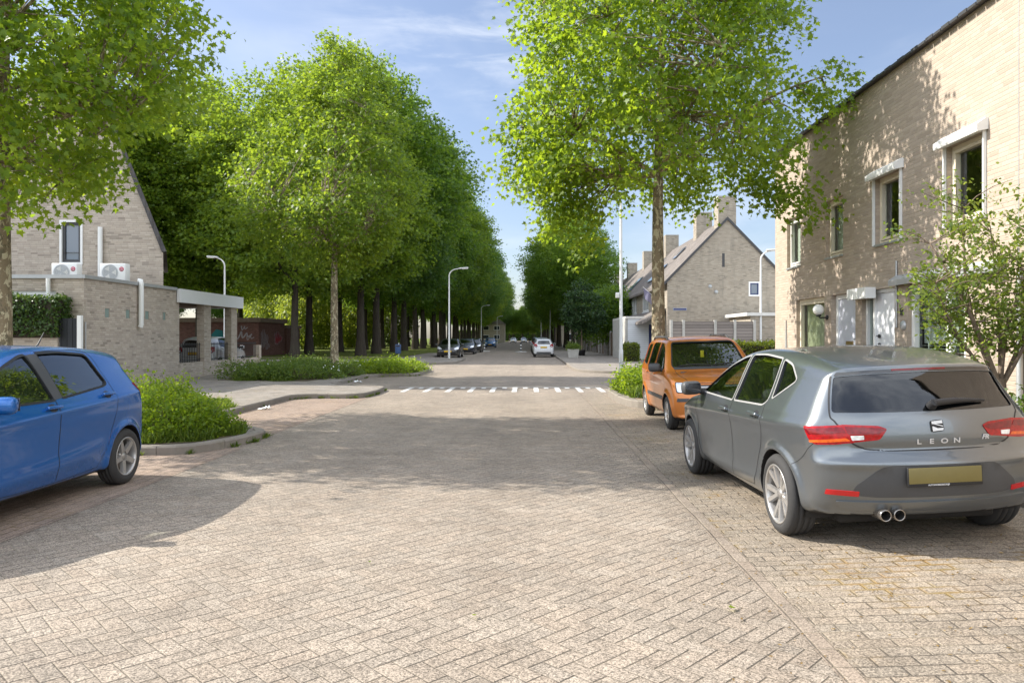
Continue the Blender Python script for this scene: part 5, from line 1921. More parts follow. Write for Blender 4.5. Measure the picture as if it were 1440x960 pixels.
# ---------------- terraced houses on the right, far side of the side street
def terrace():
    X0, XR, X1 = 8.6, 12.3, 16.0
    ZE, ZR = 5.0, 8.8
    names = ['row house end with the weathered brick gable and blue street sign', 'second row house with skylight from the brick gable', 'third row house from the brick gable, chimney mossy',
             'fourth row house along the street, small and distant', 'farthest row house at the end of the dark roofs']
    ys = [46, 57.5, 69.5, 81.5, 94, 106]
    for k in range(5):
        y0, y1 = ys[k], ys[k + 1] - 0.02
        T = thing('row_house', names[k], 'house', (12.3, (y0 + y1) / 2, 0.1), 0, 'row of gabled terrace houses')
        mb = MB()
        G = Plane((X0, y0, 0), (1, 0, 0), (0, -1, 0))
        wn = (13.62 - X0, 14.32 - X0, 4.10, 5.0)
        if k == 0:
            G.wall(mb, X1 - X0, ZE, [wn], 0.08)
        else:
            G.wall(mb, X1 - X0, ZE, [])
        mb.add([(X0, y0, ZE), (X1, y0, ZE), (XR, y0, ZR)], [(0, 1, 2)])
        F = Plane((X0, y0, 0), (0, 1, 0), (-1, 0, 0))
        n = 2
        holes = []
        for j in range(n):
            c = 1.4 + j * (y1 - y0) / n
            holes.append((c, c + 2.6, 3.45, 4.75))
        F.wall(mb, y1 - y0, ZE, holes, 0.08)
        Bk = Plane((X1, y0, 0), (0, 1, 0), (1, 0, 0))
        Bk.wall(mb, y1 - y0, ZE, [])
        K = Plane((X0, y1, 0), (1, 0, 0), (0, 1, 0))
        K.wall(mb, X1 - X0, ZE, [])
        mb.add([(X0, y1, ZE), (XR, y1, ZR), (X1, y1, ZE)], [(0, 1, 2)])
        mb.build('wall', MT['brick_g'], T)
        for hl in holes:
            window(T, F, hl, 0.05, MT['white'], MT['pane'], 0.09, sash=False, sill=False, mull=(0.9, 1.75))
            s = MB()
            F.box(s, hl[0] - 0.2, hl[1] + 0.2, 2.55, 3.42, -0.03, -0.004)
            s.build('cladding', MT['white_siding'], T)
        # roof slabs
        rb = MB()
        ov = 0.06 if k == 0 else 0.0
        for sg, xe in ((-1, X0), (1, X1)):
            ex = xe + sg * 0.30
            ez = ZE - 0.30 * (ZR - ZE) / (XR - X0)
            rb.extrude([(ex, y0 - ov, ez + .004), (XR, y0 - ov, ZR + .004), (XR, y0 - ov, ZR + 0.16), (ex, y0 - ov, ez + 0.16)], (0, y1 - y0 + ov, 0))
        r = rb.build('roof', MT['roof_tile'], T)
        if k == 0:
            v = MB()
            for sg, xe in ((-1, X0), (1, X1)):
                ex = xe + sg * 0.30
                ez = ZE - 0.30 * (ZR - ZE) / (XR - X0)
                v.extrude([(ex, y0 - 0.10, ez - 0.02), (XR, y0 - 0.10, ZR - 0.0), (XR, y0 - 0.10, ZR + 0.19), (ex, y0 - 0.10, ez + 0.19)], (0, 0.038, 0))
            v.build('verge', MT['dark_trim'], r)
        cy = y0 + (0.5 if k == 0 else 0.0) + (0 if k == 0 else 5.5)
        chs = [(y0 + 0.02, 1.05)] if k == 0 else []
        chs.append((y0 + 6.0, 0.95))
        for (c0, w) in chs:
            cb = MB()
            cb.box(XR - 0.55, XR + 0.55, c0, c0 + w, ZR - 0.7, ZR + 1.42)
            ch = cb.build('chimney', MT['brick_g'], r)
            cc = MB()
            cc.box(XR - 0.57, XR + 0.57, c0 - 0.02, c0 + w + .02, ZR + 1.422, ZR + 1.49)
            cc.build('chimney_cap', MT['concrete'], ch)
        # roof windows / solar panels on the street slope
        sl = Vector((XR - X0, 0, ZR - ZE)).normalized()
        nr = Vector((-sl.z, 0, sl.x))
        def roofbox(name, y, w, a0, a1, mat):
            b = MB()
            base = Vector((X0, 0, ZE)) + nr * 0.165
            p0, p1 = base + sl * a0, base + sl * a1
            b.extrude([(p0.x, y, p0.z), (p0.x, y + w, p0.z), (p1.x, y + w, p1.z), (p1.x, y, p1.z)], nr * 0.05)
            b.build(name, mat, T)
        if k == 0:
            roofbox('roof_window', y0 + 7.0, 1.1, 2.9, 4.0, MT['pane_sky'])
        roofbox('solar_panel' if k else 'roof_window', y0 + 8.4, 2.2, 0.8, 2.5, MT['pane_sky'])
        # porch roof over the ground floor
        pb = MB()
        pb.extrude([(X0 - 0.004, y0 + .3, 3.38), (X0 - 1.5, y0 + .3, 2.55), (X0 - 1.5, y0 + .3, 2.40), (X0 - 0.004, y0 + .3, 3.22)], (0, y1 - y0 - .6, 0))
        pb.build('porch_roof', MT['roof_tile'], T)
        if k == 0:
            o = window(T, G, wn, 0.05, MT['white'], MT['pane_sky'], 0.09, sill=False, label='small gable window with navy sash', sashmat=MT['navy'])
            b = MB()
            G.box(b, 11.98 - X0, 12.14 - X0, 5.9, 6.75, -0.004, -0.001)
            G.box(b, 12.0 - X0, 12.12 - X0, 5.95, 6.7, -0.012, -0.005)
            b.build('slit_window', MT['dark_trim'], T)
            for (x, z) in [(11.25, 4.70), (11.62, 4.36)]:
                b = MB()
                b.lathe([(0.001, -0.03), (0.11, -0.03), (0.12, -0.003)], 14, axis='y', c=(x, y0, z))
                b.build('flue_vent', MT['zinc'], T)
            b = MB()
            G.box(b, 8.95 - X0, 9.80 - X0, 3.22, 3.38, -0.03, -0.004)
            sg = b.build('street_sign', MT['sign_blue'], T)
            b = MB()
            ring(G, b, 8.96 - X0, 9.79 - X0, 3.225, 3.375, 0.012, -0.034, -0.031)
            b.build('sign_border', MT['white'], sg)
            # white-clad porch with navy door, concrete side wall
            b = MB()
            b.box(6.45, 6.60, 49.3, 56.6, 0, 2.80)
            b.build('side_wall', MT['concrete'], T)
            b = MB()
            b.box(6.61, 8.0, 49.3, 49.45, 0, 2.42)
            b.build('porch_front', MT['white_siding'], T)
            b = MB()
            b.box(6.45, 8.6, 49.22, 56.6, 2.805, 2.95)
            b.build('porch_edge', MT['white_dirty'], T)
            b = MB()
            b.box(6.61, 8.59, 49.29, 49.45, 2.425, 2.80)
            b.build('porch_panel', MT['white_siding'], T)
            b = MB()
            b.box(8.003, 8.55, 49.31, 49.37, 0.1, 2.42)
            dd = b.build('door', MT['navy'], T)
            dd['label'] = 'navy blue porch door'
            b = MB()
            b.box(8.25, 8.33, 49.295, 49.308, 1.2, 2.1)
            b.build('door_glass', MT['pane_sky'], dd)


terrace()


# flag on the first row house
def flag():
    T = thing('house_flag', 'small grey violet flag hanging from the row house front', 'flag', (8.55, 50.2, 4.3))
    b = MB()
    b.tube([(8.56, 50.2, 4.25), (7.75, 50.2, 4.95)], 0.02, 6)
    b.build('pole', MT['white'], T)
    b = MB()
    n = 8
    v = []
    for i in range(n + 1):
        for j in range(5):
            a, c = i / n, j / 4
            v.append((7.78 + 0.5 * a + 0.10 * c, 50.2 + 0.06 * math.sin(a * 6 + c * 2), 4.92 - 0.44 * a - 0.75 * c))
    f = [(i * 5 + j, i * 5 + j + 1, (i + 1) * 5 + j + 1, (i + 1) * 5 + j) for i in range(n) for j in range(4)]
    b.add(v, f, 0, True)
    b.build('cloth', MT['flag'], T)


MT['flag'] = simple('flag_cloth', (0.20, 0.19, 0.27), 0.9)
flag()


# grey board fence with concrete posts in front of the gable
def board_fence():
    T = thing('board_fence', 'weathered grey board fence with concrete posts below the brick gable', 'fence', (10, 40, 0.1))
    xs = [7.7, 8.35, 10.05, 11.1, 12.15]
    for a, b in zip(xs[:-1], xs[1:]):
        m = MB()
        m.box(a + 0.075, b - 0.075, 40.0, 40.05, 0.1, 2.42)
        m.build('panel', MT['grey_wood'], T)
    for x in xs:
        m = MB()
        m.box(x - 0.07, x + 0.07, 39.95, 40.09, 0.0, 2.5)
        m.build('post', MT['concrete'], T)


board_fence()


def brick_garage():
    T = thing('brick_garage', 'low brick outbuilding with a white roof edge right of the board fence', 'garage', (14.5, 41.5, 0.1))
    m = MB()
    m.box(12.25, 19.0, 41.0, 45.5, 0, 2.75)
    m.build('wall', MT['brick_g'], T)
    m = MB()
    m.box(12.0, 19.1, 40.9, 45.55, 2.753, 2.93)
    m.build('roof', MT['white_dirty'], T)


brick_garage()


# panel fences along the right pavement
def panel_fence(y0, y1, x, label):
    T = thing('panel_fence', label, 'fence', (x, (y0 + y1) / 2, 0.1), 0, 'fences along the right pavement')
    n = max(1, int((y1 - y0) / 1.95))
    for k in range(n):
        a = y0 + (y1 - y0) * k / n
        b = y0 + (y1 - y0) * (k + 1) / n
        m = MB()
        m.box(x - 0.02, x + 0.03, a + 0.08, b - 0.08, 0.1, 1.95)
        m.build('panel', MT['grey_wood'] if k % 3 else MT['bark_brown'], T)
        m = MB()
        m.box(x - 0.07, x + 0.07, a - 0.07, a + 0.07, 0, 2.08)
        m.build('post', MT['concrete'], T)


panel_fence(58.5, 70.0, 6.75, 'tall panel fence with concrete posts right after the concrete wall')
panel_fence(71.0, 84.5, 6.75, 'panel fence with concrete posts behind the potted tree, further down')
panel_fence(86.0, 104.0, 6.75, 'farthest panel fence along the right pavement')


# far buildings glimpsed at the street's end
def far_house(x, y, w, d, h, label):
    T = thing('distant_house', label, 'house', (x, y, 0))
    m = MB()
    m.box(x - w / 2, x + w / 2, y, y + d, 0, h)
    m.build('wall', MT['brick_g'], T)
    r = MB()
    r.extrude([(x - w / 2 - .3, y - .2, h + .003), (x + w / 2 + .3, y - .2, h + .003), (x, y - .2, h + w * 0.4)], (0, d + .4, 0))
    r.build('roof', MT['roof_tile'], T)
    P = Plane((x - w / 2, y, 0), (1, 0, 0), (0, -1, 0))
    for a in (0.2, 0.6):
        for z in (1.0, 3.7):
            b = MB()
            P.box(b, a * w, a * w + 0.22 * w, z, z + 1.3, -0.03, -0.004)
            wn = b.build('window', MT['white'], T)
            b = MB()
            P.box(b, a * w + .1, a * w + 0.22 * w - .1, z + .1, z + 1.2, -0.04, -0.032)
            b.build('pane', MT['pane'], wn)


far_house(-11.0, 225, 8, 10, 5.5, 'distant house showing between the trunks at the far end')
far_house(9.5, 150, 7, 20, 5.5, 'distant house behind the right row of trees')
# ------------------------------------------------------------------ cars
def cr(pts, n=8, closed=False):
    """Catmull-Rom through points; a point written with a third value 1 stays a sharp corner"""
    P = [np.array(p[:2], float) for p in pts]
    sh = [len(p) > 2 and p[2] for p in pts]
    N = len(P)
    out = []
    for i in range(N if closed else N - 1):
        p1, p2 = P[i], P[(i + 1) % N]
        p0 = P[i - 1] if (i > 0 or closed) and not sh[i] else p1
        p3 = P[(i + 2) % N] if (i + 2 < N or closed) and not sh[(i + 1) % N] else p2
        for k in range(n):
            t = k / n
            out.append(0.5 * ((2 * p1) + (-p0 + p2) * t + (2 * p0 - 5 * p1 + 4 * p2 - p3) * t * t + (-p0 + 3 * p1 - 3 * p2 + p3) * t ** 3))
    if not closed:
        out.append(P[-1])
    return np.array(out)


def rounded(poly, r=0.04, n=5):
    out = []
    N = len(poly)
    for i in range(N):
        a, b, c = np.array(poly[i - 1][:2], float), np.array(poly[i][:2], float), np.array(poly[(i + 1) % N][:2], float)
        rr = poly[i][2] if len(poly[i]) > 2 else r
        la, lc = np.linalg.norm(a - b), np.linalg.norm(c - b)
        d = min(rr, la * 0.48, lc * 0.48)
        p = b + (a - b) / la * d
        q = b + (c - b) / lc * d
        if d < 1e-4:
            out.append(b)
            continue
        for k in range(n + 1):
            t = k / n
            out.append(p * (1 - t) ** 2 + 2 * b * t * (1 - t) + q * t * t)
    return np.array(out)


def densify(poly, h):
    out = []
    N = len(poly)
    for i in range(N):
        a, b = poly[i], poly[(i + 1) % N]
        m = max(1, int(np.linalg.norm(b - a) / h))
        for k in range(m):
            out.append(a + (b - a) * k / m)
    return np.array(out)


def interp(pts):
    c = cr(pts, 10)
    xs, ys = c[:, 0], c[:, 1]
    o = np.argsort(xs)
    return lambda x: np.interp(x, xs[o], ys[o])


class Body:
    """smooth closed car body: side silhouette, plan and cross-section blended into one field"""

    def __init__(s, sp):
        s.sp = sp
        poly = cr(sp['sil'], 8, True)
        s.x0, s.x1 = poly[:, 0].min(), poly[:, 0].max()
        h = 0.0125
        gx = np.arange(s.x0 - 0.6, s.x1 + 0.6, h)
        gz = np.arange(-0.25, sp['H'] + 0.5, h)
        X, Z = np.meshgrid(gx, gz, indexing='ij')
        pts = np.stack([X.ravel(), Z.ravel()], 1)
        D = np.full(len(pts), 1e9)
        ins = np.zeros(len(pts), bool)
        for i in range(len(poly)):
            a, b = poly[i], poly[(i + 1) % len(poly)]
            e = b - a
            w = pts - a
            t = np.clip((w @ e) / max(1e-12, e @ e), 0, 1)
            q = w - t[:, None] * e
            D = np.minimum(D, (q * q).sum(1))
            c1 = (a[1] <= pts[:, 1]) & (b[1] > pts[:, 1])
            c2 = (a[1] > pts[:, 1]) & (b[1] <= pts[:, 1])
            cr_ = e[0] * w[:, 1] - e[1] * w[:, 0]
            ins ^= (c1 & (cr_ > 0)) | (c2 & (cr_ < 0))
        s.G = (np.sqrt(D) * np.where(ins, -1, 1)).reshape(X.shape)
        s.gx0, s.gz0, s.h = gx[0], gz[0], h
        s.plan, s.sect, s.gplan = interp(sp['plan']), interp(sp['sect']), interp(sp['gplan'])

    def sdf(s, x, z):
        u = np.clip((x - s.gx0) / s.h, 0, s.G.shape[0] - 1.001)
        v = np.clip((z - s.gz0) / s.h, 0, s.G.shape[1] - 1.001)
        i, j = u.astype(int), v.astype(int)
        a, b = u - i, v - j
        G = s.G
        return (G[i, j] * (1 - a) + G[i + 1, j] * a) * (1 - b) + (G[i, j + 1] * (1 - a) + G[i + 1, j + 1] * a) * b

    def f(s, P):
        sp = s.sp
        x, y, z = P[:, 0], np.abs(P[:, 1]), P[:, 2]
        W = sp['W']
        q = np.clip(y / W, 0, 1.3)
        rf = np.clip((x - 0.4) / (s.x1 - 0.4), 0, 1.2) ** 2
        rr = np.clip((-x - 0.4) / (-s.x0 - 0.4), 0, 1.2) ** 2
        xs = x + sp['kf'] * rf * q ** 2.6 - sp['kr'] * rr * q ** 2.6
        zs = z + sp['camber'] * np.clip((z - 0.6) / 0.5, 0, 1) * q ** 2
        d1 = s.sdf(xs, zs)
        gp = 1 - (1 - s.gplan(x)) * np.clip((z - sp['belt']) / 0.25, 0, 1)
        w = W * s.plan(x) * s.sect(z) * gp
        for (xw, R, a) in sp['flare']:
            r = np.hypot(x - xw, z - sp['wr'])
            w = w + a * np.exp(-((r - R - 0.01) / 0.045) ** 2)
        for (fn, a, sw, xa, xb) in sp['crease']:
            m = np.clip((x - xa) / 0.25, 0, 1) * np.clip((xb - x) / 0.25, 0, 1)
            w = w + a * np.exp(-((z - fn(x)) / (sw * 1.9)) ** 2) * m
        d2 = (y - w) * 0.95
        k = sp.get('k', 0.09)
        hh = np.clip(k - np.abs(d1 - d2), 0, None)
        d = np.maximum(d1, d2) + hh * hh / (4 * k)
        if 'extra' in sp:
            d = sp['extra'](d, x, y, z)
        return d

    def grad(s, P, h=0.006):
        g = np.zeros_like(P)
        for k in range(3):
            e = np.zeros(3)
            e[k] = h
            g[:, k] = s.f(P + e) - s.f(P - e)
        return norm(g)

    def between(s, A, B, lev=0.0, n=26):
        lo, hi = np.zeros(len(A)), np.ones(len(A))
        for _ in range(n):
            m = (lo + hi) / 2
            v = s.f(A + (B - A) * m[:, None]) > lev
            hi = np.where(v, m, hi)
            lo = np.where(v, lo, m)
        return A + (B - A) * ((lo + hi) / 2)[:, None]

    def hit(s, O, D, T=3.4, st=0.03):
        """first crossing from outside"""
        n = len(O)
        T = float(T)
        t = np.zeros(n)
        done = np.zeros(n, bool)
        res = np.full(n, T)
        k = 0.0
        while k < T:
            v = s.f(O + D * k)
            new = (~done) & (v < 0)
            res[new] = k
            done |= new
            if done.all():
                break
            k += st
        lo, hi = res - st, res
        for _ in range(18):
            m = (lo + hi) / 2
            v = s.f(O + D * m[:, None]) < 0
            hi = np.where(v, m, hi)
            lo = np.where(v, lo, m)
        return O + D * ((lo + hi) / 2)[:, None], done

    def lattice(s, sx, sy, sz, lev=0.0):
        sp = s.sp
        x0, x1 = s.x0 - 0.25, s.x1 + 0.25
        W, H = sp['W'] + 0.25, sp['H'] + 0.25
        z0 = -0.15
        nx, ny, nz = max(4, int((x1 - x0) / sx)), max(4, int(2 * W / sy)) // 2 * 2, max(4, int((H - z0) / sz))
        idx = {}
        V = []
        F = []

        def vid(i, j, k):
            key = (i, j, k)
            if key not in idx:
                idx[key] = len(V)
                V.append((x0 + (x1 - x0) * i / nx, -W + 2 * W * j / ny, z0 + (H - z0) * k / nz))
            return idx[key]
        for i in range(nx):
            for j in range(ny):
                F.append((vid(i, j, 0), vid(i, j + 1, 0), vid(i + 1, j + 1, 0), vid(i + 1, j, 0)))
                F.append((vid(i, j, nz), vid(i + 1, j, nz), vid(i + 1, j + 1, nz), vid(i, j + 1, nz)))
        for i in range(nx):
            for k in range(nz):
                F.append((vid(i, 0, k), vid(i + 1, 0, k), vid(i + 1, 0, k + 1), vid(i, 0, k + 1)))
                F.append((vid(i, ny, k), vid(i, ny, k + 1), vid(i + 1, ny, k + 1), vid(i + 1, ny, k)))
        for j in range(ny):
            for k in range(nz):
                F.append((vid(0, j, k), vid(0, j, k + 1), vid(0, j + 1, k + 1), vid(0, j + 1, k)))
                F.append((vid(nx, j, k), vid(nx, j + 1, k), vid(nx, j + 1, k + 1), vid(nx, j, k + 1)))
        P = np.array(V)
        C = P.copy()
        C[:, 0] = np.clip(P[:, 0], s.x0 + 0.75, s.x1 - 0.75)
        C[:, 1] = np.clip(P[:, 1] * 0.45, -0.4, 0.4)
        C[:, 2] = np.clip(P[:, 2], 0.50, 0.58)
        return s.between(C, P, lev), F


def add_prism(bm_v, bm_f, poly, axis, a, b):
    """prism of a 2-D outline: axis 'y' takes (x,z), axis 'x' takes (y,z)"""
    n = len(poly)
    base = len(bm_v)
    for h in (a, b):
        for p in poly:
            bm_v.append((p[0], h, p[1]) if axis == 'y' else (h, p[0], p[1]))
    for i in range(n):
        j = (i + 1) % n
        bm_f.append((base + i, base + j, base + j + n, base + i + n))
    bm_f.append(tuple(base + n - 1 - i for i in range(n)))
    bm_f.append(tuple(base + n + i for i in range(n)))


class Car:
    def __init__(s, sp, root, mats):
        s.sp, s.T, s.m = sp, root, mats
        s.B = Body(sp)

    # ---- conforming sheets
    def panel(s, poly, D, mat, name, parent=None, off=0.003, thick=0.012, h=0.045, grid=0.06, origin=None, zflip=False, label=None, mats2=None):
        """poly: outline in the plane perpendicular to D: (u, z) with u along z x D, or (u, v) for D = -z"""
        D = norm(np.array(D, float))
        if abs(D[2]) > 0.9:
            U, Vv = np.array([1.0, 0, 0]), np.array([0, 1.0, 0])
        else:
            U, Vv = norm(np.array([-D[1], D[0], 0.0])), np.array([0, 0, 1.0])
        poly = densify(np.asarray(poly)[:, :2], h)
        lo, hi = poly.min(0), poly.max(0)
        gx, gy = np.meshgrid(np.arange(lo[0] + grid / 2, hi[0], grid), np.arange(lo[1] + grid / 2, hi[1], grid))
        G = np.stack([gx.ravel(), gy.ravel()], 1)
        # keep interior points away from the rim
        keep = []
        for g in G:
            ins = False
            dm = 1e9
            N = len(poly)
            a = poly
            b = np.roll(poly, -1, 0)
            cond = ((a[:, 1] > g[1]) != (b[:, 1] > g[1]))
            with np.errstate(divide='ignore', invalid='ignore'):
                xi = (b[:, 0] - a[:, 0]) * (g[1] - a[:, 1]) / (b[:, 1] - a[:, 1]) + a[:, 0]
            ins = (np.sum(cond & (g[0] < xi)) % 2) == 1
            dm = np.min(np.linalg.norm(poly - g, axis=1))
            keep.append(ins and dm > grid * 0.45)
        G = G[np.array(keep, bool)] if len(G) else G
        allp = np.vstack([poly, G]) if len(G) else poly
        n = len(poly)
        vo, eo, fo = delaunay_2d_cdt([Vector(p) for p in allp], [], [list(range(n))], 1, 1e-5)[:3]
        V2 = np.array([tuple(v) for v in vo])
        O = V2[:, 0:1] * U + V2[:, 1:2] * Vv - D * 3.2
        if abs(D[2]) > 0.9:
            O = V2[:, 0:1] * U + V2[:, 1:2] * Vv + np.array([0, 0, 2.4])
        P, ok = s.B.hit(O, np.tile(D, (len(O), 1)), 5.0)
        N_ = s.B.grad(P)
        T = P + N_ * off
        Bk = P + N_ * (off - thick)
        tris = [tuple(f) for f in fo]
        # orient outward
        vv = []
        for f in tris:
            a, b, c = T[f[0]], T[f[1]], T[f[2]]
            if np.dot(np.cross(b - a, c - a), N_[f[0]]) < 0:
                f = f[::-1]
            vv.append(f)
        cnt = {}
        for f in vv:
            for i in range(len(f)):
                e = (f[i], f[(i + 1) % len(f)])
                cnt[e] = 1
        rim = [e for e in cnt if (e[1], e[0]) not in cnt]
        m = len(T)
        verts = np.vstack([T, Bk])
        faces = list(vv) + [(e[1], e[0], e[0] + m, e[1] + m) for e in rim]
        me = bpy.data.meshes.new(name)
        me.from_pydata(verts.tolist(), [], faces)
        me.materials.append(mat)
        nf = len(vv)
        me.polygons.foreach_set('use_smooth', [True] * len(faces))
        me.update()
        ln = []
        for p in me.polygons:
            if p.index < nf:
                ln += [tuple(N_[v]) for v in p.vertices]
            else:
                ln += [tuple(p.normal)] * p.loop_total
        me.normals_split_custom_set(ln)
        o = bpy.data.objects.new(name, me)
        COL.objects.link(o)
        o.parent = parent or s.T
        if label:
            o['label'] = label
        return o

    def both(s, poly, mat, name, parent=None, **kw):
        """a side panel given as (x, z), made on the left and the right"""
        r = []
        p = np.asarray(poly)[:, :2]
        # D = (0,-1,0) -> U = (1,0,0);  D = (0,1,0) -> U = (-1,0,0)
        for sg in (1, -1):
            q = p.copy()
            if sg < 0:
                q = q * np.array([-1, 1])
            par = parent[0 if sg > 0 else 1] if isinstance(parent, (list, tuple)) else parent
            r.append(s.panel(q, (0, -sg, 0), mat, name, par, **kw))
        return r

    def rear(s, poly, mat, name, parent=None, **kw):
        # D=(1,0,0): U=(0,1,0)
        return s.panel(poly, (1, 0, 0), mat, name, parent, **kw)

    def front(s, poly, mat, name, parent=None, **kw):
        # D=(-1,0,0): U=(0,-1,0)
        q = np.asarray(poly)[:, :2] * np.array([-1, 1])
        return s.panel(q, (-1, 0, 0), mat, name, parent, **kw)

    def line(s, pts, D, w=0.0095, name='panel_gap', mat=None, parent=None, off=0.0012, mirror=False, smooth=6):
        """thin dark gap along a 2-D polyline (same plane convention as panel)"""
        c = cr(pts, smooth) if smooth else np.array([p[:2] for p in pts], float)
        c2 = [c[0]]
        for a, b in zip(c[:-1], c[1:]):
            m = max(1, int(np.linalg.norm(b - a) / 0.03))
            for k in range(1, m + 1):
                c2.append(a + (b - a) * k / m)
        c = np.array(c2)
        t = np.gradient(c, axis=0)
        t = norm(t)
        nn = np.stack([-t[:, 1], t[:, 0]], 1)
        L, R = c + nn * w / 2, c - nn * w / 2
        D = norm(np.array(D, float))
        U, Vv = (np.array([1.0, 0, 0]), np.array([0, 1.0, 0])) if abs(D[2]) > .9 else (norm(np.array([-D[1], D[0], 0.0])), np.array([0, 0, 1.0]))
        Q = np.vstack([L, R])
        O = Q[:, 0:1] * U + Q[:, 1:2] * Vv - D * 3.2
        if abs(D[2]) > .9:
            O = Q[:, 0:1] * U + Q[:, 1:2] * Vv + np.array([0, 0, 2.4])
        P, ok = s.B.hit(O, np.tile(D, (len(O), 1)), 5.0)
        N_ = s.B.grad(P)
        P = P + N_ * off
        n = len(c)
        f = []
        for i in range(n - 1):
            q = (i, n + i, n + i + 1, i + 1)
            a, b, c_ = P[q[0]], P[q[1]], P[q[2]]
            f.append(q if np.dot(np.cross(b - a, c_ - a), N_[i]) > 0 else q[::-1])
        mb = MB()
        mb.add(P.tolist(), f, 0, True)
        return mb.build(name, mat or s.m['gap'], parent or s.T, world=False)

    def lines_side(s, pts, **kw):
        for sg in (1, -1):
            q = [((p[0] if sg > 0 else -p[0]), p[1]) + tuple(p[2:]) for p in pts]
            s.line(q, (0, -sg, 0), **kw)

    # ---- shell with openings
    def shell(s, res=0.035):
        sp, B = s.sp, s.B
        V, F = B.lattice(res, res, res)
        Vi, Fi = B.lattice(res * 2, res * 2, res * 2, -0.045)
        n = len(V)
        verts = np.vstack([V, Vi])
        faces = list(F) + [tuple(v + n for v in f[::-1]) for f in Fi]
        me = bpy.data.meshes.new('body')
        me.from_pydata(verts.tolist(), [], faces)
        # check the outward sense
        bm = bmesh.new()
        bm.from_mesh(me)
        bmesh.ops.recalc_face_normals(bm, faces=bm.faces)
        bm.to_mesh(me)
        bm.free()
        ob = bpy.data.objects.new('body', me)
        COL.objects.link(ob)
        cuts = [([], []), ([], [])]
        cv, cf = cuts[0]
        for poly in sp['side_windows']:
            add_prism(cv, cf, rounded(poly, 0.03), 'y', -1.3, 1.3)
        for (xw, R, a) in sp['flare']:
            for sg in (1, -1):
                c = [(xw + R * math.cos(t), sp['wr'] + sp.get('arch_dz', 0.0) + R * math.sin(t)) for t in np.linspace(0, 2 * PI, 49)[:-1]]
                a_, b_ = sorted((sg * 0.42, sg * 1.4))
                add_prism(cv, cf, c, 'y', a_, b_)
        cv, cf = cuts[1]
        add_prism(cv, cf, rounded(sp['windscreen'][0], 0.06), 'x', *sp['windscreen'][1])
        add_prism(cv, cf, rounded(sp['rear_window'][0], 0.05), 'x', *sp['rear_window'][1])
        for cv, cf in cuts:
            cm = bpy.data.meshes.new('cut')
            cm.from_pydata(cv, [], cf)
            bm = bmesh.new()
            bm.from_mesh(cm)
            bmesh.ops.recalc_face_normals(bm, faces=bm.faces)
            bm.to_mesh(cm)
            bm.free()
            co_ = bpy.data.objects.new('cut', cm)
            COL.objects.link(co_)
            md = ob.modifiers.new('b', 'BOOLEAN')
            md.operation = 'DIFFERENCE'
            md.solver = 'EXACT'
            md.object = co_
            dg = bpy.context.evaluated_depsgraph_get()
            ev = ob.evaluated_get(dg)
            nm = bpy.data.meshes.new_from_object(ev, depsgraph=dg)
            bpy.data.objects.remove(co_)
            bpy.data.meshes.remove(cm)
            ob.modifiers.clear()
            old = ob.data
            ob.data = nm
            bpy.data.meshes.remove(old)
        nm.name = 'body'
        nm.materials.clear()
        nm.materials.append(s.m['paint'])
        nm.materials.append(s.m['gap'])
        co = np.empty(len(nm.vertices) * 3, dtype=np.float32)
        nm.vertices.foreach_get('co', co)
        co = co.reshape(-1, 3).astype(float)
        g = B.grad(co)
        fv = B.f(co)
        mi = []
        ln = []
        for p in nm.polygons:
            vs = list(p.vertices)
            pn = np.array(p.normal)
            onsurf = np.all(np.abs(fv[vs]) < 0.008) and np.dot(pn, g[vs].mean(0)) > 0.6
            zc = co[vs][:, 2].mean()
            xc = co[vs][:, 0].mean()
            mi.append(0 if onsurf and not (pn[2] < -0.8 and zc < 0.33) else 1)
            if onsurf:
                ln += [tuple(g[v]) for v in vs]
            else:
                ln += [tuple(pn)] * len(vs)
        nm.polygons.foreach_set('material_index', mi)
        nm.polygons.foreach_set('use_smooth', [True] * len(mi))
        nm.update()
        nm.normals_split_custom_set(ln)
        ob.parent = s.T
        ob.name = 'body'
        s.body = ob
        return ob

    def liners(s):
        sp = s.sp
        for (xw, R, a) in sp['flare']:
            for sg in (1, -1):
                mb = MB()
                v = []
                n = 20
                zc = sp['wr'] + sp.get('arch_dz', 0.0)
                ts = np.linspace(-0.35, PI + 0.35, n + 1)
                ys = [0.44, sp['W'] * 0.90]
                for yy in ys:
                    for t in ts:
                        v.append((xw + (R + 0.004) * math.cos(t), sg * yy, zc + (R + 0.004) * math.sin(t)))
                f = [(i, i + 1, n + 1 + i + 1, n + 1 + i) for i in range(n)]
                f.append(tuple(range(n + 1)))
                mb.add(v, f)
                mb.build('wheel_arch', s.m['rubber'], s.T, world=False)

    def interior(s, seat_x=(0.15, -0.75), wheel_side=1):
        sp = s.sp
        for sx in seat_x:
            for sy in ((0.36, -0.36) if sx == seat_x[0] else (0.36, -0.36)):
                mb = MB()
                mb.bbox(sx - 0.25, sx + 0.25, sy - 0.24, sy + 0.24, 0.30, 0.56, 0.06)
                M = Matrix.Translation((sx - 0.27, sy, 0.50)) @ Matrix.Rotation(rad(-14), 4, 'Y')
                mb.bbox(-0.07, 0.07, -0.24, 0.24, 0.0, 0.58, 0.06, M=M)
                mb.bbox(-0.05, 0.05, -0.13, 0.13, 0.63, 0.81, 0.04, M=M)
                mb.build('seat', s.m['trim'], s.T, world=False)
        mb = MB()
        dx = sp['dash_x']
        mb.bbox(dx - 0.22, dx + 0.28, -sp['W'] * 0.72, sp['W'] * 0.72, 0.60, sp['dash_z'], 0.06)
        mb.build('dashboard', s.m['trim'], s.T, world=False)
        mb = MB()
        c = Vector((dx - 0.36, 0.36 * wheel_side, sp['dash_z'] - 0.02))
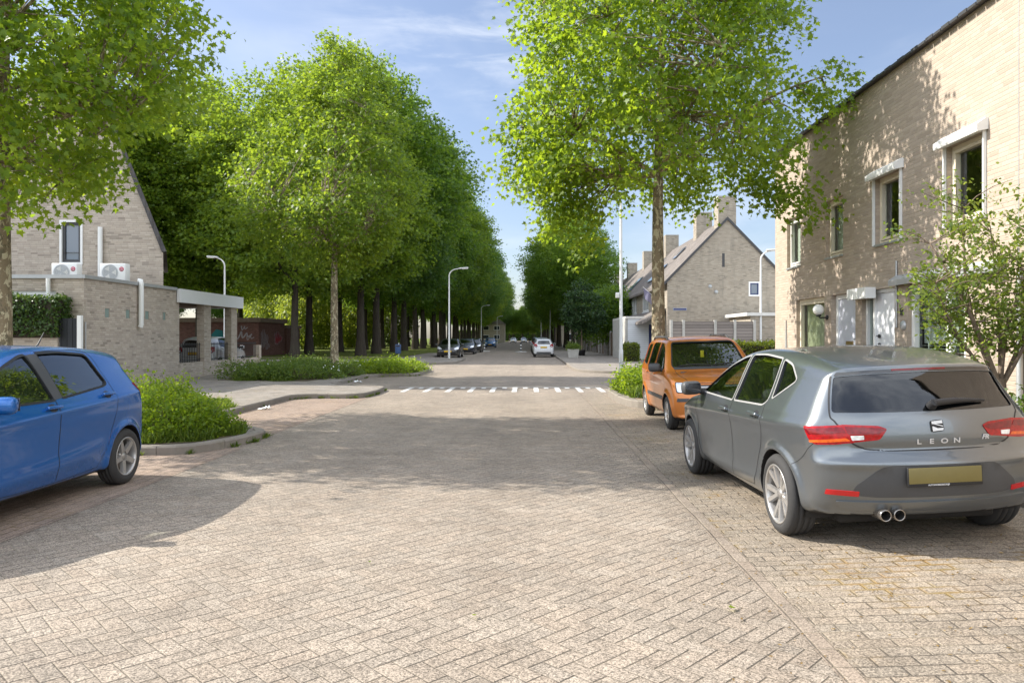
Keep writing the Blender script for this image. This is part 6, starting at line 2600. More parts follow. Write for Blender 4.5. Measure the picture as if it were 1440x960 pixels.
        rot = Matrix.Translation(c) @ Matrix.Rotation(rad(62), 4, 'Y')
        pth = [rot @ Vector((0.18 * math.cos(t), 0.18 * math.sin(t), 0)) for t in np.linspace(0, 2 * PI, 25)]
        mb.tube(pth, 0.016, 8, cap=False)
        mb.tube([rot @ Vector((0, -0.17, 0)), rot @ Vector((0, 0.17, 0))], 0.015, 6)
        mb.tube([rot @ Vector((0, 0, 0)), c + Vector((0.25, 0, -0.1))], 0.03, 8)
        mb.build('steering_wheel', s.m['trim'], s.T, world=False)

    # ---- wheels
    def wheels(s, R, width, rim_r, style, track, dish=0.02):
        sp = s.sp
        first = None
        for i, (xw, _, _) in enumerate(sp['flare']):
            for sg in (1, -1):
                w = bpy.data.objects.new('wheel', None)
                COL.objects.link(w)
                w.parent = s.T
                w.location = (xw, sg * track, R)
                w.rotation_euler = (0, rad(17 * i + 11 * sg), 0 if sg > 0 else PI)
                if first is None:
                    s.make_wheel(w, R, width, rim_r, style, dish)
                    first = w
                else:
                    for ch in list(first.children):
                        c = ch.copy()
                        COL.objects.link(c)
                        c.parent = w

    def make_wheel(s, w, R, width, rr, style, dish):
        hw = width / 2
        mb = MB()
        prof = [(rr - 0.012, -hw + 0.012), (rr + 0.02, -hw), (R - 0.055, -hw - 0.004), (R - 0.018, -hw + 0.012), (R - 0.003, -hw + 0.035)]
        gro = []
        for k in range(3):
            c = -hw + width * (0.30 + 0.20 * k)
            gro += [(R, c - 0.006), (R - 0.007, c - 0.004), (R - 0.007, c + 0.004), (R, c + 0.006)]
        prof += gro + [(R - 0.003, hw - 0.035), (R - 0.018, hw - 0.012), (R - 0.055, hw + 0.004), (rr + 0.02, hw), (rr - 0.012, hw - 0.012)]
        mb.lathe(prof, 56, axis='y')
        mb.build('tyre', s.m['tyre'], w, world=False)
        rm = MB()
        rm.lathe([(rr - 0.004, hw - 0.020), (rr + 0.004, hw - 0.006), (rr - 0.004, hw - 0.002), (rr - 0.014, hw - 0.010), (rr - 0.02, hw - 0.03), (rr - 0.03, 0.0), (rr - 0.03, -hw + 0.02)], 56, axis='y')
        yf = hw - dish
        hub = 0.072 if style != 'cap' else 0.06
        rm.lathe([(0.001, yf - 0.005), (0.028, yf - 0.004), (0.03, yf - 0.010), (hub - 0.01, yf - 0.012), (hub, yf - 0.022), (hub, yf - 0.08)], 28, axis='y')

        def spoke(a, r0, r1, w0, w1, y0, y1, th=0.03, skew=0.0):
            pts = []
            for (r, ww, yy, aa) in ((r0, w0, y0, a), (r1, w1, y1, a + skew)):
                er = Vector((math.sin(aa), 0, math.cos(aa)))
                et = Vector((math.cos(aa), 0, -math.sin(aa)))
                for q in (-1, 1):
                    pts.append(er * r + et * q * ww / 2 + Vector((0, yy, 0)))
                    pts.append(er * r + et * q * (ww / 2 + 0.006) + Vector((0, yy - th, 0)))
            # order: in-left-top, in-left-bot, in-right-top, in-right-bot, out...
            f = [(0, 2, 6, 4), (0, 4, 5, 1), (2, 3, 7, 6), (1, 5, 7, 3), (0, 1, 3, 2), (4, 6, 7, 5)]
            f = [x[::-1] for x in f]
            rm.add(pts, f)
        if style == 'twin':
            for k in range(5):
                a = 2 * PI * k / 5
                for sg in (-1, 1):
                    spoke(a + sg * 0.10, 0.05, rr - 0.008, 0.030, 0.034, yf - 0.006, hw - 0.010, 0.028, sg * 0.16)
                spoke(a, 0.05, rr * 0.55, 0.05, 0.012, yf - 0.012, yf - 0.022, 0.02)
        elif style == 'five':
            for k in range(5):
                a = 2 * PI * k / 5
                spoke(a, 0.045, rr - 0.008, 0.062, 0.046, yf - 0.002, hw - 0.012, 0.035)
        else:
            for k in range(8):
                a = 2 * PI * k / 8
                spoke(a, 0.05, rr - 0.006, 0.048, 0.030, yf - 0.002, hw - 0.012, 0.02)
        rm.build('rim', s.m['rim'], w, world=False)
        bd = MB()
        bd.lathe([(0.06, yf - 0.07), (rr * 0.72, yf - 0.07), (rr * 0.72, yf - 0.09), (0.06, yf - 0.09)], 32, axis='y')
        bd.build('brake_disc', s.m['disc'], w, world=False)
        bk = MB()
        bk.lathe([(0.001, yf - 0.11), (rr - 0.03, yf - 0.11)], 32, axis='y')
        bk.build('back_plate', s.m['rubber'], w, world=False)

    def mirror_part(s, x, y, z, L=0.13, mat=None):
        for sg in (1, -1):
            mb = MB()
            M = Matrix.Translation((x, sg * y, z)) @ Matrix.Rotation(sg * rad(8), 4, 'Z')
            mb.bbox(-0.055, 0.075, -0.105, 0.105, -0.07, 0.075, 0.05, seg=3, M=M)
            o = mb.build('mirror', mat or s.m['paint'], s.T, world=False)
            mb = MB()
            M2 = Matrix.Translation((x - 0.058, sg * y, z + 0.003)) @ Matrix.Rotation(sg * rad(8), 4, 'Z')
            mb.bbox(-0.004, 0.003, -0.085, 0.085, -0.05, 0.055, 0.003, M=M2)
            mb.build('mirror_glass', s.m['black_gloss'], o, world=False)
            mb = MB()
            mb.tube([(x + 0.01, sg * (y - 0.08), z - 0.03), (x + 0.03, sg * (y - 0.20), z - 0.07)], [0.03, 0.035], 8)
            mb.build('mirror_arm', s.m['gap'], o, world=False)

    def handle(s, x, z, mat=None, cup=True):
        for sg in (1, -1):
            O = np.array([[x, sg * 1.4, z]])
            P, _ = s.B.hit(O, np.array([[0, -sg, 0.0]]), 2.0)
            n = s.B.grad(P)[0]
            p = P[0]
            ex = Vector((1, 0, 0))
            nn = Vector(n)
            ez = nn.cross(ex).normalized() * sg
            ez = Vector((0, 0, 1)) - nn * nn.z
            ez.normalize()
            ex = ez.cross(nn).normalized()
            M = Matrix(((ex.x, nn.x, ez.x, p[0]), (ex.y, nn.y, ez.y, p[1]), (ex.z, nn.z, ez.z, p[2]), (0, 0, 0, 1)))
            mb = MB()
            mb.bbox(-0.105, 0.105, 0.018, 0.042, -0.016, 0.016, 0.011, seg=3, M=M)
            mb.bbox(-0.10, -0.06, -0.01, 0.03, -0.012, 0.012, 0.006, M=M)
            mb.bbox(0.06, 0.10, -0.01, 0.03, -0.012, 0.012, 0.006, M=M)
            mb.build('door_handle', mat or s.m['paint'], s.T, world=False)
            if cup:
                t = np.linspace(0, 2 * PI, 25)[:-1]
                q = [(sg * (x - 0.01 + 0.062 * math.cos(a)), z + 0.005 + 0.036 * math.sin(a)) for a in t]
                s.panel(q, (0, -sg, 0), s.m['cup'], 'handle_recess', None, off=0.0015, thick=0.006)

    def plate(s, x, z, mat, tilt=0.0, w=0.52, h=0.11, back=True, text=None, frame=True):
        sg = -1 if back else 1
        M = Matrix.Translation((x, 0, z)) @ Matrix.Rotation(tilt, 4, 'Y')
        mb = MB()
        mb.bbox(-0.008, 0.008, -w / 2 - 0.008, w / 2 + 0.008, -h / 2 - 0.022, h / 2 + 0.006, 0.004, M=M)
        o = mb.build('plate_holder', s.m['gap'], s.T, world=False)
        mb = MB()
        mb.bbox(sg * 0.0085 - 0.0015, sg * 0.0085 + 0.0025, -w / 2, w / 2, -h / 2, h / 2, 0.001, M=M)
        mb.build('number_plate', mat, o, world=False)
        if text:
            s.text(text, 0.016, (x + sg * 0.0105, 0.05, z - h / 2 - 0.016), s.m['white'], 'dealer_text', o, tilt)
        return o

    def text(s, body, size, loc, mat, name, parent, tilt=0.0, bold=0.0, space=1.0, align='CENTER', shear=0.0, sx=1.0):
        cu = bpy.data.curves.new(name, 'FONT')
        cu.body = body
        cu.size = size
        cu.extrude = 0.0015
        cu.offset = bold
        cu.space_character = space
        cu.align_x = align
        cu.shear = shear
        to = bpy.data.objects.new(name, cu)
        COL.objects.link(to)
        dg = bpy.context.evaluated_depsgraph_get()
        me = bpy.data.meshes.new_from_object(to.evaluated_get(dg), depsgraph=dg)
        bpy.data.objects.remove(to)
        # text plane x -> -y, y -> z, faces backwards
        M = Matrix.Translation(loc) @ Matrix.Rotation(tilt, 4, 'Y') @ Matrix(((0, 0, -1, 0), (-sx, 0, 0, 0), (0, 1, 0, 0), (0, 0, 0, 1)))
        me.transform(M)
        me.materials.clear()
        me.materials.append(mat)
        o = bpy.data.objects.new(name, me)
        COL.objects.link(o)
        o.parent = parent
        return o

    def under(s):
        sp = s.sp
        mb = MB()
        mb.bbox(s.B.x0 + 0.35, s.B.x1 - 0.35, -0.6, 0.6, 0.17, 0.26, 0.03)
        for (xw, _, _) in sp['flare']:
            mb.tube([(xw, -0.7, sp['wr']), (xw, 0.7, sp['wr'])], 0.04, 8)
        mb.build('underbody', s.m['rubber'], s.T, world=False)


def light_mat(name, col, rough=0.08, cells=40.0, metal=0.0):
    def fn(t):
        p = t.obj()
        v = t.vor(p, cells, out='Distance')
        n = t.noise(p, 12, 3)
        k = t.m('ADD', 0.55, t.m('ADD', t.m('MULTIPLY', v, 0.6), t.m('MULTIPLY', n, 0.4)))
        c = t.mix(1.0, col, t.comb(k, k, k), 'MULTIPLY')
        return principled(t, c, rough, metal, 0.4, None, 0.25, 0.03)
    return material(name, fn)


CM = dict(
    gap=simple('panel_gap_black', (0.012, 0.012, 0.013), 0.55), rubber=simple('underbody_black', (0.014, 0.013, 0.012), 0.85),
    tyre=simple('tyre_rubber', (0.032, 0.031, 0.030), 0.82, var=0.25, bump=0.002), rim=simple('alloy_silver', (0.40, 0.385, 0.365), 0.34, 0.6, var=0.14, coat=0.4),
    disc=simple('brake_steel', (0.22, 0.17, 0.14), 0.45, 0.8), trim=simple('seat_cloth', (0.05, 0.05, 0.052), 0.85), chrome=simple('chrome', (0.85, 0.86, 0.88), 0.08, 1.0, var=0.02),
    steel=simple('exhaust_steel', (0.30, 0.28, 0.26), 0.25, 0.9), letters=simple('bright_lettering', (0.58, 0.58, 0.58), 0.3, 0.4, var=0.02), white=MT['white'], cup=simple('recess_dark', (0.03, 0.03, 0.035), 0.35), black_gloss=simple('black_gloss', (0.012, 0.012, 0.013), 0.08, coat=1.0),
    plastic=simple('grey_black_plastic', (0.055, 0.056, 0.058), 0.55, var=0.15), red=light_mat('tail_red', (0.30, 0.003, 0.006), 0.15), red_dark=light_mat('tail_dark_red', (0.16, 0.006, 0.010), 0.05),
    clear=light_mat('lamp_clear', (0.72, 0.74, 0.76), 0.06, 30.0, 0.35), orange=light_mat('lamp_orange', (0.65, 0.10, 0.01)), refl=simple('red_reflector', (0.45, 0.010, 0.012), 0.25, coat=0.3),
    plate_y=simple('yellow_plate', (0.75, 0.46, 0.02), 0.45), plate_o=simple('olive_plate', (0.155, 0.125, 0.035), 0.5, var=0.15, scale=2),
    glass=glass_mat('car_glass', (0.66, 0.72, 0.69), 0.07, 1.5), glass_dark=glass_mat('privacy_glass', (0.30, 0.32, 0.33), 0.03, 1.0),
    trimline=simple('window_trim', (0.42, 0.41, 0.40), 0.35, 0.4),
)
PAINTS = dict(
    grey=paint('grey_paint', (0.155, 0.172, 0.185), 0.78, 0.30, dust=0.05), blue=paint('blue_paint', (0.0, 0.10, 0.37), 0.4, 0.26, dust=0.03), orange=paint('orange_paint', (0.58, 0.18, 0.024), 0.45, 0.36, dust=0.05),
    white=paint('white_paint', (0.74, 0.75, 0.76), 0.0, 0.3, 0.0, dust=0.05), black=paint('black_paint', (0.012, 0.013, 0.016), 0.2, 0.3), navy=paint('navy_paint', (0.012, 0.018, 0.035), 0.3, 0.3),
    silver=paint('silver_paint', (0.48, 0.50, 0.52), 0.7, 0.35), teal=paint('mid_blue_paint', (0.02, 0.12, 0.30), 0.4, 0.35))


# ---------------- grey five-door hatchback
def hatch_spec():
    zc = interp([(-2.2, 0.905), (-1.6, 0.90), (-0.9, 0.865), (0.2, 0.82), (1.2, 0.77), (2.2, 0.72)])
    zl = interp([(-2.2, 0.36), (-1, 0.34), (0.9, 0.30), (2.2, 0.30)])
    bump = lambda x: 0 * x + 0.665

    def extra(d, x, y, z):
        # shelf of the rear bumper and the tucked-in lower skirt
        m = np.clip((-1.55 - x) / 0.3, 0, 1)
        d = d - 0.020 * m * np.exp(-((z - 0.655) / 0.035) ** 2) * np.clip((0.86 - y) / 0.2, 0, 1)
        d = d + 0.018 * m * np.exp(-((z - 0.75) / 0.03) ** 2) * np.clip((0.60 - y) / 0.1, 0, 1)
        return d
    return dict(
        W=0.905, H=1.46, belt=0.97, camber=0.050, kf=0.42, kr=0.34, wr=0.322, dash_x=0.95, dash_z=0.93, k=0.085,
        sil=[(2.10, 0.235), (2.175, 0.36), (2.18, 0.50), (2.15, 0.62), (2.08, 0.71), (1.90, 0.80), (1.60, 0.88), (1.30, 0.935), (1.03, 0.985), (0.78, 1.12), (0.50, 1.27),
             (0.22, 1.385), (-0.05, 1.437), (-0.40, 1.457), (-0.80, 1.452), (-1.20, 1.422), (-1.55, 1.375), (-1.78, 1.334), (-1.812, 1.318, 1), (-1.822, 1.28), (-1.84, 1.235), (-1.90, 1.13), (-1.98, 1.02),
             (-2.015, 0.95), (-2.03, 0.86), (-2.035, 0.77), (-2.06, 0.70), (-2.085, 0.64), (-2.08, 0.52), (-2.05, 0.40), (-2.00, 0.31), (-1.90, 0.26), (-1.2, 0.20), (0, 0.19), (1.4, 0.20), (1.95, 0.21)],
        plan=[(-2.3, 0.80), (-2.08, 0.845), (-1.80, 0.925), (-1.45, 0.985), (-1.2, 0.998), (-0.4, 1.0), (0.6, 1.0), (1.3, 0.985), (1.75, 0.94), (2.05, 0.86), (2.4, 0.75)],
        gplan=[(-2.3, 0.92), (-1.8, 0.96), (-1.3, 0.975), (-0.6, 0.99), (0.2, 1.0), (0.9, 0.985), (1.3, 0.97), (2.3, 0.95)],
        sect=[(-0.3, 0.90), (0.15, 0.905), (0.24, 0.945), (0.36, 0.972), (0.50, 0.978), (0.64, 0.985), (0.78, 0.998), (0.88, 0.992), (0.94, 0.968), (1.0, 0.935), (1.10, 0.875), (1.25, 0.785), (1.40, 0.69), (1.5, 0.62), (1.9, 0.4)],
        flare=[(1.318, 0.352, 0.022), (-1.318, 0.352, 0.026)], crease=[(zc, 0.013, 0.022, -1.95, 1.9), (zl, 0.012, 0.03, -1.0, 1.0)], extra=extra,
        side_windows=[
            [(0.86, 0.985, .03), (0.70, 1.095, .06), (0.35, 1.265, .1), (0.02, 1.36, .1), (-0.085, 1.375, .02), (-0.155, 0.975, .02)],
            [(-0.215, 0.977, .02), (-0.145, 1.383, .02), (-0.45, 1.392, .1), (-0.86, 1.368, .02), (-0.99, 1.035, .05), (-0.93, 0.995, .05)],
            [(-1.055, 1.055, .02), (-0.92, 1.360, .02), (-1.12, 1.325, .05), (-1.33, 1.215, .04)]],
        windscreen=([(-0.66, 1.02), (0.66, 1.02), (0.52, 1.375), (-0.52, 1.375)], (0.10, 1.9)),
        rear_window=([(-0.678, 1.008, .03), (0.678, 1.008, .03), (0.600, 1.258, .02), (0.40, 1.273, .1), (0.0, 1.280, .1), (-0.40, 1.273, .1), (-0.600, 1.258, .02)], (-2.6, -1.60)))


def grey_car():
    T = thing('hatchback_car', 'grey hatchback parked nearest on the right, seen from behind', 'car', (2.84, 7.31, 0.048), rad(92.5))
    T.rotation_euler.x = rad(-2.1)
    m = dict(CM, paint=PAINTS['grey'])
    c = Car(hatch_spec(), T, m)
    sp = c.sp
    c.shell(0.034)
    c.liners()
    c.under()
    c.interior((0.20, -0.72))
    for poly in sp['side_windows']:
        pl = rounded(poly, 0.03)
        c.both(pl, m['glass'] if poly is sp['side_windows'][0] else m['glass'], 'side_window', off=-0.012, thick=0.004)
        n = len(pl)
        ctr = pl.mean(0)
        d_ = np.roll(pl, -1, 0) - np.roll(pl, 1, 0)
        nr_ = norm(np.stack([d_[:, 1], -d_[:, 0]], 1))
        if ((pl - ctr) * nr_).sum() < 0:
            nr_ = -nr_
        ol = pl + nr_ * 0.006
        c.lines_side([tuple(p) for p in np.vstack([ol, ol[:1]])], w=0.014, name='window_trim', mat=m['trimline'], off=0.0025, smooth=0)
    c.front(rounded(sp['windscreen'][0], 0.06), m['glass'], 'windscreen', off=-0.012, thick=0.004)
    rw = c.rear(rounded(sp['rear_window'][0], 0.05), m['glass_dark'], 'rear_window', off=-0.008, thick=0.004)
    # black glass surround of the tailgate window
    # seams: doors
    c.lines_side([(0.98, 0.93), (1.0, 0.80), (0.98, 0.55), (0.90, 0.30)])
    c.lines_side([(-0.185, 0.97), (-0.20, 0.75), (-0.19, 0.45), (-0.15, 0.27)])
    c.lines_side([(-0.98, 0.995), (-1.02, 0.86), (-0.99, 0.70), (-0.86, 0.50), (-0.80, 0.38), (-0.72, 0.28)])
    c.lines_side([(0.90, 0.30), (0.4, 0.265), (-0.15, 0.262), (-0.72, 0.28)], w=0.005)
    c.lines_side([(-1.58, 0.60), (-1.72, 0.68), (-1.84, 0.80)], w=0.005)
    c.lines_side([(1.60, 0.86), (1.45, 0.70), (1.62, 0.60)], w=0.005)
    # tailgate outline
    tg = [(0.614, 1.265), (0.690, 1.01), (0.672, 0.95), (0.64, 0.90), (0.60, 0.82), (0.52, 0.765), (0.40, 0.745), (0.0, 0.740)]
    c.line(tg, (1, 0, 0), w=0.011)
    c.line([(-p[0], p[1]) for p in tg], (1, 0, 0), w=0.011)
    # tail lights: outer part wraps round the corner, inner part on the tailgate
    for sg in (1, -1):
        D = (0.80, -0.60 * sg, 0)
        Dn = norm(np.array(D))
        U = np.array([-Dn[1], Dn[0]])
        def pr(x, y, z):
            return (x * U[0] + sg * y * U[1], z)
        # (x, |y|, z) points near the corner
        outer = [pr(-1.72, 0.82, 0.908), pr(-1.86, 0.745, 0.917), pr(-1.95, 0.640, 0.926), pr(-1.99, 0.588, 0.80), pr(-1.93, 0.705, 0.785), pr(-1.82, 0.79, 0.782), pr(-1.78, 0.815, 0.82)]
        lo = c.panel(rounded(outer, 0.015), D, m['red'], 'tail_light', off=0.006, thick=0.02, grid=0.05, h=0.03)
        o2 = [pr(-1.80, 0.825, 0.812), pr(-1.90, 0.73, 0.822), pr(-1.965, 0.635, 0.832), pr(-1.975, 0.61, 0.812), pr(-1.9, 0.74, 0.800), pr(-1.81, 0.825, 0.796)]
        c.panel(rounded(o2, 0.006), D, m['orange'], 'lamp_segment', lo, off=0.0085, thick=0.006, grid=0.05, h=0.03)
        o3 = [pr(-1.76, 0.845, 0.893), pr(-1.86, 0.76, 0.902), pr(-1.945, 0.66, 0.910), pr(-1.96, 0.635, 0.876), pr(-1.9, 0.735, 0.864), pr(-1.80, 0.83, 0.856)]
        c.panel(rounded(o3, 0.01), D, m['red_dark'], 'lamp_segment', lo, off=0.0085, thick=0.006, grid=0.05, h=0.03)
        inner = [(sg * 0.642, 0.928), (sg * 0.40, 0.918), (sg * 0.345, 0.895), (sg * 0.40, 0.82), (sg * 0.58, 0.80)]
        li = c.rear(rounded(inner, 0.018), m['red'], 'tail_light', off=0.006, thick=0.02, grid=0.05, h=0.03)
        c.rear(rounded([(sg * 0.615, 0.912), (sg * 0.41, 0.903), (sg * 0.35, 0.888), (sg * 0.41, 0.862), (sg * 0.60, 0.86)], 0.01), m['red_dark'], 'lamp_segment', li, off=0.0085, thick=0.006)
        c.rear(rounded([(sg * 0.585, 0.848), (sg * 0.50, 0.850), (sg * 0.50, 0.822), (sg * 0.575, 0.815)], 0.006), m['clear'], 'lamp_segment', li, off=0.0085, thick=0.006)
        # reflectors in the bumper
        c.panel(rounded([pr(-1.90, 0.76, 0.468), pr(-2.00, 0.565, 0.458), pr(-2.00, 0.575, 0.42), pr(-1.90, 0.775, 0.432)], 0.006), D, m['refl'], 'reflector', off=0.006, thick=0.012, h=0.03)
    # dark insert with number plate
    ins = [(-0.36, 0.648), (0.36, 0.648), (0.42, 0.63), (0.58, 0.50), (0.60, 0.44), (0.55, 0.425), (0.45, 0.415), (-0.45, 0.415), (-0.55, 0.425), (-0.60, 0.44), (-0.58, 0.50), (-0.42, 0.63)]
    c.rear(rounded(ins, 0.03), m['plastic'], 'bumper_insert', off=0.0025, thick=0.012)
    lip = [(-0.70, 0.385), (0.70, 0.385), (0.66, 0.335), (0.5, 0.315), (-0.5, 0.315), (-0.66, 0.335)]
    c.rear(rounded(lip, 0.02), m['paint'], 'bumper_lip', off=0.014, thick=0.03)
    P, _ = c.B.hit(np.array([[-3.0, 0, 0.575]]), np.array([[1.0, 0, 0]]), 3)
    c.plate(P[0][0] - 0.016, 0.575, m['plate_o'], tilt=rad(2), text='AUTOMOBIELBEDRIJF')
    # spoiler with dark gloss under-edge and brake light
    sl = [(-0.58, 1.290), (-0.40, 1.302), (0.0, 1.310), (0.40, 1.302), (0.58, 1.290), (0.60, 1.262), (0.40, 1.277), (0.0, 1.284), (-0.40, 1.277), (-0.60, 1.262)]
    se_ = c.rear(rounded(sl, 0.01), m['black_gloss'], 'spoiler_edge', off=0.004, thick=0.012)
    c.rear(rounded([(-0.20, 1.306), (0.20, 1.306), (0.20, 1.292), (-0.20, 1.292)], 0.004), m['red_dark'], 'brake_light', se_, off=0.008, thick=0.01)
    # wiper
    def at(y, z, off=0.0):
        P, _ = c.B.hit(np.array([[-3.0, y, z]]), np.array([[1.0, 0, 0]]), 3)
        n_ = c.B.grad(P)[0]
        return P[0] + n_ * off
    mb = MB()
    mb.tube([at(0.0, 1.04, 0.0), at(0.0, 1.04, 0.055)], [0.035, 0.028], 12)
    mb.tube([at(0.0, 1.04, 0.045), at(-0.16, 1.056, 0.03), at(-0.32, 1.058, 0.02), at(-0.42, 1.056, 0.012)], [0.026, 0.022, 0.013, 0.008], 8)
    w = mb.build('rear_wiper', m['gap'], T, world=False)
    # badge: rounded chrome shield with an S cut across by two slanted bars
    p = at(0.0, 0.905, 0.004)
    nrm_ = c.B.grad(np.array([at(0.0, 0.905)]))[0]
    tilt = math.atan2(nrm_[2], -nrm_[0])
    R_ = Matrix.Translation(tuple(p)) @ Matrix.Rotation(tilt, 4, 'Y')
    def plate2(poly, x0, x1, mat, name, par):
        b = MB()
        pts_ = [R_ @ Vector((x0, -a, z)) for a, z in poly]
        b.extrude(pts_, (R_.to_3x3() @ Vector((x1 - x0, 0, 0))))
        return b.build(name, mat, par, world=False)
    sq = rounded([(-0.045, 0.04), (0.042, 0.046), (0.048, -0.036), (-0.042, -0.044)], 0.02)
    bo = plate2(sq, -0.002, -0.006, m['gap'], 'emblem', T)
    for name_, poly in (('emblem_bar', [(-0.040, 0.034), (0.034, 0.040), (0.038, 0.018), (-0.012, 0.016), (0.040, 0.000), (0.040, -0.006), (-0.020, 0.012), (-0.040, 0.016)]),
                        ('emblem_bar', [(-0.038, -0.002), (-0.036, -0.036), (0.038, -0.030), (0.042, -0.014), (0.0, -0.016), (-0.032, -0.002)])):
        plate2(poly, -0.0065, -0.009, m['letters'], name_, bo)
    p2 = at(0.0, 0.80, 0.003)
    n2 = c.B.grad(np.array([at(0.0, 0.80)]))[0]
    for ch_, yy_ in zip('LEON', (0.135, 0.045, -0.048, -0.140)):
        c.text(ch_, 0.049, tuple(at(yy_, 0.785, 0.004)), m['letters'], 'model_letter', T, math.atan2(n2[2], -n2[0]), bold=0.0012, sx=1.35)
    c.text('FR', 0.046, tuple(at(-0.36, 0.80, 0.006)), m['letters'], 'trim_lettering', T, math.atan2(n2[2], -n2[0]), bold=0.002, shear=0.25)
    # exhausts
    for y in (0.40, 0.30):
        mb = MB()
        mb.lathe([(0.034, -2.045), (0.040, -2.05), (0.043, -2.04), (0.043, -1.85)], 20, axis='x', c=(0, y, 0.292))
        mb.lathe([(0.034, -2.045), (0.033, -1.90), (0.001, -1.90)], 20, axis='x', c=(0, y, 0.292), mi=1)
        mb.build('exhaust_pipe', [m['steel'], m['rubber']], T, world=False)
    c.mirror_part(0.80, 1.0, 1.02, mat=m['plastic'])
    c.handle(-0.05, 0.875)
    c.handle(-0.86, 0.90)
    # front lamps and grille (seen in other cars' paint only, but part of the car)
    for sg in (1, -1):
        D = (-0.8, -0.6 * sg, 0)
        Dn = norm(np.array(D)); U = np.array([-Dn[1], Dn[0]])
        pr = lambda x, y, z: (x * U[0] + sg * y * U[1], z)
        c.panel(rounded([pr(1.72, 0.80, 0.80), pr(1.98, 0.60, 0.74), pr(2.06, 0.42, 0.69), pr(2.02, 0.52, 0.64), pr(1.85, 0.74, 0.68)], 0.02), D, m['clear'], 'headlight', off=0.004, thick=0.02)
    c.front(rounded([(-0.42, 0.66), (0.42, 0.66), (0.34, 0.56), (-0.34, 0.56)], 0.03), m['gap'], 'grille', off=0.003)
    c.wheels(0.318, 0.225, 0.232, 'twin', 0.80, 0.030)
    return T


# ---------------- blue small hatchback
def small_spec():
    zc = interp([(-2.0, 0.99), (-1.5, 0.975), (-0.8, 0.93), (0.4, 0.86), (1.2, 0.80), (2.2, 0.75)])
    zl = interp([(-2.2, 0.62), (-1, 0.50), (0.0, 0.40), (1.0, 0.34), (2.2, 0.34)])
    return dict(
        W=0.848, H=1.50, belt=0.98, camber=0.045, kf=0.50, kr=0.26, wr=0.298, dash_x=0.86, dash_z=0.95, k=0.085,
        sil=[(2.00, 0.22), (2.07, 0.34), (2.085, 0.50), (2.06, 0.64), (1.98, 0.74), (1.78, 0.86), (1.50, 0.935), (1.22, 0.995), (0.95, 1.12), (0.66, 1.28), (0.40, 1.405),
             (0.12, 1.475), (-0.25, 1.500), (-0.65, 1.497), (-1.05, 1.475), (-1.40, 1.437), (-1.575, 1.405), (-1.62, 1.375), (-1.68, 1.28), (-1.745, 1.14), (-1.79, 1.03), (-1.81, 0.94),
             (-1.825, 0.82), (-1.85, 0.70), (-1.875, 0.60), (-1.87, 0.48), (-1.83, 0.34), (-1.74, 0.25), (-1.1, 0.20), (0, 0.185), (1.3, 0.19), (1.85, 0.20)],
        plan=[(-2.2, 0.84), (-1.87, 0.89), (-1.6, 0.955), (-1.2, 0.99), (-0.4, 1.0), (0.5, 1.0), (1.2, 0.985), (1.65, 0.93), (1.95, 0.84), (2.3, 0.72)],
        gplan=[(-2.2, 0.86), (-1.6, 0.90), (-1.1, 0.955), (-0.5, 0.99), (0.2, 1.0), (0.9, 0.985), (1.3, 0.97), (2.3, 0.95)],
        sect=[(-0.3, 0.89), (0.15, 0.90), (0.24, 0.935), (0.36, 0.960), (0.50, 0.968), (0.64, 0.98), (0.80, 0.998), (0.90, 0.990), (0.97, 0.962), (1.04, 0.928), (1.15, 0.87), (1.30, 0.785), (1.44, 0.69), (1.54, 0.60), (1.9, 0.4)],
        flare=[(1.255, 0.338, 0.022), (-1.255, 0.338, 0.026)], crease=[(zc, 0.012, 0.022, -1.80, 1.6), (zl, 0.016, 0.045, -1.0, 1.2)],
        side_windows=[
            [(0.98, 1.005, .03), (0.80, 1.11, .06), (0.44, 1.305, .12), (0.14, 1.40, .1), (0.05, 1.412, .02), (-0.055, 1.005, .02)],
            [(-0.185, 1.018, .02), (-0.115, 1.422, .02), (-0.45, 1.428, .1), (-0.88, 1.395, .05), (-1.01, 1.11, .07), (-0.94, 1.085, .05)]],
        windscreen=([(-0.62, 1.05), (0.62, 1.05), (0.50, 1.405), (-0.50, 1.405)], (0.22, 1.9)),
        rear_window=([(-0.54, 1.04), (0.54, 1.04), (0.44, 1.335), (-0.44, 1.335)], (-2.4, -1.46)))


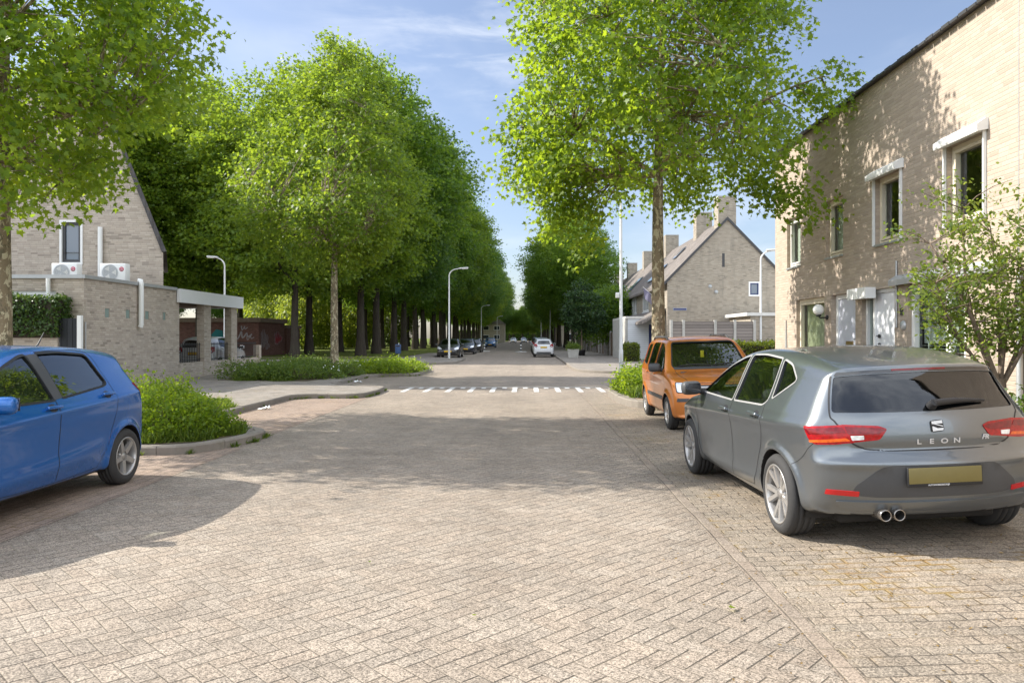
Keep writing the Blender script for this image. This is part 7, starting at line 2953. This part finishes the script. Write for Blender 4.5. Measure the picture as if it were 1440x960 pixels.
def small_car(name, label, loc, rotz, paintm, plate=None, detail=0.034, rim=None):
    T = thing(name, label, 'car', loc, rotz)
    m = dict(CM, paint=paintm)
    if rim:
        m['rim'] = rim
    c = Car(small_spec(), T, m)
    sp = c.sp
    c.shell(detail)
    c.liners()
    c.under()
    c.interior((0.25, -0.62))
    for k, poly in enumerate(sp['side_windows']):
        pl = rounded(poly, 0.03)
        c.both(pl, m['glass'], 'side_window', off=-0.012, thick=0.004)
        ctr = pl.mean(0)
        d_ = np.roll(pl, -1, 0) - np.roll(pl, 1, 0)
        nr_ = norm(np.stack([d_[:, 1], -d_[:, 0]], 1))
        if ((pl - ctr) * nr_).sum() < 0:
            nr_ = -nr_
        ol = pl + nr_ * 0.007
        c.lines_side([tuple(p) for p in np.vstack([ol, ol[:1]])], w=0.020, name='window_seal', mat=m['gap'], off=0.0025, smooth=0)
    # black centre pillar
    c.both(rounded([(0.045, 1.415), (-0.105, 1.425), (-0.18, 1.015), (-0.06, 1.002)], 0.01), m['plastic'], 'door_pillar', off=0.0035, thick=0.008)
    c.front(rounded(sp['windscreen'][0], 0.06), m['glass'], 'windscreen', off=-0.012, thick=0.004)
    c.rear(rounded(sp['rear_window'][0], 0.05), m['glass_dark'], 'rear_window', off=-0.010, thick=0.004)
    c.lines_side([(1.08, 0.95), (1.08, 0.80), (1.04, 0.50), (0.94, 0.27)])
    c.lines_side([(0.065, 1.425), (-0.04, 1.10), (-0.07, 0.98), (-0.085, 0.70), (-0.08, 0.26)])
    c.lines_side([(-0.115, 1.44), (-0.50, 1.452), (-0.92, 1.42), (-1.03, 1.20), (-1.06, 1.06), (-1.06, 0.90), (-0.96, 0.62), (-0.88, 0.45), (-0.74, 0.27)], w=0.006)
    c.lines_side([(0.94, 0.27), (0.4, 0.245), (-0.1, 0.243), (-0.74, 0.27)], w=0.005)
    c.lines_side([(-1.60, 0.62), (-1.68, 0.72), (-1.70, 0.85)], w=0.005)
    tg = [(0.50, 1.36), (0.58, 1.10), (0.60, 0.98), (0.58, 0.80), (0.50, 0.66), (0.0, 0.64)]
    c.line(tg, (1, 0, 0), w=0.011)
    c.line([(-p[0], p[1]) for p in tg], (1, 0, 0), w=0.011)
    for sg in (1, -1):
        D = (0.78, -0.63 * sg, 0)
        Dn = norm(np.array(D)); U = np.array([-Dn[1], Dn[0]])
        pr = lambda x, y, z, U=U, sg=sg: (x * U[0] + sg * y * U[1], z)
        lo = c.panel(rounded([pr(-1.60, 0.755, 1.075), pr(-1.74, 0.60, 1.06), pr(-1.80, 0.52, 0.90), pr(-1.76, 0.66, 0.80), pr(-1.66, 0.76, 0.86)], 0.03), D, m['red'], 'tail_light', off=0.008, thick=0.02, grid=0.05, h=0.03)
        c.panel(rounded([pr(-1.70, 0.69, 0.92), pr(-1.765, 0.60, 0.91), pr(-1.765, 0.62, 0.85), pr(-1.71, 0.70, 0.85)], 0.01), D, m['clear'], 'lamp_segment', lo, off=0.010, thick=0.006)
        D = (-0.78, -0.63 * sg, 0)
        Dn = norm(np.array(D)); U = np.array([-Dn[1], Dn[0]])
        pr = lambda x, y, z, U=U, sg=sg: (x * U[0] + sg * y * U[1], z)
        c.panel(rounded([pr(1.52, 0.77, 0.90), pr(1.84, 0.56, 0.79), pr(1.97, 0.42, 0.70), pr(1.92, 0.52, 0.64), pr(1.70, 0.72, 0.70)], 0.03), D, m['clear'], 'headlight', off=0.006, thick=0.02)
    c.front(rounded([(-0.50, 0.48), (0.50, 0.48), (0.58, 0.30), (-0.58, 0.30)], 0.05), m['gap'], 'grille', off=0.003)
    c.rear(rounded([(-0.55, 0.42), (0.55, 0.42), (0.62, 0.30), (-0.62, 0.30)], 0.04), m['plastic'], 'bumper_insert', off=0.004)
    P, _ = c.B.hit(np.array([[-3.0, 0, 0.80]]), np.array([[1.0, 0, 0]]), 3)
    c.plate(P[0][0] - 0.012, 0.80, plate or m['plate_y'])
    P, _ = c.B.hit(np.array([[3.0, 0, 0.52]]), np.array([[-1.0, 0, 0]]), 3)
    c.plate(P[0][0] + 0.012, 0.52, plate or m['plate_y'], back=False)
    c.mirror_part(0.83, 0.96, 1.03)
    c.handle(0.02, 0.93)
    c.handle(-0.90, 0.985)
    # roof aerial
    mb = MB()
    mb.tube([(-1.02, 0, 1.47), (-1.05, 0, 1.50), (-1.15, 0, 1.63)], [0.018, 0.008, 0.004], 8)
    mb.build('aerial', m['gap'], T, world=False)
    c.wheels(0.300, 0.195, 0.203, 'five', 0.735, 0.028)
    return T


# ---------------- orange tall small car
def tall_spec():
    zc = interp([(-2.0, 0.95), (-1.2, 0.93), (0.4, 0.90), (1.2, 0.88), (2.0, 0.84)])
    zl = interp([(-2.2, 0.52), (0, 0.50), (2.2, 0.50)])
    return dict(
        W=0.79, H=1.54, belt=0.96, camber=0.040, kf=0.34, kr=0.16, wr=0.285, dash_x=0.95, dash_z=0.96, k=0.085,
        sil=[(1.76, 0.22), (1.80, 0.30), (1.815, 0.45), (1.80, 0.58), (1.76, 0.70), (1.70, 0.80), (1.58, 0.875), (1.38, 0.925), (1.14, 0.985), (0.96, 1.11), (0.76, 1.27), (0.55, 1.425),
             (0.36, 1.50), (0.0, 1.530), (-0.5, 1.540), (-1.0, 1.530), (-1.45, 1.500), (-1.58, 1.46), (-1.63, 1.38), (-1.67, 1.20), (-1.70, 1.0), (-1.71, 0.80),
             (-1.72, 0.62), (-1.735, 0.50), (-1.72, 0.38), (-1.66, 0.26), (-1.1, 0.21), (0, 0.20), (1.2, 0.20)],
        plan=[(-2.1, 0.90), (-1.7, 0.945), (-1.4, 0.98), (-0.8, 1.0), (0.4, 1.0), (1.1, 0.99), (1.5, 0.955), (1.75, 0.90), (2.1, 0.8)],
        gplan=[(-2.1, 0.93), (-1.5, 0.955), (-0.8, 0.99), (0.3, 1.0), (1.0, 0.99), (2.0, 0.98)],
        sect=[(-0.3, 0.90), (0.15, 0.91), (0.26, 0.945), (0.40, 0.975), (0.56, 0.985), (0.75, 0.998), (0.90, 0.995), (0.98, 0.978), (1.08, 0.945), (1.25, 0.88), (1.42, 0.805), (1.52, 0.74), (1.6, 0.66), (1.9, 0.5)],
        flare=[(1.15, 0.325, 0.028), (-1.15, 0.325, 0.028)], crease=[(zc, 0.010, 0.022, -1.65, 1.6), (zl, 0.006, 0.03, -1.0, 1.0)],
        side_windows=[
            [(0.93, 1.00, .03), (0.80, 1.14, .06), (0.56, 1.345, .1), (0.34, 1.425, .08), (0.14, 1.435, .02), (0.08, 0.985, .02)],
            [(-0.03, 0.99, .02), (0.02, 1.44, .02), (-0.55, 1.445, .05), (-0.66, 1.40, .06), (-0.72, 1.0, .03)],
            [(-0.85, 1.02, .03), (-0.80, 1.42, .05), (-1.20, 1.41, .08), (-1.36, 1.28, .08), (-1.38, 1.06, .05)]],
        windscreen=([(-0.635, 1.03), (0.635, 1.03), (0.535, 1.445), (-0.535, 1.445)], (0.28, 1.8)),
        rear_window=([(-0.52, 1.04), (0.52, 1.04), (0.47, 1.38), (-0.47, 1.38)], (-2.4, -1.45)))


def orange_car():
    T = thing('compact_car', 'orange compact car with roof rails facing the camera behind the grey hatchback', 'car', (3.13, 13.72, 0.058), rad(-90))
    T.rotation_euler.x = rad(2.1)
    m = dict(CM, paint=PAINTS['orange'])
    c = Car(tall_spec(), T, m)
    sp = c.sp
    c.shell(0.036)
    c.liners()
    c.under()
    c.interior((0.25, -0.60))
    for poly in sp['side_windows']:
        pl = rounded(poly, 0.03)
        c.both(pl, m['glass'], 'side_window', off=-0.012, thick=0.004)
    c.both(rounded([(0.135, 1.44), (0.025, 1.445), (-0.025, 0.985), (0.075, 0.98)], 0.01), m['paint'], 'door_pillar', off=0.003, thick=0.008)
    c.front(rounded(sp['windscreen'][0], 0.06), m['glass'], 'windscreen', off=-0.012, thick=0.004)
    ws = rounded(sp['windscreen'][0], 0.06)
    c.line([tuple(p) for p in np.vstack([ws, ws[:1]]) * np.array([-1, 1])], (-1, 0, 0), w=0.022, name='window_seal', off=0.002, smooth=0)
    c.rear(rounded(sp['rear_window'][0], 0.05), m['glass_dark'], 'rear_window', off=-0.010, thick=0.004)
    c.lines_side([(0.98, 0.98), (1.02, 0.80), (1.0, 0.60), (0.90, 0.28)])
    c.lines_side([(0.085, 1.46), (0.03, 1.0), (0.02, 0.60), (0.02, 0.27)])
    c.lines_side([(-0.74, 1.46), (-0.79, 1.0), (-0.80, 0.80), (-0.78, 0.55), (-0.70, 0.28)])
    c.lines_side([(0.90, 0.28), (0.0, 0.265), (-0.70, 0.28)], w=0.005)
    # bonnet seams
    for sg in (1, -1):
        c.line([(1.08, 0.60 * sg), (1.35, 0.58 * sg), (1.58, 0.50 * sg)], (0, 0, -1), w=0.008)
    c.line([(-0.52, 0.80), (-0.30, 0.795), (0.30, 0.795), (0.52, 0.80)], (-1, 0, 0), w=0.007)
    # rubbing strips
    c.both(rounded([(0.86, 0.535), (0.86, 0.475), (-0.72, 0.475), (-0.72, 0.535)], 0.012), m['plastic'], 'rubbing_strip', off=0.014, thick=0.02)
    for sg in (1, -1):
        D = (-0.90, -0.43 * sg, 0)
        Dn = norm(np.array(D)); U = np.array([-Dn[1], Dn[0]])
        pr = lambda x, y, z, U=U, sg=sg: (x * U[0] + sg * y * U[1], z)
        hl = c.panel(rounded([pr(1.56, 0.715, 0.815), pr(1.70, 0.44, 0.800), pr(1.745, 0.40, 0.635), pr(1.62, 0.70, 0.640)], 0.035), D, m['gap'], 'headlight', off=0.004, thick=0.02, grid=0.05)
        c.panel(rounded([pr(1.57, 0.700, 0.803), pr(1.70, 0.452, 0.788), pr(1.74, 0.415, 0.648), pr(1.63, 0.685, 0.652)], 0.03), D, m['clear'], 'lamp_glass', hl, off=0.009, thick=0.01, grid=0.05)
        D2 = (0.6, -0.8 * sg, 0)
        Dn = norm(np.array(D2)); U = np.array([-Dn[1], Dn[0]])
        pr = lambda x, y, z, U=U, sg=sg: (x * U[0] + sg * y * U[1], z)
        c.panel(rounded([pr(-1.60, 0.60, 1.42), pr(-1.48, 0.66, 1.40), pr(-1.55, 0.74, 0.92), pr(-1.66, 0.66, 0.92)], 0.02), D2, m['red'], 'tail_light', off=0.005, thick=0.02)
        # front bumper strips
        D = (-0.94, -0.34 * sg, 0)
        Dn = norm(np.array(D)); U = np.array([-Dn[1], Dn[0]])
        pr = lambda x, y, z, U=U, sg=sg: (x * U[0] + sg * y * U[1], z)
        c.panel(rounded([pr(1.68, 0.70, 0.555), pr(1.79, 0.28, 0.555), pr(1.80, 0.28, 0.500), pr(1.68, 0.71, 0.500)], 0.012), D, m['plastic'], 'bumper_strip', off=0.016, thick=0.025)
        # roof rails
        mb = MB()
        pth = []
        for k in range(15):
            x = 0.30 - 1.55 * k / 14
            e = min(1, min(k, 14 - k) / 1.6)
            pth.append((x, sg * 0.545, 1.462 + 0.085 * e ** 0.7 - 0.004 * abs(k - 7) * 0.3))
        mb.tube(pth, 0.020, 8)
        mb.build('roof_rail', m['plastic'], T, world=False)
    c.front(rounded([(-0.36, 0.765), (0.36, 0.765), (0.34, 0.64), (-0.34, 0.64)], 0.02), m['gap'], 'grille', off=0.003)
    c.front(rounded([(-0.34, 0.742), (0.34, 0.742), (0.335, 0.715), (-0.335, 0.715)], 0.008), m['trimline'], 'grille_bar', off=0.010, thick=0.012)
    c.front(rounded([(-0.33, 0.690), (0.33, 0.690), (0.325, 0.668), (-0.325, 0.668)], 0.008), m['trimline'], 'grille_bar', off=0.010, thick=0.012)
    c.front(rounded([(-0.50, 0.42), (0.50, 0.42), (0.42, 0.315), (-0.42, 0.315)], 0.03), m['gap'], 'air_intake', off=0.003)
    P, _ = c.B.hit(np.array([[3.0, 0, 0.53]]), np.array([[-1.0, 0, 0]]), 3)
    c.plate(P[0][0] + 0.022, 0.53, m['plate_y'], back=False)
    # wipers on the scuttle
    for (y0, y1) in ((0.05, 0.60), (-0.52, 0.02)):
        q = []
        for k in range(7):
            y = y0 + (y1 - y0) * k / 6
            P, _ = c.B.hit(np.array([[3.0, y, 1.035 + 0.02 * math.sin(k / 6 * PI)]]), np.array([[-1.0, 0, 0]]), 4)
            q.append(P[0] + c.B.grad(P)[0] * 0.02)
        mb = MB()
        mb.tube(q, 0.012, 6)
        mb.build('wiper', m['gap'], T, world=False)
    c.front(rounded([(-0.62, 1.028), (0.62, 1.028), (0.60, 0.992), (-0.60, 0.992)], 0.01), m['plastic'], 'scuttle', off=0.004)
    # yellow air freshener below the mirror, inside mirror
    mb = MB()
    mb.bbox(0.50, 0.53, -0.09, 0.09, 1.32, 1.37, 0.012)
    mi_ = mb.build('inside_mirror', m['gap'], T, world=False)
    mb = MB()
    mb.bbox(0.513, 0.517, -0.03, 0.03, 1.17, 1.29, 0.002)
    mb.build('air_freshener', m['freshener'] if 'freshener' in m else MT['leaf_yellow'], mi_, world=False)
    c.mirror_part(0.80, 0.90, 1.03, mat=m['plastic'])
    c.handle(0.18, 0.90)
    c.handle(-0.62, 0.91)
    c.wheels(0.285, 0.165, 0.185, 'cap', 0.700, 0.02)
    return T


MT['leaf_yellow'] = simple('yellow_card', (0.75, 0.60, 0.03), 0.6)
grey_car()
orange_car()
blue = small_car('hatchback_car', 'blue small hatchback at the left edge, its rear wheel by the kerb nose', (-5.15, 6.80, 0.0), rad(-90), PAINTS['blue'])
# ---------------- parked cars further off: copies with other paint
def far_car(label, x, y, rotz, paintm, s=(1, 1, 1), group='parked cars further along the street', z=0.0):
    c = copy_tree(blue, None, {'blue_paint': paintm, 'car_glass': CM['glass_dark']})
    c.name = 'parked_car'
    c.location = (x, y, z)
    c.rotation_euler = (0, 0, rotz)
    c.scale = s
    tag(c, label, 'car', group)
    for ch in c.children:
        if ch.name.startswith(('seat', 'dashboard', 'steering', 'underbody')):
            pass
    return c


F, Bk_ = rad(90), rad(-90)
far_car('black hatchback facing the camera behind the left street lamp', -6.05, 58.6, Bk_, PAINTS['black'], (1.02, 1.06, 0.98))
far_car('second dark car in the left parked row, close behind the black hatchback', -5.75, 70.5, Bk_, PAINTS['navy'], (1.02, 1.04, 0.97))
far_car('third dark car in the left parked row, beside the striped bollard', -5.65, 79.0, Bk_, PAINTS['black'], (1.02, 1.04, 0.98))
far_car('mid blue car parked farther down the left row', -5.6, 113.0, Bk_, PAINTS['teal'])
far_car('white small hatchback seen from behind on the right of the road', 1.27, 60.5, F, PAINTS['white'], (0.92, 0.97, 0.98))
far_car('blue grey car just ahead of the white hatchback', 1.25, 68.5, F, PAINTS['silver'], (1.0, 1.0, 1.04))
far_car('dark car ahead in the right parked row, mostly hidden', 1.2, 75.5, F, PAINTS['navy'], (1.0, 1.0, 1.06))
far_car('farther dark car at the head of the right parked row', 1.2, 84.0, F, PAINTS['black'], (1.0, 1.0, 1.05))
far_car('distant white car on the left of the far road', -3.9, 205.0, Bk_, PAINTS['white'])
far_car('distant pale car in the middle of the far road', -1.1, 215.0, Bk_, PAINTS['silver'])
far_car('white car with a dark roof parked inside the carport', -13.75, 32.6, F, PAINTS['white'], (1.0, 1.0, 1.0), z=0.11)
far_car('silver car parked in the side street behind the clipped hedge', 13.3, 35.5, rad(180), PAINTS['silver'], (1, 1, 1))
# ------------------------------------------------------------------ street furniture
def street_lamp(x, y, h, arm, label, ang=0.0, base=0.1, box=False):
    T = thing('street_lamp', label, 'street lamp', (x, y, base), 0, 'street lamps')
    c, s = math.cos(ang), math.sin(ang)
    b = MB()
    b.tube([(0, 0, -0.1), (0, 0, 1.0), (0, 0, 1.02), (0, 0, h - 0.8)], [0.078, 0.078, 0.062, 0.05], 14)
    b.build('pole', MT['lamp_grey'], T, world=False)
    path = [(0, 0, h - 0.81)]
    for k in range(9):
        a = k / 8 * PI / 2
        path.append((c * 0.55 * (1 - math.cos(a)), s * 0.55 * (1 - math.cos(a)), h - 0.55 + 0.5 * math.sin(a)))
    path.append((c * (arm - 0.5), s * (arm - 0.5), h + 0.0))
    b = MB()
    b.tube(path, [0.045] * 5 + [0.035] * (len(path) - 5), 10)
    b.build('arm', MT['lamp_grey'], T, world=False)
    b = MB()
    M = Matrix.Translation((c * (arm - 0.22), s * (arm - 0.22), h + 0.0)) @ Matrix.Rotation(ang, 4, 'Z') @ Matrix.Rotation(rad(-4), 4, 'Y')
    b.bbox(-0.34, 0.34, -0.11, 0.11, -0.035, 0.065, 0.045, M=M)
    hd = b.build('lamp_head', MT['lamp_grey'], T, world=False)
    b = MB()
    M2 = M
    b.bbox(-0.10, 0.30, -0.085, 0.085, -0.06, -0.037, 0.008, M=M2)
    b.build('lens', MT['opal'], hd, world=False)
    b = MB()
    b.box(0.055, 0.064, -0.05, 0.05, 0.45, 0.85) if False else b.bbox(-0.045, 0.045, -0.083, -0.074, 0.5, 0.9, 0.004)
    b.build('service_door', MT['lamp_grey'], T, world=False)
    if box:
        b = MB()
        b.bbox(-0.20, -0.065, -0.07, 0.07, 2.95, 3.15, 0.02)
        b.build('sensor_box', MT['white'], T, world=False)
    return T


street_lamp(3.50, 28.0, 7.0, 1.42, 'tall grey street lamp behind the verge plants, arm over the road', PI, box=True)
street_lamp(-5.45, 51.8, 6.25, 1.22, 'grey street lamp on the left pavement corner before the first dark car', 0)
street_lamp(-18.26, 45.0, 6.3, 0.95, 'grey street lamp seen between the carport piers', PI)
street_lamp(12.8, 41.0, 6.25, 0.85, 'grey street lamp against the brick gable by the board fence', 0)
street_lamp(-6.95, 112.0, 6.25, 1.2, 'second street lamp along the left row of parked cars', 0)
street_lamp(-6.95, 170.0, 6.25, 1.2, 'third and farthest street lamp along the left row', 0)
street_lamp(2.9, 96.0, 6.8, 1.4, 'distant street lamp on the right among the tree crowns', PI)
street_lamp(2.7, 150.0, 6.8, 1.4, 'farthest street lamp on the right side of the street', PI)


def bollard(x, y, label):
    T = thing('bollard', label, 'bollard', (x, y, 0.0), 0, 'striped traffic bollards')
    for k in range(5):
        b = MB()
        z0, z1 = 0.16 + k * 0.165, 0.16 + (k + 1) * 0.165
        prof = [(0.085, z0), (0.085, z1)]
        if k == 4:
            prof = [(0.085, z0), (0.085, z1 - .03), (0.06, z1), (0.001, z1 + 0.01)]
        b.lathe(prof, 16)
        b.build('stripe', MT['black_plastic'] if k % 2 == 0 else MT['white'], T, world=False)
    b = MB()
    b.lathe([(0.62, -0.02), (0.60, 0.05), (0.55, 0.085), (0.11, 0.09), (0.10, 0.16), (0.001, 0.16)], 24)
    b.build('base', MT['concrete'], T, world=False)


bollard(-0.72, 79.0, 'black and white striped bollard in the middle of the road')
bollard(-4.75, 82.0, 'black and white striped bollard beside the left parked cars')


def planter():
    T = thing('planter', 'square pale concrete planter tub on the right pavement', 'planter', (3.25, 53.5, 0.11))
    b = MB()
    w0, w1, h = 0.32, 0.42, 0.62
    prof = [(w0, 0.0), (w1, h), (w1 - 0.07, h), (w1 - 0.08, h - 0.12)]
    v, f = [], []
    for (w, z) in prof:
        v += [(-w, -w, z), (w, -w, z), (w, w, z), (-w, w, z)]
    for i in range(3):
        for k in range(4):
            f.append((i * 4 + k, i * 4 + (k + 1) % 4, (i + 1) * 4 + (k + 1) % 4, (i + 1) * 4 + k))
    f.append((12, 13, 14, 15))
    f.append((3, 2, 1, 0))
    b.add(v, f)
    b.build('tub', MT['concrete'], T, world=False)
    s = MB()
    s.add([(-.34, -.34, h - .121), (.34, -.34, h - .121), (.34, .34, h - .121), (-.34, .34, h - .121)], [(0, 1, 2, 3)])
    s.build('earth', MT['soil'], T, world=False)
    shrub('planter_plant', 'fine leaved green plant growing in the concrete planter tub', (3.25, 53.5, 0.70), 44, 0.46, 0.46, 0.42, 160, 0.09, OVAL, MT['leaf_shrub'], 'plant')


planter()


def litter_bin():
    T = thing('litter_bin', 'blue litter bin on a post at the grass edge near the front avenue trees', 'litter bin', (-8.6, 49.6, 0.1))
    b = MB()
    b.bbox(-0.17, 0.17, -0.15, 0.15, 0.40, 1.0, 0.03)
    b.build('body', MT['bin_blue'], T, world=False)
    b = MB()
    b.bbox(-0.14, 0.14, -0.156, -0.149, 0.84, 0.94, 0.003)
    b.build('opening', MT['black_plastic'], T, world=False)
    b = MB()
    b.tube([(0.0, 0.19, -0.05), (0.0, 0.19, 1.1)], 0.035, 10)
    b.build('post', MT['grey_metal'], T, world=False)


litter_bin()


def paper_scrap(x, y, label, seed):
    r = np.random.default_rng(seed)
    n = 7
    v = []
    for i in range(n):
        for j in range(n):
            v.append(((i / (n - 1) - .5) * 0.24 + r.normal() * .012, (j / (n - 1) - .5) * 0.16 + r.normal() * .012, 0.012 + abs(r.normal()) * 0.035))
    f = [(i * n + j, (i + 1) * n + j, (i + 1) * n + j + 1, i * n + j + 1) for i in range(n - 1) for j in range(n - 1)]
    b = MB()
    b.add([(p[0] + x, p[1] + y, p[2]) for p in v], f)
    tag(b.build('paper_scrap', MT['white']), label, 'litter')


paper_scrap(-5.75, 16.3, 'crumpled white paper scrap lying against the kerb of the empty bay', 1)
paper_scrap(-5.9, 26.0, 'small white paper scrap at the far kerb by the planted bed', 2)

# fallen leaves on the parking brick
rng = np.random.default_rng(30)
n = 220
P = np.stack([rng.uniform(0.9, 4.1, n), rng.uniform(3.2, 5.6, n), rng.uniform(0.008, 0.014, n)], 1)
P[:, 2] += 0.036 * np.clip(P[:, 0] - 1.56, 0, 3)
fo = leaves('fallen_leaves', OVAL, P, rng.normal(size=(n, 3)) * np.array([1, 1, 0.1]), norm(rng.normal(size=(n, 3)) * 0.15 + np.array([0, 0, 1])), rng.uniform(0.012, 0.03, n), MT['dry_leaf'], None)
tag(fo, 'dry brown leaf crumbs scattered on the parking brick behind the grey car', 'leaves', kind='stuff')
P = np.array([[1.18, 4.32, 0.02], [-0.3, 4.2, 0.02], [-1.1, 5.2, 0.02]])
fo = leaves('green_leaves', LOBED, P, np.array([[1, 0.3, 0], [0.2, 1, 0], [-1, 0.2, 0.1]]), norm(np.array([[0.1, 0, 1], [0, 0.15, 1], [0, 0, 1]], float)), np.array([0.055, 0.035, 0.03]), MT['leaf_lime'], None)
tag(fo, 'few fresh green leaves fallen on the road brick', 'leaves', kind='stuff')
# ------------------------------------------------------------------ light, sky, camera
SUN_EL, SUN_AZ = rad(37), rad(11)
d = Vector((math.cos(SUN_AZ) * math.cos(SUN_EL), -math.sin(SUN_AZ) * math.cos(SUN_EL), -math.sin(SUN_EL)))
sl = bpy.data.lights.new('sun', 'SUN')
sl.energy = 4.7
sl.angle = rad(0.53)
sl.color = (1.0, 0.945, 0.86)
so = bpy.data.objects.new('sun', sl)
COL.objects.link(so)
so.location = (-30, 10, 40)
so.rotation_euler = d.to_track_quat('-Z', 'Y').to_euler()

W = bpy.data.worlds.new('World')
SC.world = W
W.use_nodes = True
W.node_tree.nodes.clear()
t = NT(W.node_tree)
out = t.node('ShaderNodeOutputWorld')
bg = t.node('ShaderNodeBackground')
sky = t.node('ShaderNodeTexSky')
sky.sky_type = 'NISHITA'
sky.sun_disc = False
sky.sun_elevation = SUN_EL
sky.sun_rotation = rad(-90) + SUN_AZ
sky.air_density = 1.0
sky.dust_density = 1.2
sky.ozone_density = 1.4
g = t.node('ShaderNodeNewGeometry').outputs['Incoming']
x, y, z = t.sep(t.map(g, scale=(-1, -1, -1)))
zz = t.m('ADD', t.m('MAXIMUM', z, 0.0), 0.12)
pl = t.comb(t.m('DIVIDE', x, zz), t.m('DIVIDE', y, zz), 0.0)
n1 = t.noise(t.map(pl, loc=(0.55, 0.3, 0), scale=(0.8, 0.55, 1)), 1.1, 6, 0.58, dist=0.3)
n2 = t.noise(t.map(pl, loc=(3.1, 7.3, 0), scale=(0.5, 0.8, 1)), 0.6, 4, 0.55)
# thin veil ahead, bright cumulus added overhead and behind the camera for fill light
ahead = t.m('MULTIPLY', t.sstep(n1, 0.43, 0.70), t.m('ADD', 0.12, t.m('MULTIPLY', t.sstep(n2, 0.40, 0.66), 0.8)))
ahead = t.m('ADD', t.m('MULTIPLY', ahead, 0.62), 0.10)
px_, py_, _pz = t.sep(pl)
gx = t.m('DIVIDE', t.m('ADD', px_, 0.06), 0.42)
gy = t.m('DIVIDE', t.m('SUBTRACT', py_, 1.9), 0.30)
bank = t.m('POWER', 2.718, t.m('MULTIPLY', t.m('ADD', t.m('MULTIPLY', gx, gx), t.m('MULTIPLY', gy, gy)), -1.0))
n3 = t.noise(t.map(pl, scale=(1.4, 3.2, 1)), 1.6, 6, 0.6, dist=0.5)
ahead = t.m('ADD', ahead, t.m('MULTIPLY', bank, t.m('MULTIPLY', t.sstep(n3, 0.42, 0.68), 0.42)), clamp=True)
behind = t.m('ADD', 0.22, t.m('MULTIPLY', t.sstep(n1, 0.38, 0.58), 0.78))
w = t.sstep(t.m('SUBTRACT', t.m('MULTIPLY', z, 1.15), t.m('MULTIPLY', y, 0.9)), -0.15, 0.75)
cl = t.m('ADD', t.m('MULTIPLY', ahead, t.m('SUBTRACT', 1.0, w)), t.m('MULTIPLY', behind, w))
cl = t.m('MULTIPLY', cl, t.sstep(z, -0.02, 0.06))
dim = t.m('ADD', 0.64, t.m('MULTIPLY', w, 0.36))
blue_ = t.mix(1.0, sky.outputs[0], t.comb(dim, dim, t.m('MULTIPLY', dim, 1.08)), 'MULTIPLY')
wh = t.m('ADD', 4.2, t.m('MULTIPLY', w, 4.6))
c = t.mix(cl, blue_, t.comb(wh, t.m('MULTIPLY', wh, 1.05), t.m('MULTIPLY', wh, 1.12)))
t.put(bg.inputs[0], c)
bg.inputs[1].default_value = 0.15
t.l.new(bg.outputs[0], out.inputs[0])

cam = bpy.data.cameras.new('camera')
cam.sensor_width = 36
cam.lens = 1050 / 1440 * 36
cam.shift_x = -22 / 1440
cam.shift_y = -6 / 1440
cam.clip_end = 3000
co = bpy.data.objects.new('camera', cam)
COL.objects.link(co)
co.location = (0, 0, 1.58)
co.rotation_euler = (rad(90), 0, 0)
SC.camera = co

SC.view_settings.view_transform = 'Standard'
SC.view_settings.look = 'None'
SC.view_settings.exposure = 0.86
SC.view_settings.gamma = 1.0
SC.cycles.max_bounces = 6
SC.cycles.diffuse_bounces = 3
SC.cycles.glossy_bounces = 3
SC.cycles.transmission_bounces = 4
SC.cycles.transparent_max_bounces = 10
SC.cycles.caustics_reflective = False
SC.cycles.caustics_refractive = False
SC.cycles.use_denoising = True
SC.cycles.use_adaptive_sampling = True
SC.cycles.adaptive_threshold = 0.015
SC.cycles.sample_clamp_indirect = 6.0
